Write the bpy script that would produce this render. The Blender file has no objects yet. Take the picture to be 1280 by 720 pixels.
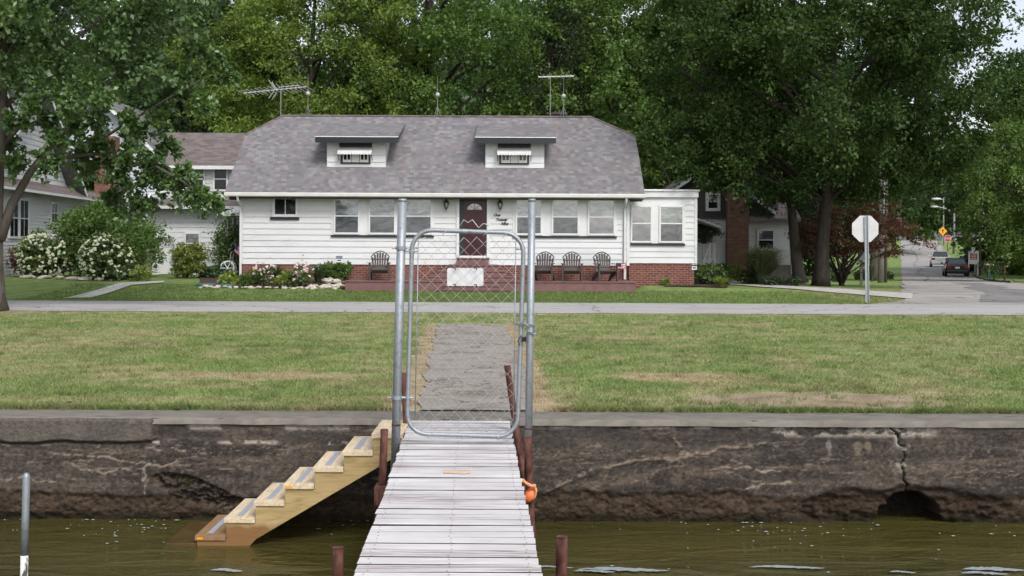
import bpy, math, random
import numpy as np
from mathutils import Vector, Matrix
random.seed(7); RNG = np.random.default_rng(11)
R = math.radians
SC = bpy.context.scene
COL = SC.collection
F = 1440.0; ZC = 1.58; HY = 307.0; ROLL = R(0.25)

# ---------------------------------------------------------------- survey helpers
def P(px, py, D):
    """measured picture position at a known distance D -> point in the place (metres)"""
    x, y = px - 640, py - HY
    xx = x * math.cos(ROLL) + y * math.sin(ROLL)
    yy = -x * math.sin(ROLL) + y * math.cos(ROLL)
    return Vector((xx / F * D, D, ZC - yy / F * D))
def sst(t):
    t = min(1.0, max(0.0, t)); return t * t * (3 - 2 * t)
def gz(x, y):
    """height of the land"""
    mk = sst((x - 9.0) / 5.0)
    z = 0.10 * sst((y - 32.5) / 5.0) - 0.85 * (mk * sst((y - 36) / 52.0) + (1 - mk) * sst((y - 58) / 40.0)) + 0.2 * sst((y - 93) / 30.0)
    z += 3.2 * sst((y - 122) / 64.0) + 0.6 * sst((y - 186) / 60.0)
    z += 0.32 * sst((-x - 5.3) / 1.0) * sst((y - 33.0) / 7.0)
    z += 0.14 * sst((y - 36.0) / 3.0) * sst((x - 4.1) / .5) * (1 - mk)
    return z
def G(px, py):
    """picture position -> point on the land"""
    D = 30.0
    for _ in range(40):
        p = P(px, py, D); x = p.x
        yy = (ZC - p.z) / D * F
        D = 0.5 * D + 0.5 * min(400.0, (ZC - gz(x, D)) * F / max(yy, 0.5))
    return Vector((P(px, py, D).x, D, gz(P(px, py, D).x, D)))

# ---------------------------------------------------------------- numpy noise
def _hash(ix, iy, s):
    n = (ix.astype(np.int64) * 374761393 + iy.astype(np.int64) * 668265263 + s * 974634539) & 0x7fffffff
    n = ((n ^ (n >> 13)) * 1274126177) & 0x7fffffff
    return ((n ^ (n >> 16)) & 0xffff) / 65535.0
def vnoise(x, y, s=0):
    ix, iy = np.floor(x), np.floor(y); fx, fy = x - ix, y - iy
    fx = fx * fx * (3 - 2 * fx); fy = fy * fy * (3 - 2 * fy)
    a, b = _hash(ix, iy, s), _hash(ix + 1, iy, s); c, d = _hash(ix, iy + 1, s), _hash(ix + 1, iy + 1, s)
    return (a * (1 - fx) + b * fx) * (1 - fy) + (c * (1 - fx) + d * fx) * fy
def fbm(x, y, s=0, o=5):
    t, a, n = 0, 0.5, 0
    for i in range(o):
        t = t + a * vnoise(x, y, s + i * 17); n += a; a *= 0.5; x = x * 2.03 + 11.3; y = y * 2.03 + 5.7
    return t / n
def nstep(v, a, b):
    t = np.clip((v - a) / (b - a), 0, 1); return t * t * (3 - 2 * t)

# ---------------------------------------------------------------- objects
def tag(o, label=None, cat=None, group=None, kind=None):
    if label: o['label'] = label
    if cat: o['category'] = cat
    if group: o['group'] = group
    if kind: o['kind'] = kind
    return o
def empty(name, loc, label, cat, group=None, rz=0.0):
    o = bpy.data.objects.new(name, None); COL.objects.link(o)
    o.location = loc; o.rotation_euler = (0, 0, rz); o.empty_display_size = 0.2
    return tag(o, label, cat, group)
def rootloc(o):
    while o.parent is not None: o = o.parent
    return Vector(o.location)
def copy_tree(o, parent=None):
    c = o.copy(); COL.objects.link(c)
    if parent is not None: c.parent = parent
    for ch in list(o.children): copy_tree(ch, c)
    return c
def dup(o, loc, rz=None, label=None, scale=None):
    c = copy_tree(o); c.location = loc
    if rz is not None: c.rotation_euler = (0, 0, rz)
    if label: c['label'] = label
    if scale is not None: c.scale = scale if hasattr(scale, '__len__') else (scale,) * 3
    return c
def link_mesh(name, me, mat, parent=None):
    o = bpy.data.objects.new(name, me); COL.objects.link(o)
    if parent is not None: o.parent = parent
    for m in (mat if isinstance(mat, (list, tuple)) else [mat]): me.materials.append(m)
    return o

class MB:
    def __init__(s): s.v = []; s.f = []; s.m = []
    def add(s, vs, fs, mi=0):
        b = len(s.v); s.v.extend(Vector(p) for p in vs)
        for f in fs: s.f.append([b + i for i in f]); s.m.append(mi)
        return s
    def box(s, x0, x1, y0, y1, z0, z1, mi=0):
        return s.add([(x0,y0,z0),(x1,y0,z0),(x1,y1,z0),(x0,y1,z0),(x0,y0,z1),(x1,y0,z1),(x1,y1,z1),(x0,y1,z1)],
                     [(0,3,2,1),(4,5,6,7),(0,1,5,4),(1,2,6,5),(2,3,7,6),(3,0,4,7)], mi)
    def ubox(s, o, u, n, u0, u1, n0, n1, z0, z1, mi=0):
        """box in a wall's frame: u along the wall, n outward"""
        q = lambda a, b, c: o + u * a + n * b + Vector((0, 0, c))
        return s.add([q(u0,n1,z0),q(u1,n1,z0),q(u1,n0,z0),q(u0,n0,z0),q(u0,n1,z1),q(u1,n1,z1),q(u1,n0,z1),q(u0,n0,z1)],
                     [(0,3,2,1),(4,5,6,7),(0,1,5,4),(1,2,6,5),(2,3,7,6),(3,0,4,7)], mi)
    def obox(s, c, size, M=None, mi=0):
        h = Vector(size) / 2; c = Vector(c); M = M or Matrix()
        vs = [c + M.to_3x3() @ Vector((a*h.x, b*h.y, d*h.z)) for d in (-1,1) for (a,b) in ((-1,-1),(1,-1),(1,1),(-1,1))]
        return s.add(vs, [(0,3,2,1),(4,5,6,7),(0,1,5,4),(1,2,6,5),(2,3,7,6),(3,0,4,7)], mi)
    def tube(s, pts, r, n=8, mi=0, cap=True, closed=False):
        pts = [Vector(p) for p in pts]; k = len(pts)
        rs = list(r) if hasattr(r, '__len__') else [r] * k
        ref = None; rings = []
        for i, p in enumerate(pts):
            if closed: t = pts[(i + 1) % k] - pts[i - 1]
            else: t = pts[min(i + 1, k - 1)] - pts[max(i - 1, 0)]
            t = t.normalized() if t.length > 1e-9 else Vector((0, 0, 1))
            if ref is None: ref = Vector((1, 0, 0)) if abs(t.x) < 0.8 else Vector((0, 1, 0))
            a = (ref - t * ref.dot(t)); a = a.normalized() if a.length > 1e-6 else t.orthogonal().normalized()
            ref = a; b = t.cross(a)
            rings.append([p + (a * math.cos(2*math.pi*j/n) + b * math.sin(2*math.pi*j/n)) * rs[i] for j in range(n)])
        vs = [p for rg in rings for p in rg]; fs = []
        for i in range(k if closed else k - 1):
            i2 = (i + 1) % k
            for j in range(n): fs.append((i*n+j, i*n+(j+1) % n, i2*n+(j+1) % n, i2*n+j))
        if cap and not closed: fs.append(tuple(range(n-1, -1, -1))); fs.append(tuple((k-1)*n + j for j in range(n)))
        return s.add(vs, fs, mi)
    def prism(s, poly, vec, mi=0):
        poly = [Vector(p) for p in poly]; vec = Vector(vec); n = len(poly)
        return s.add(poly + [p + vec for p in poly],
                     [tuple(range(n-1, -1, -1)), tuple(range(n, 2*n))] + [(i, (i+1) % n, n+(i+1) % n, n+i) for i in range(n)], mi)
    def lathe(s, prof, c, n=12, axis=None, mi=0):
        c = Vector(c); M = axis.to_3x3() if axis is not None else Matrix.Identity(3)
        vs = [c + M @ Vector((r*math.cos(2*math.pi*j/n), r*math.sin(2*math.pi*j/n), z)) for (r, z) in prof for j in range(n)]
        fs = [(i*n+j, i*n+(j+1) % n, (i+1)*n+(j+1) % n, (i+1)*n+j) for i in range(len(prof)-1) for j in range(n)]
        fs += [tuple(range(n-1, -1, -1)), tuple((len(prof)-1)*n + j for j in range(n))]
        return s.add(vs, fs, mi)
    def ball(s, c, r, n=10, m=6, jit=0.0, mi=0):
        r = r if hasattr(r, '__len__') else (r, r, r); c = Vector(c); vs = []; fs = []
        for i in range(m + 1):
            th = math.pi * i / m
            for j in range(n):
                k = 1 + random.uniform(-jit, jit); ph = 2*math.pi*j/n
                vs.append(c + Vector((r[0]*math.sin(th)*math.cos(ph)*k, r[1]*math.sin(th)*math.sin(ph)*k, r[2]*math.cos(th)*k)))
        for i in range(m):
            for j in range(n): fs.append((i*n+j, (i+1)*n+j, (i+1)*n+(j+1) % n, i*n+(j+1) % n))
        return s.add(vs, fs, mi)
    def slab(s, polys, dz, mi=0, mside=None):
        """roof planes given by their top polygons, closed dz below"""
        pts = []; idx = {}
        def gi(p):
            k = tuple(round(c, 4) for c in p)
            if k not in idx: idx[k] = len(pts); pts.append(Vector(p))
            return idx[k]
        ps = [[gi(p) for p in poly] for poly in polys]; n = len(pts)
        ed = {}
        for p in ps:
            for a, b in zip(p, p[1:] + p[:1]): ed[(a, b)] = 1
        vs = pts + [p - Vector((0, 0, dz)) for p in pts]
        b0 = len(s.v)
        s.add(vs, [tuple(p) for p in ps] + [tuple(n + i for i in reversed(p)) for p in ps], mi)
        for (a, b) in ed:
            if (b, a) not in ed: s.f.append([b0+b, b0+a, b0+n+a, b0+n+b]); s.m.append(mi if mside is None else mside)
        return s
    def build(s, name, mat, parent=None, smooth=False, bevel=0.0, org=None):
        if parent is not None: off = rootloc(parent)
        elif org is not None: off = Vector(org)
        else:
            lo = [min(p[i] for p in s.v) for i in range(3)]; hi = [max(p[i] for p in s.v) for i in range(3)]
            off = Vector(((lo[0]+hi[0])/2, (lo[1]+hi[1])/2, lo[2]))
        me = bpy.data.meshes.new(name)
        me.from_pydata([tuple(p - off) for p in s.v], [], s.f)
        me.update()
        o = link_mesh(name, me, mat, parent)
        if parent is None: o.location = off
        me.polygons.foreach_set('material_index', s.m)
        if smooth: me.polygons.foreach_set('use_smooth', [True] * len(s.f))
        if bevel > 0:
            b = o.modifiers.new('bevel', 'BEVEL'); b.width = bevel; b.segments = 2; b.limit_method = 'ANGLE'; b.angle_limit = R(40)
        return o

def np_mesh(name, V, Fc, mat, parent=None, attrs=None, off=(0, 0, 0), smooth=False):
    """mesh from arrays: V (n,3), Fc (m,k)"""
    V = np.asarray(V, dtype=np.float32) - np.asarray(off, dtype=np.float32)
    Fc = np.asarray(Fc, dtype=np.int32); k = Fc.shape[1]
    me = bpy.data.meshes.new(name)
    me.vertices.add(len(V)); me.vertices.foreach_set('co', V.ravel())
    me.loops.add(Fc.size); me.loops.foreach_set('vertex_index', Fc.ravel())
    me.polygons.add(len(Fc)); me.polygons.foreach_set('loop_start', np.arange(0, Fc.size, k, dtype=np.int32))
    try: me.polygons.foreach_set('loop_total', np.full(len(Fc), k, dtype=np.int32))
    except Exception: pass
    if smooth: me.polygons.foreach_set('use_smooth', np.ones(len(Fc), dtype=bool))
    for an, (typ, dom, arr) in (attrs or {}).items():
        at = me.attributes.new(an, typ, dom)
        at.data.foreach_set('color' if typ == 'FLOAT_COLOR' else 'value', np.asarray(arr, dtype=np.float32).ravel())
    me.update(calc_edges=True); me.validate()
    o = link_mesh(name, me, mat, parent)
    if parent is None: o.location = off
    return o
def grid_faces(nx, ny):
    i, j = np.meshgrid(np.arange(nx - 1), np.arange(ny - 1)); a = (j * nx + i).ravel()
    return np.stack([a, a + 1, a + nx + 1, a + nx], 1)

# ---------------------------------------------------------------- materials
class NT:
    def __init__(s, name):
        s.mat = bpy.data.materials.new(name); s.mat.use_nodes = True
        s.t = s.mat.node_tree; s.t.nodes.clear()
        s.out = s.t.nodes.new('ShaderNodeOutputMaterial')
    def n(s, typ, **kw):
        nd = s.t.nodes.new('ShaderNode' + typ)
        for k, v in kw.items(): setattr(nd, k, v)
        return nd
    def link(s, a, b): s.t.links.new(a, b)
    def put(s, sock, v):
        if isinstance(v, bpy.types.NodeSocket): s.link(v, sock)
        elif v is not None:
            if hasattr(v, '__len__') and len(v) == 3 and sock.type == 'RGBA': v = (*v, 1)
            sock.default_value = v
    def math(s, op, a, b=None, c=None, clamp=False):
        nd = s.n('Math', operation=op, use_clamp=clamp)
        for i, v in enumerate((a, b, c)):
            if v is not None: s.put(nd.inputs[i], v)
        return nd.outputs[0]
    def mix(s, fac, a, b, mode='MIX'):
        nd = s.n('Mix', data_type='RGBA', blend_type=mode)
        s.put(nd.inputs[0], fac); s.put(nd.inputs[6], a); s.put(nd.inputs[7], b)
        return nd.outputs[2]
    def ramp(s, fac, cols, lo=0.0, hi=1.0, const=False):
        nd = s.n('ValToRGB'); cr = nd.color_ramp
        if const: cr.interpolation = 'CONSTANT'
        n = len(cols)
        while len(cr.elements) < n: cr.elements.new(0.5)
        for i, c in enumerate(cols):
            e = cr.elements[i]
            e.position = lo + (hi - lo) * (i / n if const else i / max(1, n - 1)); e.color = (*c, 1)
        s.put(nd.inputs[0], fac); return nd.outputs[0]
    def pos(s, scale=(1, 1, 1)):
        g = s.n('NewGeometry'); m = s.n('Mapping'); m.inputs['Scale'].default_value = scale
        s.link(g.outputs['Position'], m.inputs['Vector']); return m.outputs[0]
    def noise(s, vec, scale=5, detail=5, rough=0.55, dist=0.0):
        nd = s.n('TexNoise'); s.put(nd.inputs['Vector'], vec)
        nd.inputs['Scale'].default_value = scale; nd.inputs['Detail'].default_value = detail
        nd.inputs['Roughness'].default_value = rough; nd.inputs['Distortion'].default_value = dist
        return nd.outputs[0]
    def attr(s, name):
        nd = s.n('Attribute'); nd.attribute_name = name; return nd
    def bump(s, h, strength=0.5, dist=0.01):
        nd = s.n('Bump'); nd.inputs['Strength'].default_value = strength; nd.inputs['Distance'].default_value = dist
        s.put(nd.inputs['Height'], h); return nd.outputs[0]
    def bsdf(s, col, rough=0.7, metal=0.0, spec=0.4, normal=None, **kw):
        b = s.n('BsdfPrincipled')
        s.put(b.inputs['Base Color'], col); s.put(b.inputs['Roughness'], rough); s.put(b.inputs['Metallic'], metal)
        s.put(b.inputs['Specular IOR Level'], spec)
        for k, v in kw.items(): s.put(b.inputs[k], v)
        if normal is not None: s.link(normal, b.inputs['Normal'])
        s.link(b.outputs[0], s.out.inputs[0]); return b
def mat(name, cols, scale=4, rough=0.7, bump=0.0, bscale=60, stretch=(1, 1, 1), metal=0.0, spec=0.4, lo=0.3, hi=0.7, detail=6, island=0.0, **kw):
    """surface whose colour drifts between cols with a noise of the given scale (per metre)"""
    t = NT(name); p = t.pos(stretch)
    if len(cols) == 1: cols = [tuple(c * 0.9 for c in cols[0]), tuple(min(1, c * 1.06) for c in cols[0])]
    fac = t.noise(p, scale, detail)
    if island:
        g = t.n('NewGeometry'); fac = t.math('ADD', fac, t.math('MULTIPLY', t.math('SUBTRACT', g.outputs['Random Per Island'], 0.5), island))
    c = t.ramp(fac, cols, lo, hi)
    nrm = t.bump(t.noise(p, bscale, 4), bump, 0.01) if bump else None
    t.bsdf(c, rough, metal, spec, nrm, **kw); return t.mat
MT = {}
MT['white_siding'] = mat('white_siding', [(.50,.505,.51), (.60,.605,.61), (.56,.56,.555)], 1.1, .55, .12, 14, (.5, .5, 1.4))
MT['white_paint'] = mat('white_paint', [(.58,.585,.59), (.65,.65,.65)], 3, .45)
MT['old_white'] = mat('old_white', [(.58,.57,.54), (.70,.69,.66)], 3, .6)
MT['blue_siding'] = mat('blue_siding', [(.42,.46,.50), (.48,.52,.55)], 2, .6)
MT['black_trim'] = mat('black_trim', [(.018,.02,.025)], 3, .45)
MT['grey_shakes'] = mat('grey_shakes', [(.05,.048,.05), (.085,.08,.08)], 9, .85, .3, 30, (1, 1, 2))
MT['deck_paint'] = mat('deck_paint', [(.135,.066,.064), (.18,.092,.088)], 5, .55, .1, 40)
MT['door_red'] = mat('door_red', [(.034,.006,.009), (.046,.008,.011)], 4, .3)
MT['galv'] = mat('galvanised_steel', [(.20,.22,.235), (.31,.335,.355), (.25,.272,.29)], 22, .5, .1, 90, metal=.5, spec=.5)
MT['wire'] = mat('galvanised_wire', [(.42,.43,.43), (.55,.56,.56)], 12, .45, metal=.6)
MT['rust'] = mat('rusty_steel', [(.035,.014,.011), (.080,.032,.024), (.13,.060,.048), (.055,.021,.017)], 16, .85, .5, 60, (1, 1, .5), spec=.2)
MT['pipe_peel'] = mat('weathered_pipe', [(.05,.05,.05), (.55,.54,.5), (.6,.58,.55)], 18, .7, .4, 50, (1, 1, .5), lo=.4, hi=.55)
MT['black_metal'] = mat('black_metal', [(.015,.015,.016)], 5, .4, metal=.3)
MT['bronze_lamp'] = mat('lamp_bronze', [(.05,.05,.048), (.09,.088,.085)], 20, .4, metal=.5)
MT['lamp_glass'] = mat('lamp_glass', [(.4,.4,.38)], 9, .12)
MT['chair_plastic'] = mat('brown_plastic', [(.045,.036,.034), (.06,.048,.045)], 8, .5)
MT['orange'] = mat('orange_plastic', [(.75,.16,.05), (.80,.24,.10)], 20, .45, .2, 80)
MT['rope'] = mat('orange_rope', [(.62,.22,.09), (.75,.36,.2)], 60, .9, .4, 200)
MT['scrap_wood'] = mat('bare_wood', [(.46,.33,.24), (.56,.43,.33)], 30, .8, .3, 120, (1, 6, 1))
MT['grip'] = mat('grey_grip_tape', [(.26,.28,.33), (.33,.35,.40)], 40, .8, .2, 300)
MT['concrete'] = mat('old_concrete', [(.105,.09,.074), (.185,.165,.14), (.135,.118,.098), (.21,.19,.165)], 2.2, .9, .5, 60, (1, 2, 1), detail=9)
MT['sidewalk'] = mat('pale_concrete', [(.36,.34,.31), (.46,.44,.41)], 2.5, .9, .2, 60)
MT['stone'] = mat('field_stone', [(.22,.19,.16), (.42,.37,.31), (.50,.46,.41)], 5, .85, .4, 30, island=.6)
MT['mulch'] = mat('bark_mulch', [(.025,.013,.010), (.065,.034,.026), (.04,.022,.018)], 25, .95, .9, 45)
MT['aluminium'] = mat('bare_aluminium', [(.46,.46,.455), (.53,.53,.525)], 4, .5, metal=.2)
MT['sign_red'] = mat('sign_red', [(.42,.02,.025)], 4, .4)
MT['sign_yellow'] = mat('sign_yellow', [(.75,.34,.01)], 4, .4)
MT['sign_white'] = mat('sign_white', [(.58,.58,.58), (.64,.64,.64)], 5, .4)
MT['sign_blue'] = mat('sign_blue', [(.02,.03,.12)], 5, .4)
MT['pole_wood'] = mat('pole_wood', [(.07,.05,.04), (.14,.105,.085)], 6, .9, .4, 25, (1, 1, .15))
MT['pole_grey'] = mat('pole_grey', [(.16,.15,.14), (.26,.25,.24)], 6, .85, .3, 25, (1, 1, .15))
MT['tyre'] = mat('tyre_rubber', [(.012,.012,.013)], 9, .85)
MT['rim'] = mat('wheel_rim', [(.35,.35,.36)], 9, .35, metal=.8)
MT['car_glass'] = mat('car_glass', [(.02,.024,.028)], 2, .06, spec=.8)
MT['car_black'] = mat('car_black', [(.008,.008,.010)], 2, .18, spec=.6)
MT['car_white'] = mat('car_white', [(.66,.66,.66)], 2, .25, spec=.6)
MT['car_maroon'] = mat('car_maroon', [(.045,.014,.022)], 2, .2, spec=.6)
MT['tail_red'] = mat('tail_lamp', [(.30,.01,.012)], 3, .2)
MT['lamp_clear'] = mat('head_lamp', [(.6,.6,.6)], 3, .15)
MT['tan'] = mat('tan_plastic', [(.50,.43,.32), (.56,.49,.37)], 4, .6)
MT['green_plastic'] = mat('green_plastic', [(.03,.10,.085), (.05,.14,.12)], 6, .5)
MT['mail_green'] = mat('mailbox_green', [(.015,.04,.03)], 6, .6)
MT['petal_white'] = mat('cream_petals', [(.62,.62,.50), (.80,.78,.70)], 14, .8, Subsurface=None) if False else mat('cream_petals', [(.42,.46,.28), (.62,.61,.48)], 14, .8)
MT['petal_pink'] = mat('pale_pink_petals', [(.62,.42,.44), (.74,.60,.60)], 30, .8)
MT['petal_yellow'] = mat('yellow_petals', [(.72,.50,.05)], 30, .8)
MT['petal_red'] = mat('red_petals', [(.35,.03,.05)], 30, .8)
MT['foam_and_glints'] = mat('foam_and_glint_film', [(.22,.25,.26), (.31,.34,.355)], 30, .4)  # one colour for the froth and for the painted sky glints
MT['board_edge'] = mat('dark_board_edge', [(.022,.014,.011), (.06,.04,.033)], 25, .9)  # board sides along the gaps, coloured darker than the tops
MT['wet_wood'] = mat('soaked_timber', [(.05,.032,.012), (.09,.058,.022)], 8, .35)
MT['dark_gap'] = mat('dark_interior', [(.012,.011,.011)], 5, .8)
MT['cloth_red'] = mat('flag_red', [(.40,.03,.05)], 5, .8)

def make_shingle(name, dz, cols, w=0.30):
    t = NT(name); g = t.n('NewGeometry'); s = t.n('SeparateXYZ'); t.link(g.outputs['Position'], s.inputs[0])
    zz = t.math('DIVIDE', s.outputs[2], dz); row = t.math('FLOOR', zz); fr = t.math('FRACT', zz)
    w1 = t.n('TexWhiteNoise', noise_dimensions='1D'); t.link(row, w1.inputs['W'])
    xx = t.math('ADD', s.outputs[0], t.math('MULTIPLY', s.outputs[1], 0.0))
    u = t.math('ADD', t.math('DIVIDE', xx, w), t.math('MULTIPLY', w1.outputs['Value'], 7.3))
    c = t.n('CombineXYZ'); t.link(t.math('FLOOR', u), c.inputs[0]); t.link(row, c.inputs[1])
    w2 = t.n('TexWhiteNoise', noise_dimensions='2D'); t.link(c.outputs[0], w2.inputs['Vector'])
    col = t.ramp(w2.outputs['Value'], cols, const=True)
    n = t.noise(t.pos(), 0.9, 5); col = t.mix(0.5, col, t.ramp(n, [(.74,.735,.74), (1, 1, 1)], .3, .7), 'MULTIPLY')
    gr = t.noise(t.pos(), 120, 2); col = t.mix(.35, col, t.ramp(gr, [(.6,.6,.6), (1.25,1.25,1.25)], .3, .7), 'MULTIPLY')
    # every course laps the one below it: height falls to the butt edge
    h = t.math('ADD', t.math('MULTIPLY', t.math('SUBTRACT', 1.0, fr), 1.0), t.math('MULTIPLY', w2.outputs['Value'], .5))
    t.bsdf(col, .92, 0, .2, t.bump(h, .6, .012)); return t.mat
SHC = [(.150,.143,.150), (.198,.189,.195), (.170,.162,.170), (.205,.182,.186), (.172,.174,.187), (.230,.221,.225), (.186,.163,.169)]
MT['shingle'] = make_shingle('roof_shingles', .14 * .593, SHC, .16)
MT['shingle_low'] = make_shingle('dormer_shingles', .14 * .27, SHC, .2)
MT['shingle_brown'] = make_shingle('brown_shingles', .14 * .5, [(.13,.105,.10), (.17,.14,.135), (.15,.125,.125), (.19,.155,.145)])
MT['shingle_grey'] = make_shingle('grey_shingles', .14 * .5, [(.16,.16,.165), (.20,.20,.205), (.18,.175,.18)])

def make_brick(name, c1, c2, mortar):
    t = NT(name); g = t.n('NewGeometry'); s = t.n('SeparateXYZ'); t.link(g.outputs['Position'], s.inputs[0])
    c = t.n('CombineXYZ'); t.link(t.math('ADD', s.outputs[0], s.outputs[1]), c.inputs[0]); t.link(s.outputs[2], c.inputs[1])
    b = t.n('TexBrick'); t.link(c.outputs[0], b.inputs['Vector'])
    b.inputs['Color1'].default_value = (*c1, 1); b.inputs['Color2'].default_value = (*c2, 1); b.inputs['Mortar'].default_value = (*mortar, 1)
    b.inputs['Scale'].default_value = 1; b.inputs['Mortar Size'].default_value = .008; b.inputs['Mortar Smooth'].default_value = .2
    b.inputs['Brick Width'].default_value = .21; b.inputs['Row Height'].default_value = .075; b.inputs['Bias'].default_value = 0
    col = t.mix(.6, b.outputs[0], t.ramp(t.noise(t.pos(), 9, 5), [(.6,.6,.6), (1.2,1.15,1.1)], .3, .7), 'MULTIPLY')
    t.bsdf(col, .9, 0, .2, t.bump(t.math('SUBTRACT', 1.0, b.outputs[1]), .6, .006)); return t.mat
MT['brick'] = make_brick('red_brick', (.13,.040,.032), (.20,.068,.05), (.26,.215,.19))
MT['brick_brown'] = make_brick('brown_brick', (.115,.05,.032), (.20,.095,.058), (.25,.21,.175))

def make_pane(name, base, tint=.25, streak=False):
    """double glazing with a blind, net curtain or insect screen close behind it"""
    t = NT(name); n = t.noise(t.pos((1, 1, 2.0)), 2.2, 6, dist=1.2)
    c = t.ramp(n, [tuple(v * .52 for v in base), tuple(v * .95 for v in base), tuple(min(1, v * 1.35) for v in base)], .36, .64)
    if streak:
        g = t.n('NewGeometry'); s = t.n('SeparateXYZ'); t.link(g.outputs['Position'], s.inputs[0])
        fr = t.math('FRACT', t.math('DIVIDE', s.outputs[2], .05)); c = t.mix(t.math('GREATER_THAN', fr, .72), c, tuple(v * .5 for v in base))
    d = t.n('BsdfDiffuse'); t.put(d.inputs[0], c)
    gl = t.n('BsdfGlossy'); gl.inputs['Roughness'].default_value = .04; gl.inputs['Color'].default_value = (.95, .97, 1, 1)
    t.link(t.bump(t.noise(t.pos(), 1.5, 2), .12, .02), gl.inputs['Normal'])
    m = t.n('MixShader'); m.inputs[0].default_value = tint
    t.link(d.outputs[0], m.inputs[1]); t.link(gl.outputs[0], m.inputs[2]); t.link(m.outputs[0], t.out.inputs[0]); return t.mat
MT['pane_light'] = make_pane('pane_net_curtain', (.255,.28,.305), .16)
MT['pane_screen'] = make_pane('pane_insect_screen', (.085,.092,.102), .10)
MT['pane_dark'] = make_pane('pane_dark_room', (.016,.017,.018), .045)
MT['pane_blind'] = make_pane('pane_slat_blind', (.22,.25,.24), .12, True)
MT['pane_sky'] = make_pane('pane_mirroring', (.08,.088,.10), .26)

def make_asphalt(name, cols, bump=.3):
    t = NT(name); p = t.pos()
    c = t.ramp(t.noise(p, .35, 6), cols, .3, .7)
    c = t.mix(.5, c, t.ramp(t.noise(p, 60, 3), [(.7,.7,.7), (1.25,1.25,1.25)], .3, .7), 'MULTIPLY')
    st = t.noise(t.pos((.25, 2.5, 1)), 1.0, 4); c = t.mix(.35, c, t.ramp(st, [(.72,.70,.68), (1.1,1.1,1.1)], .35, .6), 'MULTIPLY')
    v = t.n('TexVoronoi', feature='DISTANCE_TO_EDGE'); v.inputs['Scale'].default_value = .30
    dv = t.n('VectorMath', operation='ADD'); nz = t.n('TexNoise'); t.link(p, nz.inputs['Vector']); nz.inputs['Scale'].default_value = 1.6; nz.inputs['Detail'].default_value = 5
    t.link(p, dv.inputs[0]); t.link(nz.outputs[1], dv.inputs[1]); t.link(dv.outputs[0], v.inputs['Vector'])
    ck = t.math('LESS_THAN', v.outputs[0], .006); c = t.mix(t.math('MULTIPLY', ck, .65), c, (.05, .047, .045))
    t.bsdf(c, .92, 0, .25, t.bump(t.noise(p, 90, 3), bump, .005)); return t.mat
MT['asphalt'] = make_asphalt('old_pale_asphalt', [(.29,.275,.265), (.36,.345,.335), (.33,.315,.305)])
MT['street'] = make_asphalt('worn_street', [(.24,.225,.21), (.33,.312,.295), (.29,.272,.258)])
MT['patch'] = make_asphalt('newer_asphalt', [(.17,.163,.158), (.22,.212,.205)])
def make_path():
    t = NT('old_path_concrete'); p = t.pos()
    c = t.ramp(t.noise(p, 1.6, 7), [(.19,.17,.15), (.285,.258,.23), (.235,.212,.188)], .3, .7)
    c = t.mix(.4, c, t.ramp(t.noise(p, 45, 4), [(.55,.54,.52), (1.3,1.28,1.25)], .33, .68), 'MULTIPLY')
    v = t.n('TexVoronoi', feature='DISTANCE_TO_EDGE'); v.inputs['Scale'].default_value = .75
    dv = t.n('VectorMath', operation='ADD'); nz = t.n('TexNoise'); t.link(p, nz.inputs['Vector']); nz.inputs['Scale'].default_value = 2.6; nz.inputs['Detail'].default_value = 5
    t.link(t.pos((.45, 1, 1)), dv.inputs[0]); t.link(nz.outputs[1], dv.inputs[1]); t.link(dv.outputs[0], v.inputs['Vector'])
    c = t.mix(t.math('MULTIPLY', t.math('LESS_THAN', v.outputs[0], .016), .6), c, (.06, .052, .042))
    t.bsdf(c, .95, 0, .2, t.bump(t.noise(p, 70, 4), .6, .008)); return t.mat
MT['path'] = make_path()

def make_grass(name, blade=False):
    t = NT(name); p = t.pos(); dry = t.attr('dry').outputs['Fac']; lush = t.attr('lush').outputs['Fac']; dirt = t.attr('dirt').outputs['Fac']
    f = t.noise(p, 2.2, 6)
    if blade:
        g = t.n('NewGeometry'); f = t.math('ADD', f, t.math('MULTIPLY', t.math('SUBTRACT', g.outputs['Random Per Island'], .5), .5))
    else: f = t.math('ADD', f, t.math('MULTIPLY', t.math('SUBTRACT', t.noise(t.pos((1, .6, 1)), 55, 3), .5), .9))
    green = t.ramp(f, [(.120,.182,.054), (.182,.258,.080), (.255,.33,.122)], .25, .75)
    vivid = t.ramp(f, [(.095,.138,.042), (.140,.190,.060), (.195,.25,.09)], .25, .75)
    straw = t.ramp(f, [(.23,.17,.095), (.35,.265,.16), (.45,.355,.235)], .25, .75)
    soil = t.ramp(f, [(.16,.12,.075), (.26,.20,.135), (.35,.28,.195)], .25, .75)
    c = t.mix(lush, green, vivid); c = t.mix(dry, c, straw)
    if not blade: c = t.mix(dirt, c, soil)
    if blade:
        d = t.n('BsdfDiffuse'); t.put(d.inputs[0], c); tr = t.n('BsdfTranslucent'); t.put(tr.inputs[0], c)
        m = t.n('MixShader'); m.inputs[0].default_value = .35
        t.link(d.outputs[0], m.inputs[1]); t.link(tr.outputs[0], m.inputs[2]); t.link(m.outputs[0], t.out.inputs[0])
    else: t.bsdf(c, .95, 0, .15, t.bump(t.noise(p, 40, 4), .8, .02))
    return t.mat
MT['lawn'] = make_grass('lawn_turf'); MT['blade'] = make_grass('lawn_blades', True)

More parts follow.
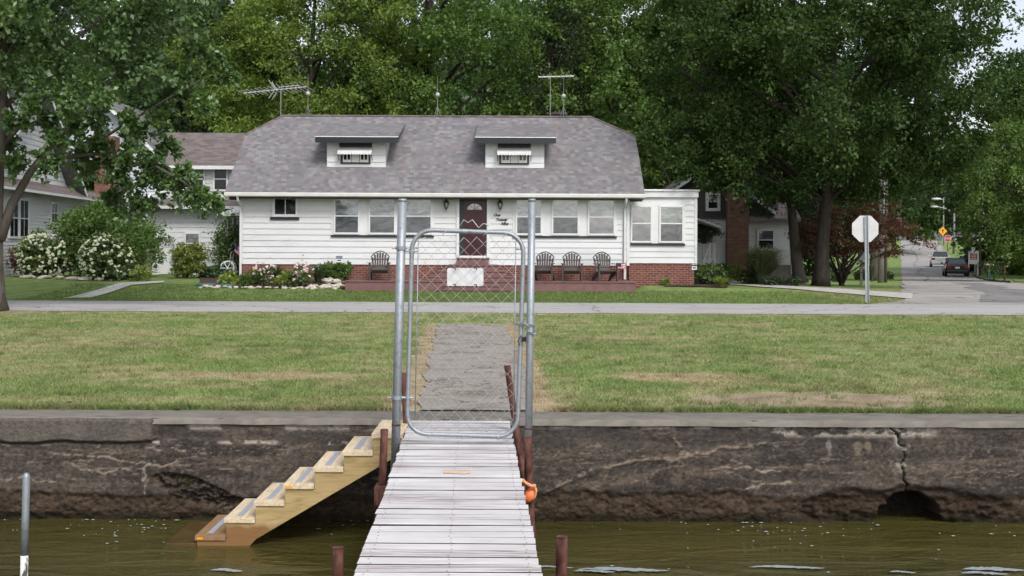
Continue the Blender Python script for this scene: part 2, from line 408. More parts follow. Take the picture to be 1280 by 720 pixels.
def make_leaf(name, cols, trans=.3, gloss=.05, grough=.5):
    t = NT(name); v = t.attr('tint').outputs['Fac']
    c = t.ramp(v, cols)
    d = t.n('BsdfDiffuse'); t.put(d.inputs[0], c); tr = t.n('BsdfTranslucent'); t.put(tr.inputs[0], t.mix(1.0, c, (1.15, 1.2, .6), 'MULTIPLY'))
    m = t.n('MixShader'); m.inputs[0].default_value = trans
    t.link(d.outputs[0], m.inputs[1]); t.link(tr.outputs[0], m.inputs[2])
    g = t.n('BsdfGlossy'); g.inputs['Roughness'].default_value = grough; g.inputs['Color'].default_value = (.9, .95, 1, 1)
    m2 = t.n('MixShader'); m2.inputs[0].default_value = gloss
    t.link(m.outputs[0], m2.inputs[1]); t.link(g.outputs[0], m2.inputs[2]); t.link(m2.outputs[0], t.out.inputs[0]); return t.mat
MT['lf_maple'] = make_leaf('maple_leaves', [(.045,.090,.022), (.080,.148,.033), (.135,.225,.054)], .36, .065)
MT['lf_oak'] = make_leaf('dark_leaves', [(.025,.050,.013), (.045,.082,.021), (.080,.130,.033)], .34, .012)
MT['lf_locust'] = make_leaf('yellow_green_leaves', [(.105,.155,.028), (.155,.225,.042), (.215,.30,.064)], .42, .02)
MT['lf_mid'] = make_leaf('mid_green_leaves', [(.062,.112,.026), (.100,.172,.040), (.150,.24,.060)], .38, .02)
MT['lf_light'] = make_leaf('light_green_leaves', [(.075,.13,.030), (.125,.20,.046), (.18,.27,.068)], .38, .02)
MT['lf_dark'] = make_leaf('deep_green_leaves', [(.027,.054,.020), (.044,.084,.030), (.070,.122,.044)], .3, .03)
MT['lf_conifer'] = make_leaf('conifer_needles', [(.025,.042,.018), (.042,.066,.027), (.066,.096,.04)], .2, .02)
MT['lf_red'] = make_leaf('copper_leaves', [(.060,.026,.017), (.115,.045,.026), (.19,.085,.042)], .35, .04)
MT['lf_bush'] = make_leaf('bush_leaves', [(.045,.082,.016), (.085,.14,.026), (.16,.21,.042)], .3, .06)
MT['lf_yew'] = make_leaf('gold_tipped_leaves', [(.06,.10,.014), (.14,.18,.024), (.27,.28,.04)], .3, .05)
MT['lf_hosta'] = make_leaf('lime_leaves', [(.13,.19,.03), (.22,.29,.05), (.33,.38,.08)], .35, .06)
MT['lf_lily'] = make_leaf('strap_leaves', [(.035,.065,.018), (.06,.10,.028), (.10,.145,.045)], .3, .06)
MT['lf_mag'] = make_leaf('feather_grass_blades', [(.045,.065,.028), (.08,.105,.045), (.22,.20,.11)], .3, .05)
MT['bark'] = mat('tree_bark', [(.045,.038,.033), (.095,.082,.07), (.065,.056,.048)], 9, .95, .9, 22, (1, 1, .25), spec=.15)
MT['bark_dark'] = mat('dark_bark', [(.022,.018,.016), (.05,.042,.036)], 9, .95, .9, 22, (1, 1, .25), spec=.15)

def make_wood(name, cols, ax='x'):
    t = NT(name); g = t.n('NewGeometry'); rnd = g.outputs['Random Per Island']
    st = (2.2, 34, 34) if ax == 'x' else (34, 2.2, 34)
    m = t.pos(st); va = t.n('VectorMath', operation='ADD'); cb = t.n('CombineXYZ')
    for i in range(3): t.link(t.math('MULTIPLY', rnd, 57.0 + 13 * i), cb.inputs[i])
    t.link(m, va.inputs[0]); t.link(cb.outputs[0], va.inputs[1])
    n = t.noise(va.outputs[0], 1.0, 6, .6, .6)
    f = t.math('ADD', n, t.math('MULTIPLY', t.math('SUBTRACT', rnd, .5), .38))
    c = t.ramp(f, cols, .22, .78)
    big = t.noise(t.pos(), 2.2, 4); c = t.mix(.5, c, t.ramp(big, [(.78,.76,.76), (1.06,1.06,1.06)], .35, .65), 'MULTIPLY')
    t.bsdf(c, .85, 0, .2, t.bump(n, .35, .006)); return t.mat
MT['dock_wood'] = make_wood('weathered_decking', [(.27,.225,.215), (.47,.445,.44), (.56,.54,.54), (.51,.49,.485), (.65,.635,.64)])
MT['joist_wood'] = make_wood('weathered_joist', [(.13,.11,.095), (.25,.22,.19)], 'y')
def make_lumber(name, cols, scale=(3, 26, 26)):
    t = NT(name); n = t.noise(t.pos(scale), 1.0, 5, .55, 1.2)
    c = t.ramp(n, cols, .28, .72)
    v = t.n('TexVoronoi'); v.inputs['Scale'].default_value = 5.0; t.link(t.pos((1, 1, 1)), v.inputs['Vector'])
    k = t.math('LESS_THAN', v.outputs[0], .06); c = t.mix(t.math('MULTIPLY', k, .7), c, (.10, .055, .025))
    # timber near the waterline has soaked up dark water
    g = t.n('NewGeometry'); s = t.n('SeparateXYZ'); t.link(g.outputs['Position'], s.inputs[0])
    wz = t.math('ADD', s.outputs[2], t.math('MULTIPLY', t.math('SUBTRACT', t.noise(t.pos(), 6, 3), .5), .14))
    wet = t.n('MapRange'); wet.inputs[1].default_value = -.74; wet.inputs[2].default_value = -.80; t.link(wz, wet.inputs[0])
    c = t.mix(wet.outputs[0], c, t.mix(.82, c, (.17, .075, .024)))
    t.bsdf(c, .75, 0, .25, t.bump(n, .2, .004)); return t.mat
MT['tread_wood'] = make_lumber('new_pine_treads', [(.40,.30,.18), (.58,.47,.32), (.67,.56,.42)], (30, 3.5, 30))
MT['stringer_wood'] = make_lumber('treated_pine', [(.25,.175,.075), (.38,.275,.125), (.44,.335,.175)], (3.2, 26, 22))

def make_water():
    t = NT('murky_water'); p1 = t.pos((.55, 1.6, 1)); p2 = t.pos((1, 2.4, 1))
    h = t.math('ADD', t.math('MULTIPLY', t.noise(p1, 2.2, 4, .5, .8), 1.0), t.math('MULTIPLY', t.noise(p2, 8, 3, .5, .5), .14))
    c = t.ramp(t.noise(t.pos((.5, 1, 1)), 1.1, 4), [(.042,.038,.011), (.062,.054,.015)], .3, .7)
    t.bsdf(c, .04, 0, .5, t.bump(h, .6, .10), IOR=1.33); return t.mat
MT['water'] = make_water()
def make_seawall():
    t = NT('stained_concrete'); col = t.attr('Col').outputs['Color']; p = t.pos((1, 1, 1.6))
    c = t.mix(.75, col, t.ramp(t.noise(p, 28, 6, .65), [(.45,.44,.43), (1.5,1.45,1.4)], .3, .72), 'MULTIPLY')
    v = t.noise(t.pos((1, 1, 1)), 75, 3); c = t.mix(t.math('GREATER_THAN', v, .69), c, (.02, .018, .016))
    t.bsdf(c, .93, 0, .2, t.bump(t.noise(p, 40, 6, .65), .8, .02)); return t.mat
MT['seawall'] = make_seawall()
# ---------------------------------------------------------------- foliage
def unit(a): return a / np.maximum(np.linalg.norm(a, axis=-1, keepdims=True), 1e-9)
def spray_leaves(cl, rad, K, L, ll, lw, rng, flat=.6, droop=.25, up=.6, spread=.12, tint0=None, jit=.5):
    """cl: (N,3) clump centres, rad: (N,) clump radii; K twigs per clump, L leaves per twig -> quads"""
    N = len(cl)
    d = rng.normal(size=(N, K, 3)); d[..., 2] = d[..., 2] * flat + .12; d = unit(d)
    t = rng.uniform(.15, 1, size=(N, K, L)) ** .8
    ln = rad[:, None] * rng.uniform(.55, 1.15, size=(N, K))
    pos = cl[:, None, None, :] + d[:, :, None, :] * (t * ln[:, :, None])[..., None]
    pos[..., 2] -= droop * t ** 2 * ln[:, :, None]
    pos += rng.normal(size=pos.shape) * (spread * rad)[:, None, None, None]
    pos = pos.reshape(-1, 3); n = len(pos)
    td = np.repeat(d.reshape(-1, 3), L, axis=0)
    ld = unit(td * .8 + rng.normal(size=(n, 3)) * .75 + np.array([0, 0, -.25]))
    nm = rng.normal(size=(n, 3)) * .65 + td * .25 + np.array([0, 0, up])
    sd = unit(np.cross(ld, nm)); nn = np.cross(sd, ld)
    l = ll * rng.uniform(1 - jit, 1 + jit * .6, size=(n, 1)); w = lw * rng.uniform(1 - jit, 1 + jit * .6, size=(n, 1))
    fold = nn * w * .25
    V = np.stack([pos, pos + ld * l * .45 + sd * w * .5 + fold, pos + ld * l, pos + ld * l * .45 - sd * w * .5 + fold], 1).reshape(-1, 3)
    tc = rng.normal(.5, .13, size=(N, 1, 1)) if tint0 is None else tint0[:, None, None]
    tint = (tc + rng.normal(0, .16, size=(N, K, L)) + .16 * (t - .5)).reshape(-1)
    return V, np.clip(tint, 0, 1)
def leaf_mesh(name, V, tint, mt, parent=None):
    n = len(V) // 4; Fc = np.arange(n * 4).reshape(n, 4)
    off = rootloc(parent) if parent is not None else (0, 0, 0)
    return np_mesh(name, V, Fc, mt, parent, {'tint': ('FLOAT', 'FACE', tint)}, off)
def ell_clumps(n, c, r, rng, lo=.35, rough=.22, seed=0, zmin=None, cut=None):
    """clump centres through an uneven ellipsoid"""
    out = []
    while len(out) < n:
        d = unit(rng.normal(size=(n * 3, 3)))
        k = 1 + rough * 2 * (fbm(d[:, 0] * 2.1 + 9 + seed, d[:, 1] * 2.1 + d[:, 2] * 2.7 + 5, seed, 3) - .5) * 2
        u = rng.uniform(lo ** 3, 1, size=(n * 3, 1)) ** (1 / 3)
        p = np.array(c) + d * u * k[:, None] * np.array(r)
        if zmin is not None: p = p[p[:, 2] > zmin]
        if cut is not None: p = p[cut(p)]
        out.extend(p.tolist())
    return np.array(out[:n])
def limbs(mb, base, top, r0, cl, rng, frac=.4, lean=None, sides=8, rmin=.018, zlow=.3, rl=.3):
    """tapered trunk with limbs reaching the clumps"""
    base, top = Vector(base), Vector(top); n = 9
    pts = []; rs = []
    for i in range(n):
        t = i / (n - 1); p = base.lerp(top, t)
        w = .06 * (top - base).length * math.sin(t * math.pi) * .35
        p += Vector((w * math.sin(3.1 * t + r0 * 50), w * math.cos(2.3 * t + r0 * 31), 0)); pts.append(p)
        rs.append(max(rmin, r0 * ((1 - t) ** .75 * .92 + .08) * (1 + .55 * max(0, .12 - t) / .12)))
    pts.insert(1, pts[0].lerp(pts[1], .3)); rs.insert(1, r0 * 1.12); rs[0] = r0 * 1.5
    mb.tube(pts, rs, sides)
    def at(t):
        x = t * (len(pts) - 1); i = min(int(x), len(pts) - 2); return pts[i].lerp(pts[i + 1], x - i), rs[i] * (1 - x + i) + rs[i + 1] * (x - i)
    H = (top - base).length
    for c in cl:
        if rng.random() > frac: continue
        c = Vector(c); h = (c - base).dot((top - base).normalized()) / H
        out = (c - base.lerp(top, min(1, max(0, h)))).length
        t = min(.95, max(zlow, h - .55 * out / H - .05 + rng.uniform(-.05, .05)))
        s, r = at(t); r = min(r * .6, rl * r0 + .004); L = (c - s).length
        m1 = s.lerp(c, .35) + Vector((0, 0, .10 * L)); m2 = s.lerp(c, .7) + Vector((0, 0, .07 * L))
        j = Vector(rng.normal(size=3).tolist()) * .05 * L
        mb.tube([s, m1 + j, m2 - j, c], [r, r * .7, r * .45, max(.006, r * .18)], 5)
def tree(name, label, cat, base, top, r0, cl, rad, leaf, bark, K=10, L=12, ll=.14, lw=.1, seed=1, frac=.4, group=None, **kw):
    rng = np.random.default_rng(seed)
    root = empty(name, Vector(base), label, cat, group)
    lk = {k: kw.pop(k) for k in ('zlow', 'sides', 'rl') if k in kw}
    extra = kw.pop('extra', None); nl = kw.pop('nl', None)
    mb = MB(); limbs(mb, base, top, r0, cl[:nl] if nl else cl, rng, frac, **lk)
    if extra: extra(mb)
    mb.build('trunk', MT[bark], root, smooth=True)
    V, tint = spray_leaves(np.asarray(cl), np.asarray(rad), K, L, ll, lw, rng, **kw)
    leaf_mesh('crown', V, tint, MT[leaf], root)
    return root
def bush(name, label, c, r, leaf, n=60, K=8, L=8, ll=.09, lw=.05, seed=1, group=None, cat='shrub', rough=.2, **kw):
    """c: point on the ground, r: (rx, ry, height)"""
    rng = np.random.default_rng(seed); c = Vector(c)
    root = empty(name, c, label, cat, group)
    cl = ell_clumps(n, (c.x, c.y, c.z + r[2] * .48), (r[0] * .85, r[1] * .85, r[2] * .46), rng, .2, rough, seed, c.z + .04)
    mb = MB()
    for i in range(0, n, 4):
        p = Vector(cl[i]); a = c + Vector((rng.normal() * .06, rng.normal() * .06, -.02))
        mb.tube([a, a.lerp(p, .5) + Vector((0, 0, .05)), p], [.022, .015, .005], 5)
    mb.build('stem', MT['bark'], root)
    V, tint = spray_leaves(cl, np.full(n, r[2] * .22), K, L, ll, lw, rng, **kw)
    V[:, 2] = np.maximum(V[:, 2], c.z + .01)
    leaf_mesh('foliage', V, tint, MT[leaf], root)
    return root, cl
def blades(c, n, h, spread, w, rng, seg=4, lean=1.0):
    """fountain of arching strap leaves -> quads and tint"""
    a = rng.uniform(0, 2 * math.pi, n); hh = h * rng.uniform(.55, 1.1, n); s = spread * rng.uniform(.15, 1, n) * lean
    b = np.stack([np.cos(a), np.sin(a), np.zeros(n)], 1); side = np.stack([-np.sin(a), np.cos(a), np.zeros(n)], 1)
    base = np.array(c) + b * (.12 * spread * rng.uniform(0, 1, n))[:, None]
    rows = []
    for i in range(seg + 1):
        t = i / seg
        p = base + b * (s * t ** 1.6)[:, None]; p[:, 2] += hh * (1.55 * t - .75 * t ** 2.4) * (1 - .25 * (s / spread) * t)
        ww = w * (1 - .85 * t ** 1.5) / 2
        rows.append((p + side * ww, p - side * ww))
    V = []; 
    for i in range(seg): V.append(np.stack([rows[i][0], rows[i][1], rows[i + 1][1], rows[i + 1][0]], 1))
    V = np.concatenate(V, 0).reshape(-1, 3)
    tint = np.concatenate([np.clip(rng.normal(.42, .15, n) * 0 + .3 + .12 * i + rng.normal(0, .12, n), 0, 1) for i in range(seg)])
    return V, tint
def strap_plant(name, label, c, n, h, spread, w, leaf, seed, group=None, cat='plant'):
    V, tint = blades(c, n, h, spread, w, np.random.default_rng(seed))
    m = len(V) // 4; o = np_mesh(name, V, np.arange(m * 4).reshape(m, 4), MT[leaf], None, {'tint': ('FLOAT', 'FACE', tint)}, tuple(c))
    return tag(o, label, cat, group)
# ================================================================ LAND, WATER, ROADS
WF = 10.48            # face of the sea wall
WATER = -0.94
def axis(parts):
    out = [parts[0][0]]
    for a, b, s in parts:
        n = max(1, int(round((b - a) / s))); out.extend(np.linspace(a, b, n + 1)[1:].tolist())
    return np.array(out)
GX = axis([(-420, -60, 30), (-60, -15, 1.5), (-15, 15, .12), (15, 60, 1.5), (60, 420, 30)])
GY = axis([(WF + .42, 33.6, .12), (33.6, 60, .5), (60, 300, 2.5), (300, 900, 50)])
XX, YY = np.meshgrid(GX, GY)
ZZ = np.vectorize(gz)(XX, YY)
# worn places, measured on the ground
DRY = [((800, 423), 1.5, .5, .75), ((855, 472), .95, .55, .9), ((800, 470), .6, .4, .55), ((330, 470), 1.7, .55, .8), ((150, 500), 1.6, .4, .45), ((240, 482), 1.2, .35, .5),
       ((690, 500), .35, 1.0, .5), ((120, 415), 3, 1.2, .4), ((1000, 418), 3, .8, .35), ((1180, 455), 1.6, .5, .3), ((480, 480), .35, .4, .5), ((60, 455), 1.4, .6, .4)]
BARE = [((1010, 501), 1.15, .72, 1.0), ((930, 507), .5, .4, .9), ((1105, 502), .62, .62, .9), ((0, 392), 1.3, .55, .8), ((530, 500), .2, 2.0, .0)]
PATHL = [G(522, 516), G(531, 470), G(541, 430), G(548, 406)]; PATHR = [G(668, 516), G(655, 470), G(641, 430), G(631, 406)]
def path_edges(y):
    ys = [p.y for p in PATHL]; return np.interp(y, ys, [p.x for p in PATHL]), np.interp(y, ys, [p.x for p in PATHR])
def land_masks(x, y):
    n = fbm(x * .85, y * .55, 3, 5); n2 = fbm(x * 2.6, y * 1.7, 9, 4)
    near = 1 - nstep(y, 27, 30)
    n3 = fbm(x * 1.9, y * 1.3, 77, 5); dry = (.30 * nstep(n, .46, .74) + .30 * nstep(n3, .48, .70) + .25 * nstep(n2, .5, .75)) * near * .85 + .08 * near
    dirt = np.zeros_like(x)
    for (pp, rx, ry, k) in DRY:
        c = G(*pp); d = ((x - c.x) / rx) ** 2 + ((y - c.y) / ry) ** 2 + (n2 - .5) * 1.6; dry = np.maximum(dry, k * (1 - nstep(d, .25, 1.15)))
    for (pp, rx, ry, k) in BARE:
        c = G(*pp); d = ((x - c.x) / rx) ** 2 + ((y - c.y) / ry) ** 2 + (n2 - .5) * 1.1; dirt = np.maximum(dirt, k * (1 - nstep(d, .75, 1.1)))
    # trodden, sun-scorched margin of the concrete path
    pl, pr = path_edges(y); on = (y < PATHL[-1].y + .35)
    ed = np.minimum(np.abs(x - pl), np.abs(x - pr)); inside = (x > pl) & (x < pr)
    wdt = .17 + .20 * n2 + .14 * nstep(13.0 - y, 0, 2.5)
    m = np.where(on, np.where(inside, 1.0, 1 - nstep(ed, wdt * .6, wdt * 1.25)), 0); end = (x > pl - .15) & (x < pr + .15) & (y >= PATHL[-1].y) & on
    m = np.maximum(m, end * .8); dirt = np.maximum(dirt, m * .30); dry = np.maximum(dry, m)
    dry = np.maximum(dry, .75 * (1 - nstep(np.abs(y - 26.6) + (n2 - .5) * .5, .05, .35)))
    dry = np.maximum(dry, .45 * nstep(x, 8, 12) * nstep(y, 30, 33) * (1 - nstep(y, 38, 44)))
    lush = np.clip(.15 + .85 * nstep(y, 29, 33) - .55 * nstep(x, 2, 7) * nstep(y, 29, 33), 0, 1)
    lush = np.maximum(lush, .6 * nstep(fbm(x * .6 + 3, y * .4, 21, 4), .56, .72) * near)
    c = G(470, 480); lush = np.maximum(lush, .9 * (1 - nstep(((x - c.x) / .55) ** 2 + ((y - c.y) / .5) ** 2 + (n2 - .5), .3, 1.2)))
    return np.clip(dry, 0, 1), np.clip(dirt, 0, 1), lush
xs, ys = XX.ravel(), YY.ravel(); d_, b_, l_ = land_masks(xs, ys)
zs = ZZ.ravel() + np.where((ys < 27) & (np.abs(xs) < 15), .012 * (fbm(xs * 1.5, ys * 1.5, 5, 3) - .5), 0)
zs = np.where(ys < WF + .55, -.012, zs)
lawn = np_mesh('lawn', np.stack([xs, ys, zs], 1), grid_faces(len(GX), len(GY)), MT['lawn'], None,
               {'dry': ('FLOAT', 'POINT', d_), 'dirt': ('FLOAT', 'POINT', b_), 'lush': ('FLOAT', 'POINT', l_)}, smooth=True)
tag(lawn, kind='structure')

# mown blades standing on the lawn
def grass_blades(n, x0, x1, y0, y1, h, w, seed, keep=None):
    rng = np.random.default_rng(seed)
    u = rng.uniform(0, 1, n); y = y0 * (y1 / y0) ** u                       # denser towards the water
    x = rng.uniform(-1, 1, n) * (y * .66) if keep is None else rng.uniform(x0, x1, n)
    d, b, l = land_masks(x, y)
    ok = (rng.uniform(0, 1, n) > b * .93) & (rng.uniform(0, 1, n) > .35 * d)
    if keep is not None: ok &= keep(x, y)
    x, y, d, b, l = x[ok], y[ok], d[ok], b[ok], l[ok]; n = len(x)
    a = rng.uniform(0, math.pi, n); hh = h * rng.uniform(.4, 1.25, n) * (1 - .45 * d); ww = w * rng.uniform(.7, 1.3, n) * (y / y0) ** .6
    z = np.vectorize(gz)(x, y) - .008; dx, dy = np.cos(a) * ww / 2, np.sin(a) * ww / 2
    lx, ly = rng.normal(0, .5, n) * hh, rng.normal(0, .5, n) * hh
    V = np.stack([np.stack([x - dx, y - dy, z], 1), np.stack([x + dx, y + dy, z], 1), np.stack([x + lx, y + ly, z + hh], 1)], 1).reshape(-1, 3)
    return V, np.clip(d * rng.uniform(.35, 1.5, n), 0, 1), l
V1, d1, l1 = grass_blades(400000, 0, 0, WF + .5, 27.02, .045, .011, 4)
V2, d2, l2 = grass_blades(60000, -14, 11.5, 31.62, 37.0, .06, .02, 5, keep=lambda x, y: ~((x > -5.6) & (x < 4.2) & (y > 37.0)))
# ragged fringe over the coping and taller tufts the mower missed
rt_ = np.random.default_rng(19)
def tufts(cx, cy, k, sp, h, seed):
    rg = np.random.default_rng(seed); n = len(cx) * k
    x = np.repeat(cx, k) + rg.normal(0, sp, n); y = np.repeat(cy, k) + rg.normal(0, sp, n); a = rg.uniform(0, math.pi, n); hh = h * rg.uniform(.4, 1.3, n); w = .011
    dx, dy = np.cos(a) * w / 2, np.sin(a) * w / 2; lx, ly = rg.normal(0, .55, n) * hh, rg.normal(-.1, .5, n) * hh; z = np.full(n, -.006)
    d, b, l = land_masks(x, y)
    return np.stack([np.stack([x - dx, y - dy, z], 1), np.stack([x + dx, y + dy, z], 1), np.stack([x + lx, y + ly, z + hh], 1)], 1).reshape(-1, 3), np.clip(d * rg.uniform(.3, 1.4, n), 0, 1), np.clip(l + .35, 0, 1)
fx = rt_.uniform(-5.6, 5.6, 900); fx = fx[(fx < -1.15) | (fx > .45)]; Vf, df, lf_ = tufts(fx, WF + .56 + .06 * (fbm(fx * 2, fx * 0, 33, 4) - .5) * 2, 14, .03, .06, 20)
tx = rt_.uniform(-1, 1, 420); ty = WF + .8 + 15.5 * rt_.uniform(0, 1, 420) ** 1.5; tx = tx * ty * .48; pl_e, pr_e = path_edges(ty); ok_ = (tx < pl_e - .1) | (tx > pr_e + .1); Vt, dt, lt_ = tufts(tx[ok_], ty[ok_], 26, .05, .075, 21)
V1 = np.concatenate([V1, Vf, Vt]); d1 = np.concatenate([d1, df, dt]); l1 = np.concatenate([l1, lf_, lt_])
Vb = np.concatenate([V1, V2]); nb = len(Vb) // 3
g_ = np_mesh('grass', Vb, np.arange(nb * 3).reshape(nb, 3), MT['blade'], None,
             {'dry': ('FLOAT', 'FACE', np.concatenate([d1, d2])), 'lush': ('FLOAT', 'FACE', np.concatenate([l1, l2]))})
tag(g_, 'short mown grass blades with straw coloured patches on the lawn', 'grass', kind='stuff')

# paved sheets
def sheet(name, pts, mt, dz, sub=None):
    """ground polygon (counter-clockwise) laid dz above the land, triangulated and subdivided to follow it"""
    import bmesh
    bm = bmesh.new(); vs = [bm.verts.new((p[0], p[1], 0)) for p in pts]; f = bm.faces.new(vs)
    bmesh.ops.triangulate(bm, faces=[f])
    for _ in range(sub or 0):
        e = [e for e in bm.edges if e.calc_length() > .6]
        if e: bmesh.ops.subdivide_edges(bm, edges=e, cuts=1)
    for v in bm.verts: v.co.z = gz(v.co.x, v.co.y) + dz
    bmesh.ops.recalc_face_normals(bm, faces=bm.faces)
    for f in bm.faces:
        if f.normal.z < 0: f.normal_flip()
    me = bpy.data.meshes.new(name); bm.to_mesh(me); bm.free()
    return tag(link_mesh(name, me, MT[mt]), kind='structure')
def strip(name, rows, mt, dz, kind='structure'):
    """ribbon between matching left and right edge points"""
    nx = 9; V = []
    for a, b in rows:
        for i in range(nx):
            x, y = a[0] + (b[0]-a[0]) * i / (nx-1), a[1] + (b[1]-a[1]) * i / (nx-1); V.append((x, y, gz(x, y) + dz))
    return tag(np_mesh(name, V, grid_faces(nx, len(rows)), MT[mt]), kind=kind)
RN, RFAR = 26.85, 31.75
rx = np.arange(-80, 80.1, .5)
def wob(x, s, a): return a * (fbm(np.array([x * .9]), np.array([s * 7.0]), s, 4)[0] - .5)
near_e = [(x, RN + wob(x, 2, .28)) for x in rx]; far_e = [(x, RFAR + wob(x, 5, .22)) for x in rx]
V = []; NXR = 7
for (a, b) in zip(near_e, far_e):
    for i in range(NXR):
        t = i / (NXR - 1); V.append((a[0], a[1] + (b[1] - a[1]) * t, .010 + .05 * math.sin(math.pi * t)))
tag(np_mesh('road', V, grid_faces(NXR, len(rx))[:, ::-1], MT['asphalt'], smooth=True), kind='structure')
# the street climbing away from the junction
def sl(y): return .3368 * y + .12 + wob(y, 8, .5)
rows = []
for y in list(np.arange(31.2, 60, .6)) + list(np.arange(60, 262, 2.0)):
    fl = max(0.0, (35.0 - y) / 3.6); w = 5.75
    rows.append(((sl(y) - .9 * fl ** 2, y), (sl(y) + w + 4.5 * fl ** 2 + wob(y, 12, .4), y)))
strip('street', rows, 'street', .022)
rows = []
for y in np.arange(33.0, 62, 1.0):
    t = (y - 33) / 29; c0 = sl(y) + 2.4 + .3 * math.sin(y * .7); rows.append(((c0 + .5 * t, y), (c0 + 2.1 - 1.2 * t + .25 * math.sin(y * 1.9), y)))
strip('asphalt_patch', rows, 'patch', .030)
rows = [((sl(y) + 1.7 + .3 * math.sin(y * .23), y), (sl(y) + 1.82 + .3 * math.sin(y * .23 + .1), y)) for y in np.arange(62, 180, 2.0)]
strip('tar_seam', rows, 'patch', .034)
strip('cross_street', [((x, 188.0), (x, 196.0)) for x in np.arange(150, 40, -4.0)], 'street', .06)
# kerb along the right of the street
mb = MB(); ky = list(np.arange(62, 108, 1.5))
for a, b in zip(ky, ky[1:]):
    xa, xb = sl(a) + 5.9, sl(b) + 5.9; za, zb = gz(xa, a), gz(xb, b)
    mb.add([(xa, a, za-.05), (xa+.15, a, za-.05), (xb+.15, b, zb-.05), (xb, b, zb-.05), (xa, a, za+.13), (xa+.15, a, za+.13), (xb+.15, b, zb+.13), (xb, b, zb+.13)],
           [(0,3,2,1),(4,5,6,7),(0,1,5,4),(1,2,6,5),(2,3,7,6),(3,0,4,7)])
tag(mb.build('kerb', MT['concrete'], org=(0, 0, 0)), kind='structure')
# concrete path from the wall to the road, slabs with worn edges
V = []; prow = np.arange(WF + .50, PATHL[-1].y + .01, .09); NXP = 15
for y in prow:
    a, b = path_edges(np.array([y])); a, b = a[0] + wob(y * 3, 31, .16), b[0] + wob(y * 3, 37, .16)
    for i in range(NXP):
        x = a + (b - a) * i / (NXP - 1); jn = min(abs(y - j) for j in (11.9, 13.0, 14.3, 15.9, 17.8, 20.2))
        V.append((x, y, .012 + .008 * (fbm(np.array([x * 4]), np.array([y * 4]), 41, 3)[0] - .3) - (.014 if jn < .035 else 0)))
tag(np_mesh('path', V, grid_faces(NXP, len(prow)), MT['path'], smooth=True), kind='structure')
sheet('sidewalk', [G(1140, 374.5), G(1141, 367.5), G(1060, 362.3), G(1000, 359.3), G(945, 356.5), G(940, 352), G(915, 352), G(905, 356), G(945, 359), G(1000, 362.7), G(1060, 368)][::-1], 'sidewalk', .03, 5)
sheet('front_walk', [G(78, 373.5), G(112, 373), G(165, 357), G(205, 354), G(205, 352), G(150, 354.5)], 'sidewalk', .03, 5)
sheet('mulch_bed', [G(249, 358.5), G(300, 361), G(345, 361.5), G(432, 362), G(433, 352), G(400, 348), G(250, 348)], 'mulch', .03, 4)
sheet('shrub_bed', [G(830, 358.5), G(870, 359), G(909, 360.5), G(912, 356), G(900, 350), G(870, 347), G(838, 351)], 'mulch', .03, 4)
sheet('verge_bed', [G(926, 356), G(990, 357.5), G(992, 352), G(930, 350)], 'mulch', .03, 4)

# ---------------------------------------------------------------- water
wx = axis([(-90, -8, 6), (-8, 8, .04), (8, 90, 6)]); wy = axis([(-70, 2, 6), (2, WF + .1, .035), (WF + .1, WF + 1.2, .4)])
WX, WY = np.meshgrid(wx, wy); fine = (np.abs(WX) < 8) & (WY > 2) & (WY < WF + .1)
wz = .020 * (fbm(WX * .8, WY * 2.2, 51, 3) - .5) + .007 * (fbm(WX * 3.0, WY * 7.0, 57, 3) - .5)
WAVES = [(785, 713.5, .36, .075), (985, 710.5, .33, .06), (1242, 712.5, .30, .08), (692, 711.5, .17, .05), (285, 717, .16, .06), (1130, 716, .12, .04)]
for (px, py, lx, ly) in WAVES:
    D = (ZC - WATER) * F / (py - HY); cx = (px - 640) / F * D
    dx = (WX - cx + .03 * np.sin(WY * 40)) / lx; dy = (WY - D) / ly
    wz = wz + .012 * np.exp(-(dx ** 2) ** 1.6 - dy ** 2) * (1 + .3 * np.sin(WX * 21))
wz = np.where(fine, wz, 0)
water = np_mesh('water', np.stack([WX.ravel(), WY.ravel(), WATER + wz.ravel()], 1), grid_faces(len(wx), len(wy)), MT['water'], smooth=True)
tag(water, kind='structure')
# flecks of froth drifting against the wall, and pale strips painted as sky glints
mb = MB(); rf = random.Random(5)
spots = [(rf.gauss(170, 55), rf.gauss(664, 8)) for _ in range(34)] + [(rf.gauss(975, 26), rf.gauss(662, 8)) for _ in range(22)] + \
        [(rf.uniform(690, 1270), rf.gauss(661, 5)) for _ in range(24)] + [(rf.uniform(0, 640), rf.gauss(662, 10)) for _ in range(26)] + [(rf.uniform(700, 1280), rf.uniform(665, 718)) for _ in range(12)]
for (px, py) in spots:
    D = (ZC - WATER) * F / (max(py, 654) - HY); x = (px - 640) / F * D; r = rf.choice((.003, .004, .005, .006, .008, .013))
    n = 7; a0 = rf.random() * 6; e = rf.uniform(1, 2.2)
    ring = [(x + r * e * rf.uniform(.7, 1.1) * math.cos(a0 + 2*math.pi*j/n), D + r * rf.uniform(.7, 1.1) * math.sin(a0 + 2*math.pi*j/n), WATER + .016) for j in range(n)]
    mb.add(ring + [(x, D, WATER + .021)], [(j, (j + 1) % n, n) for j in range(n)])
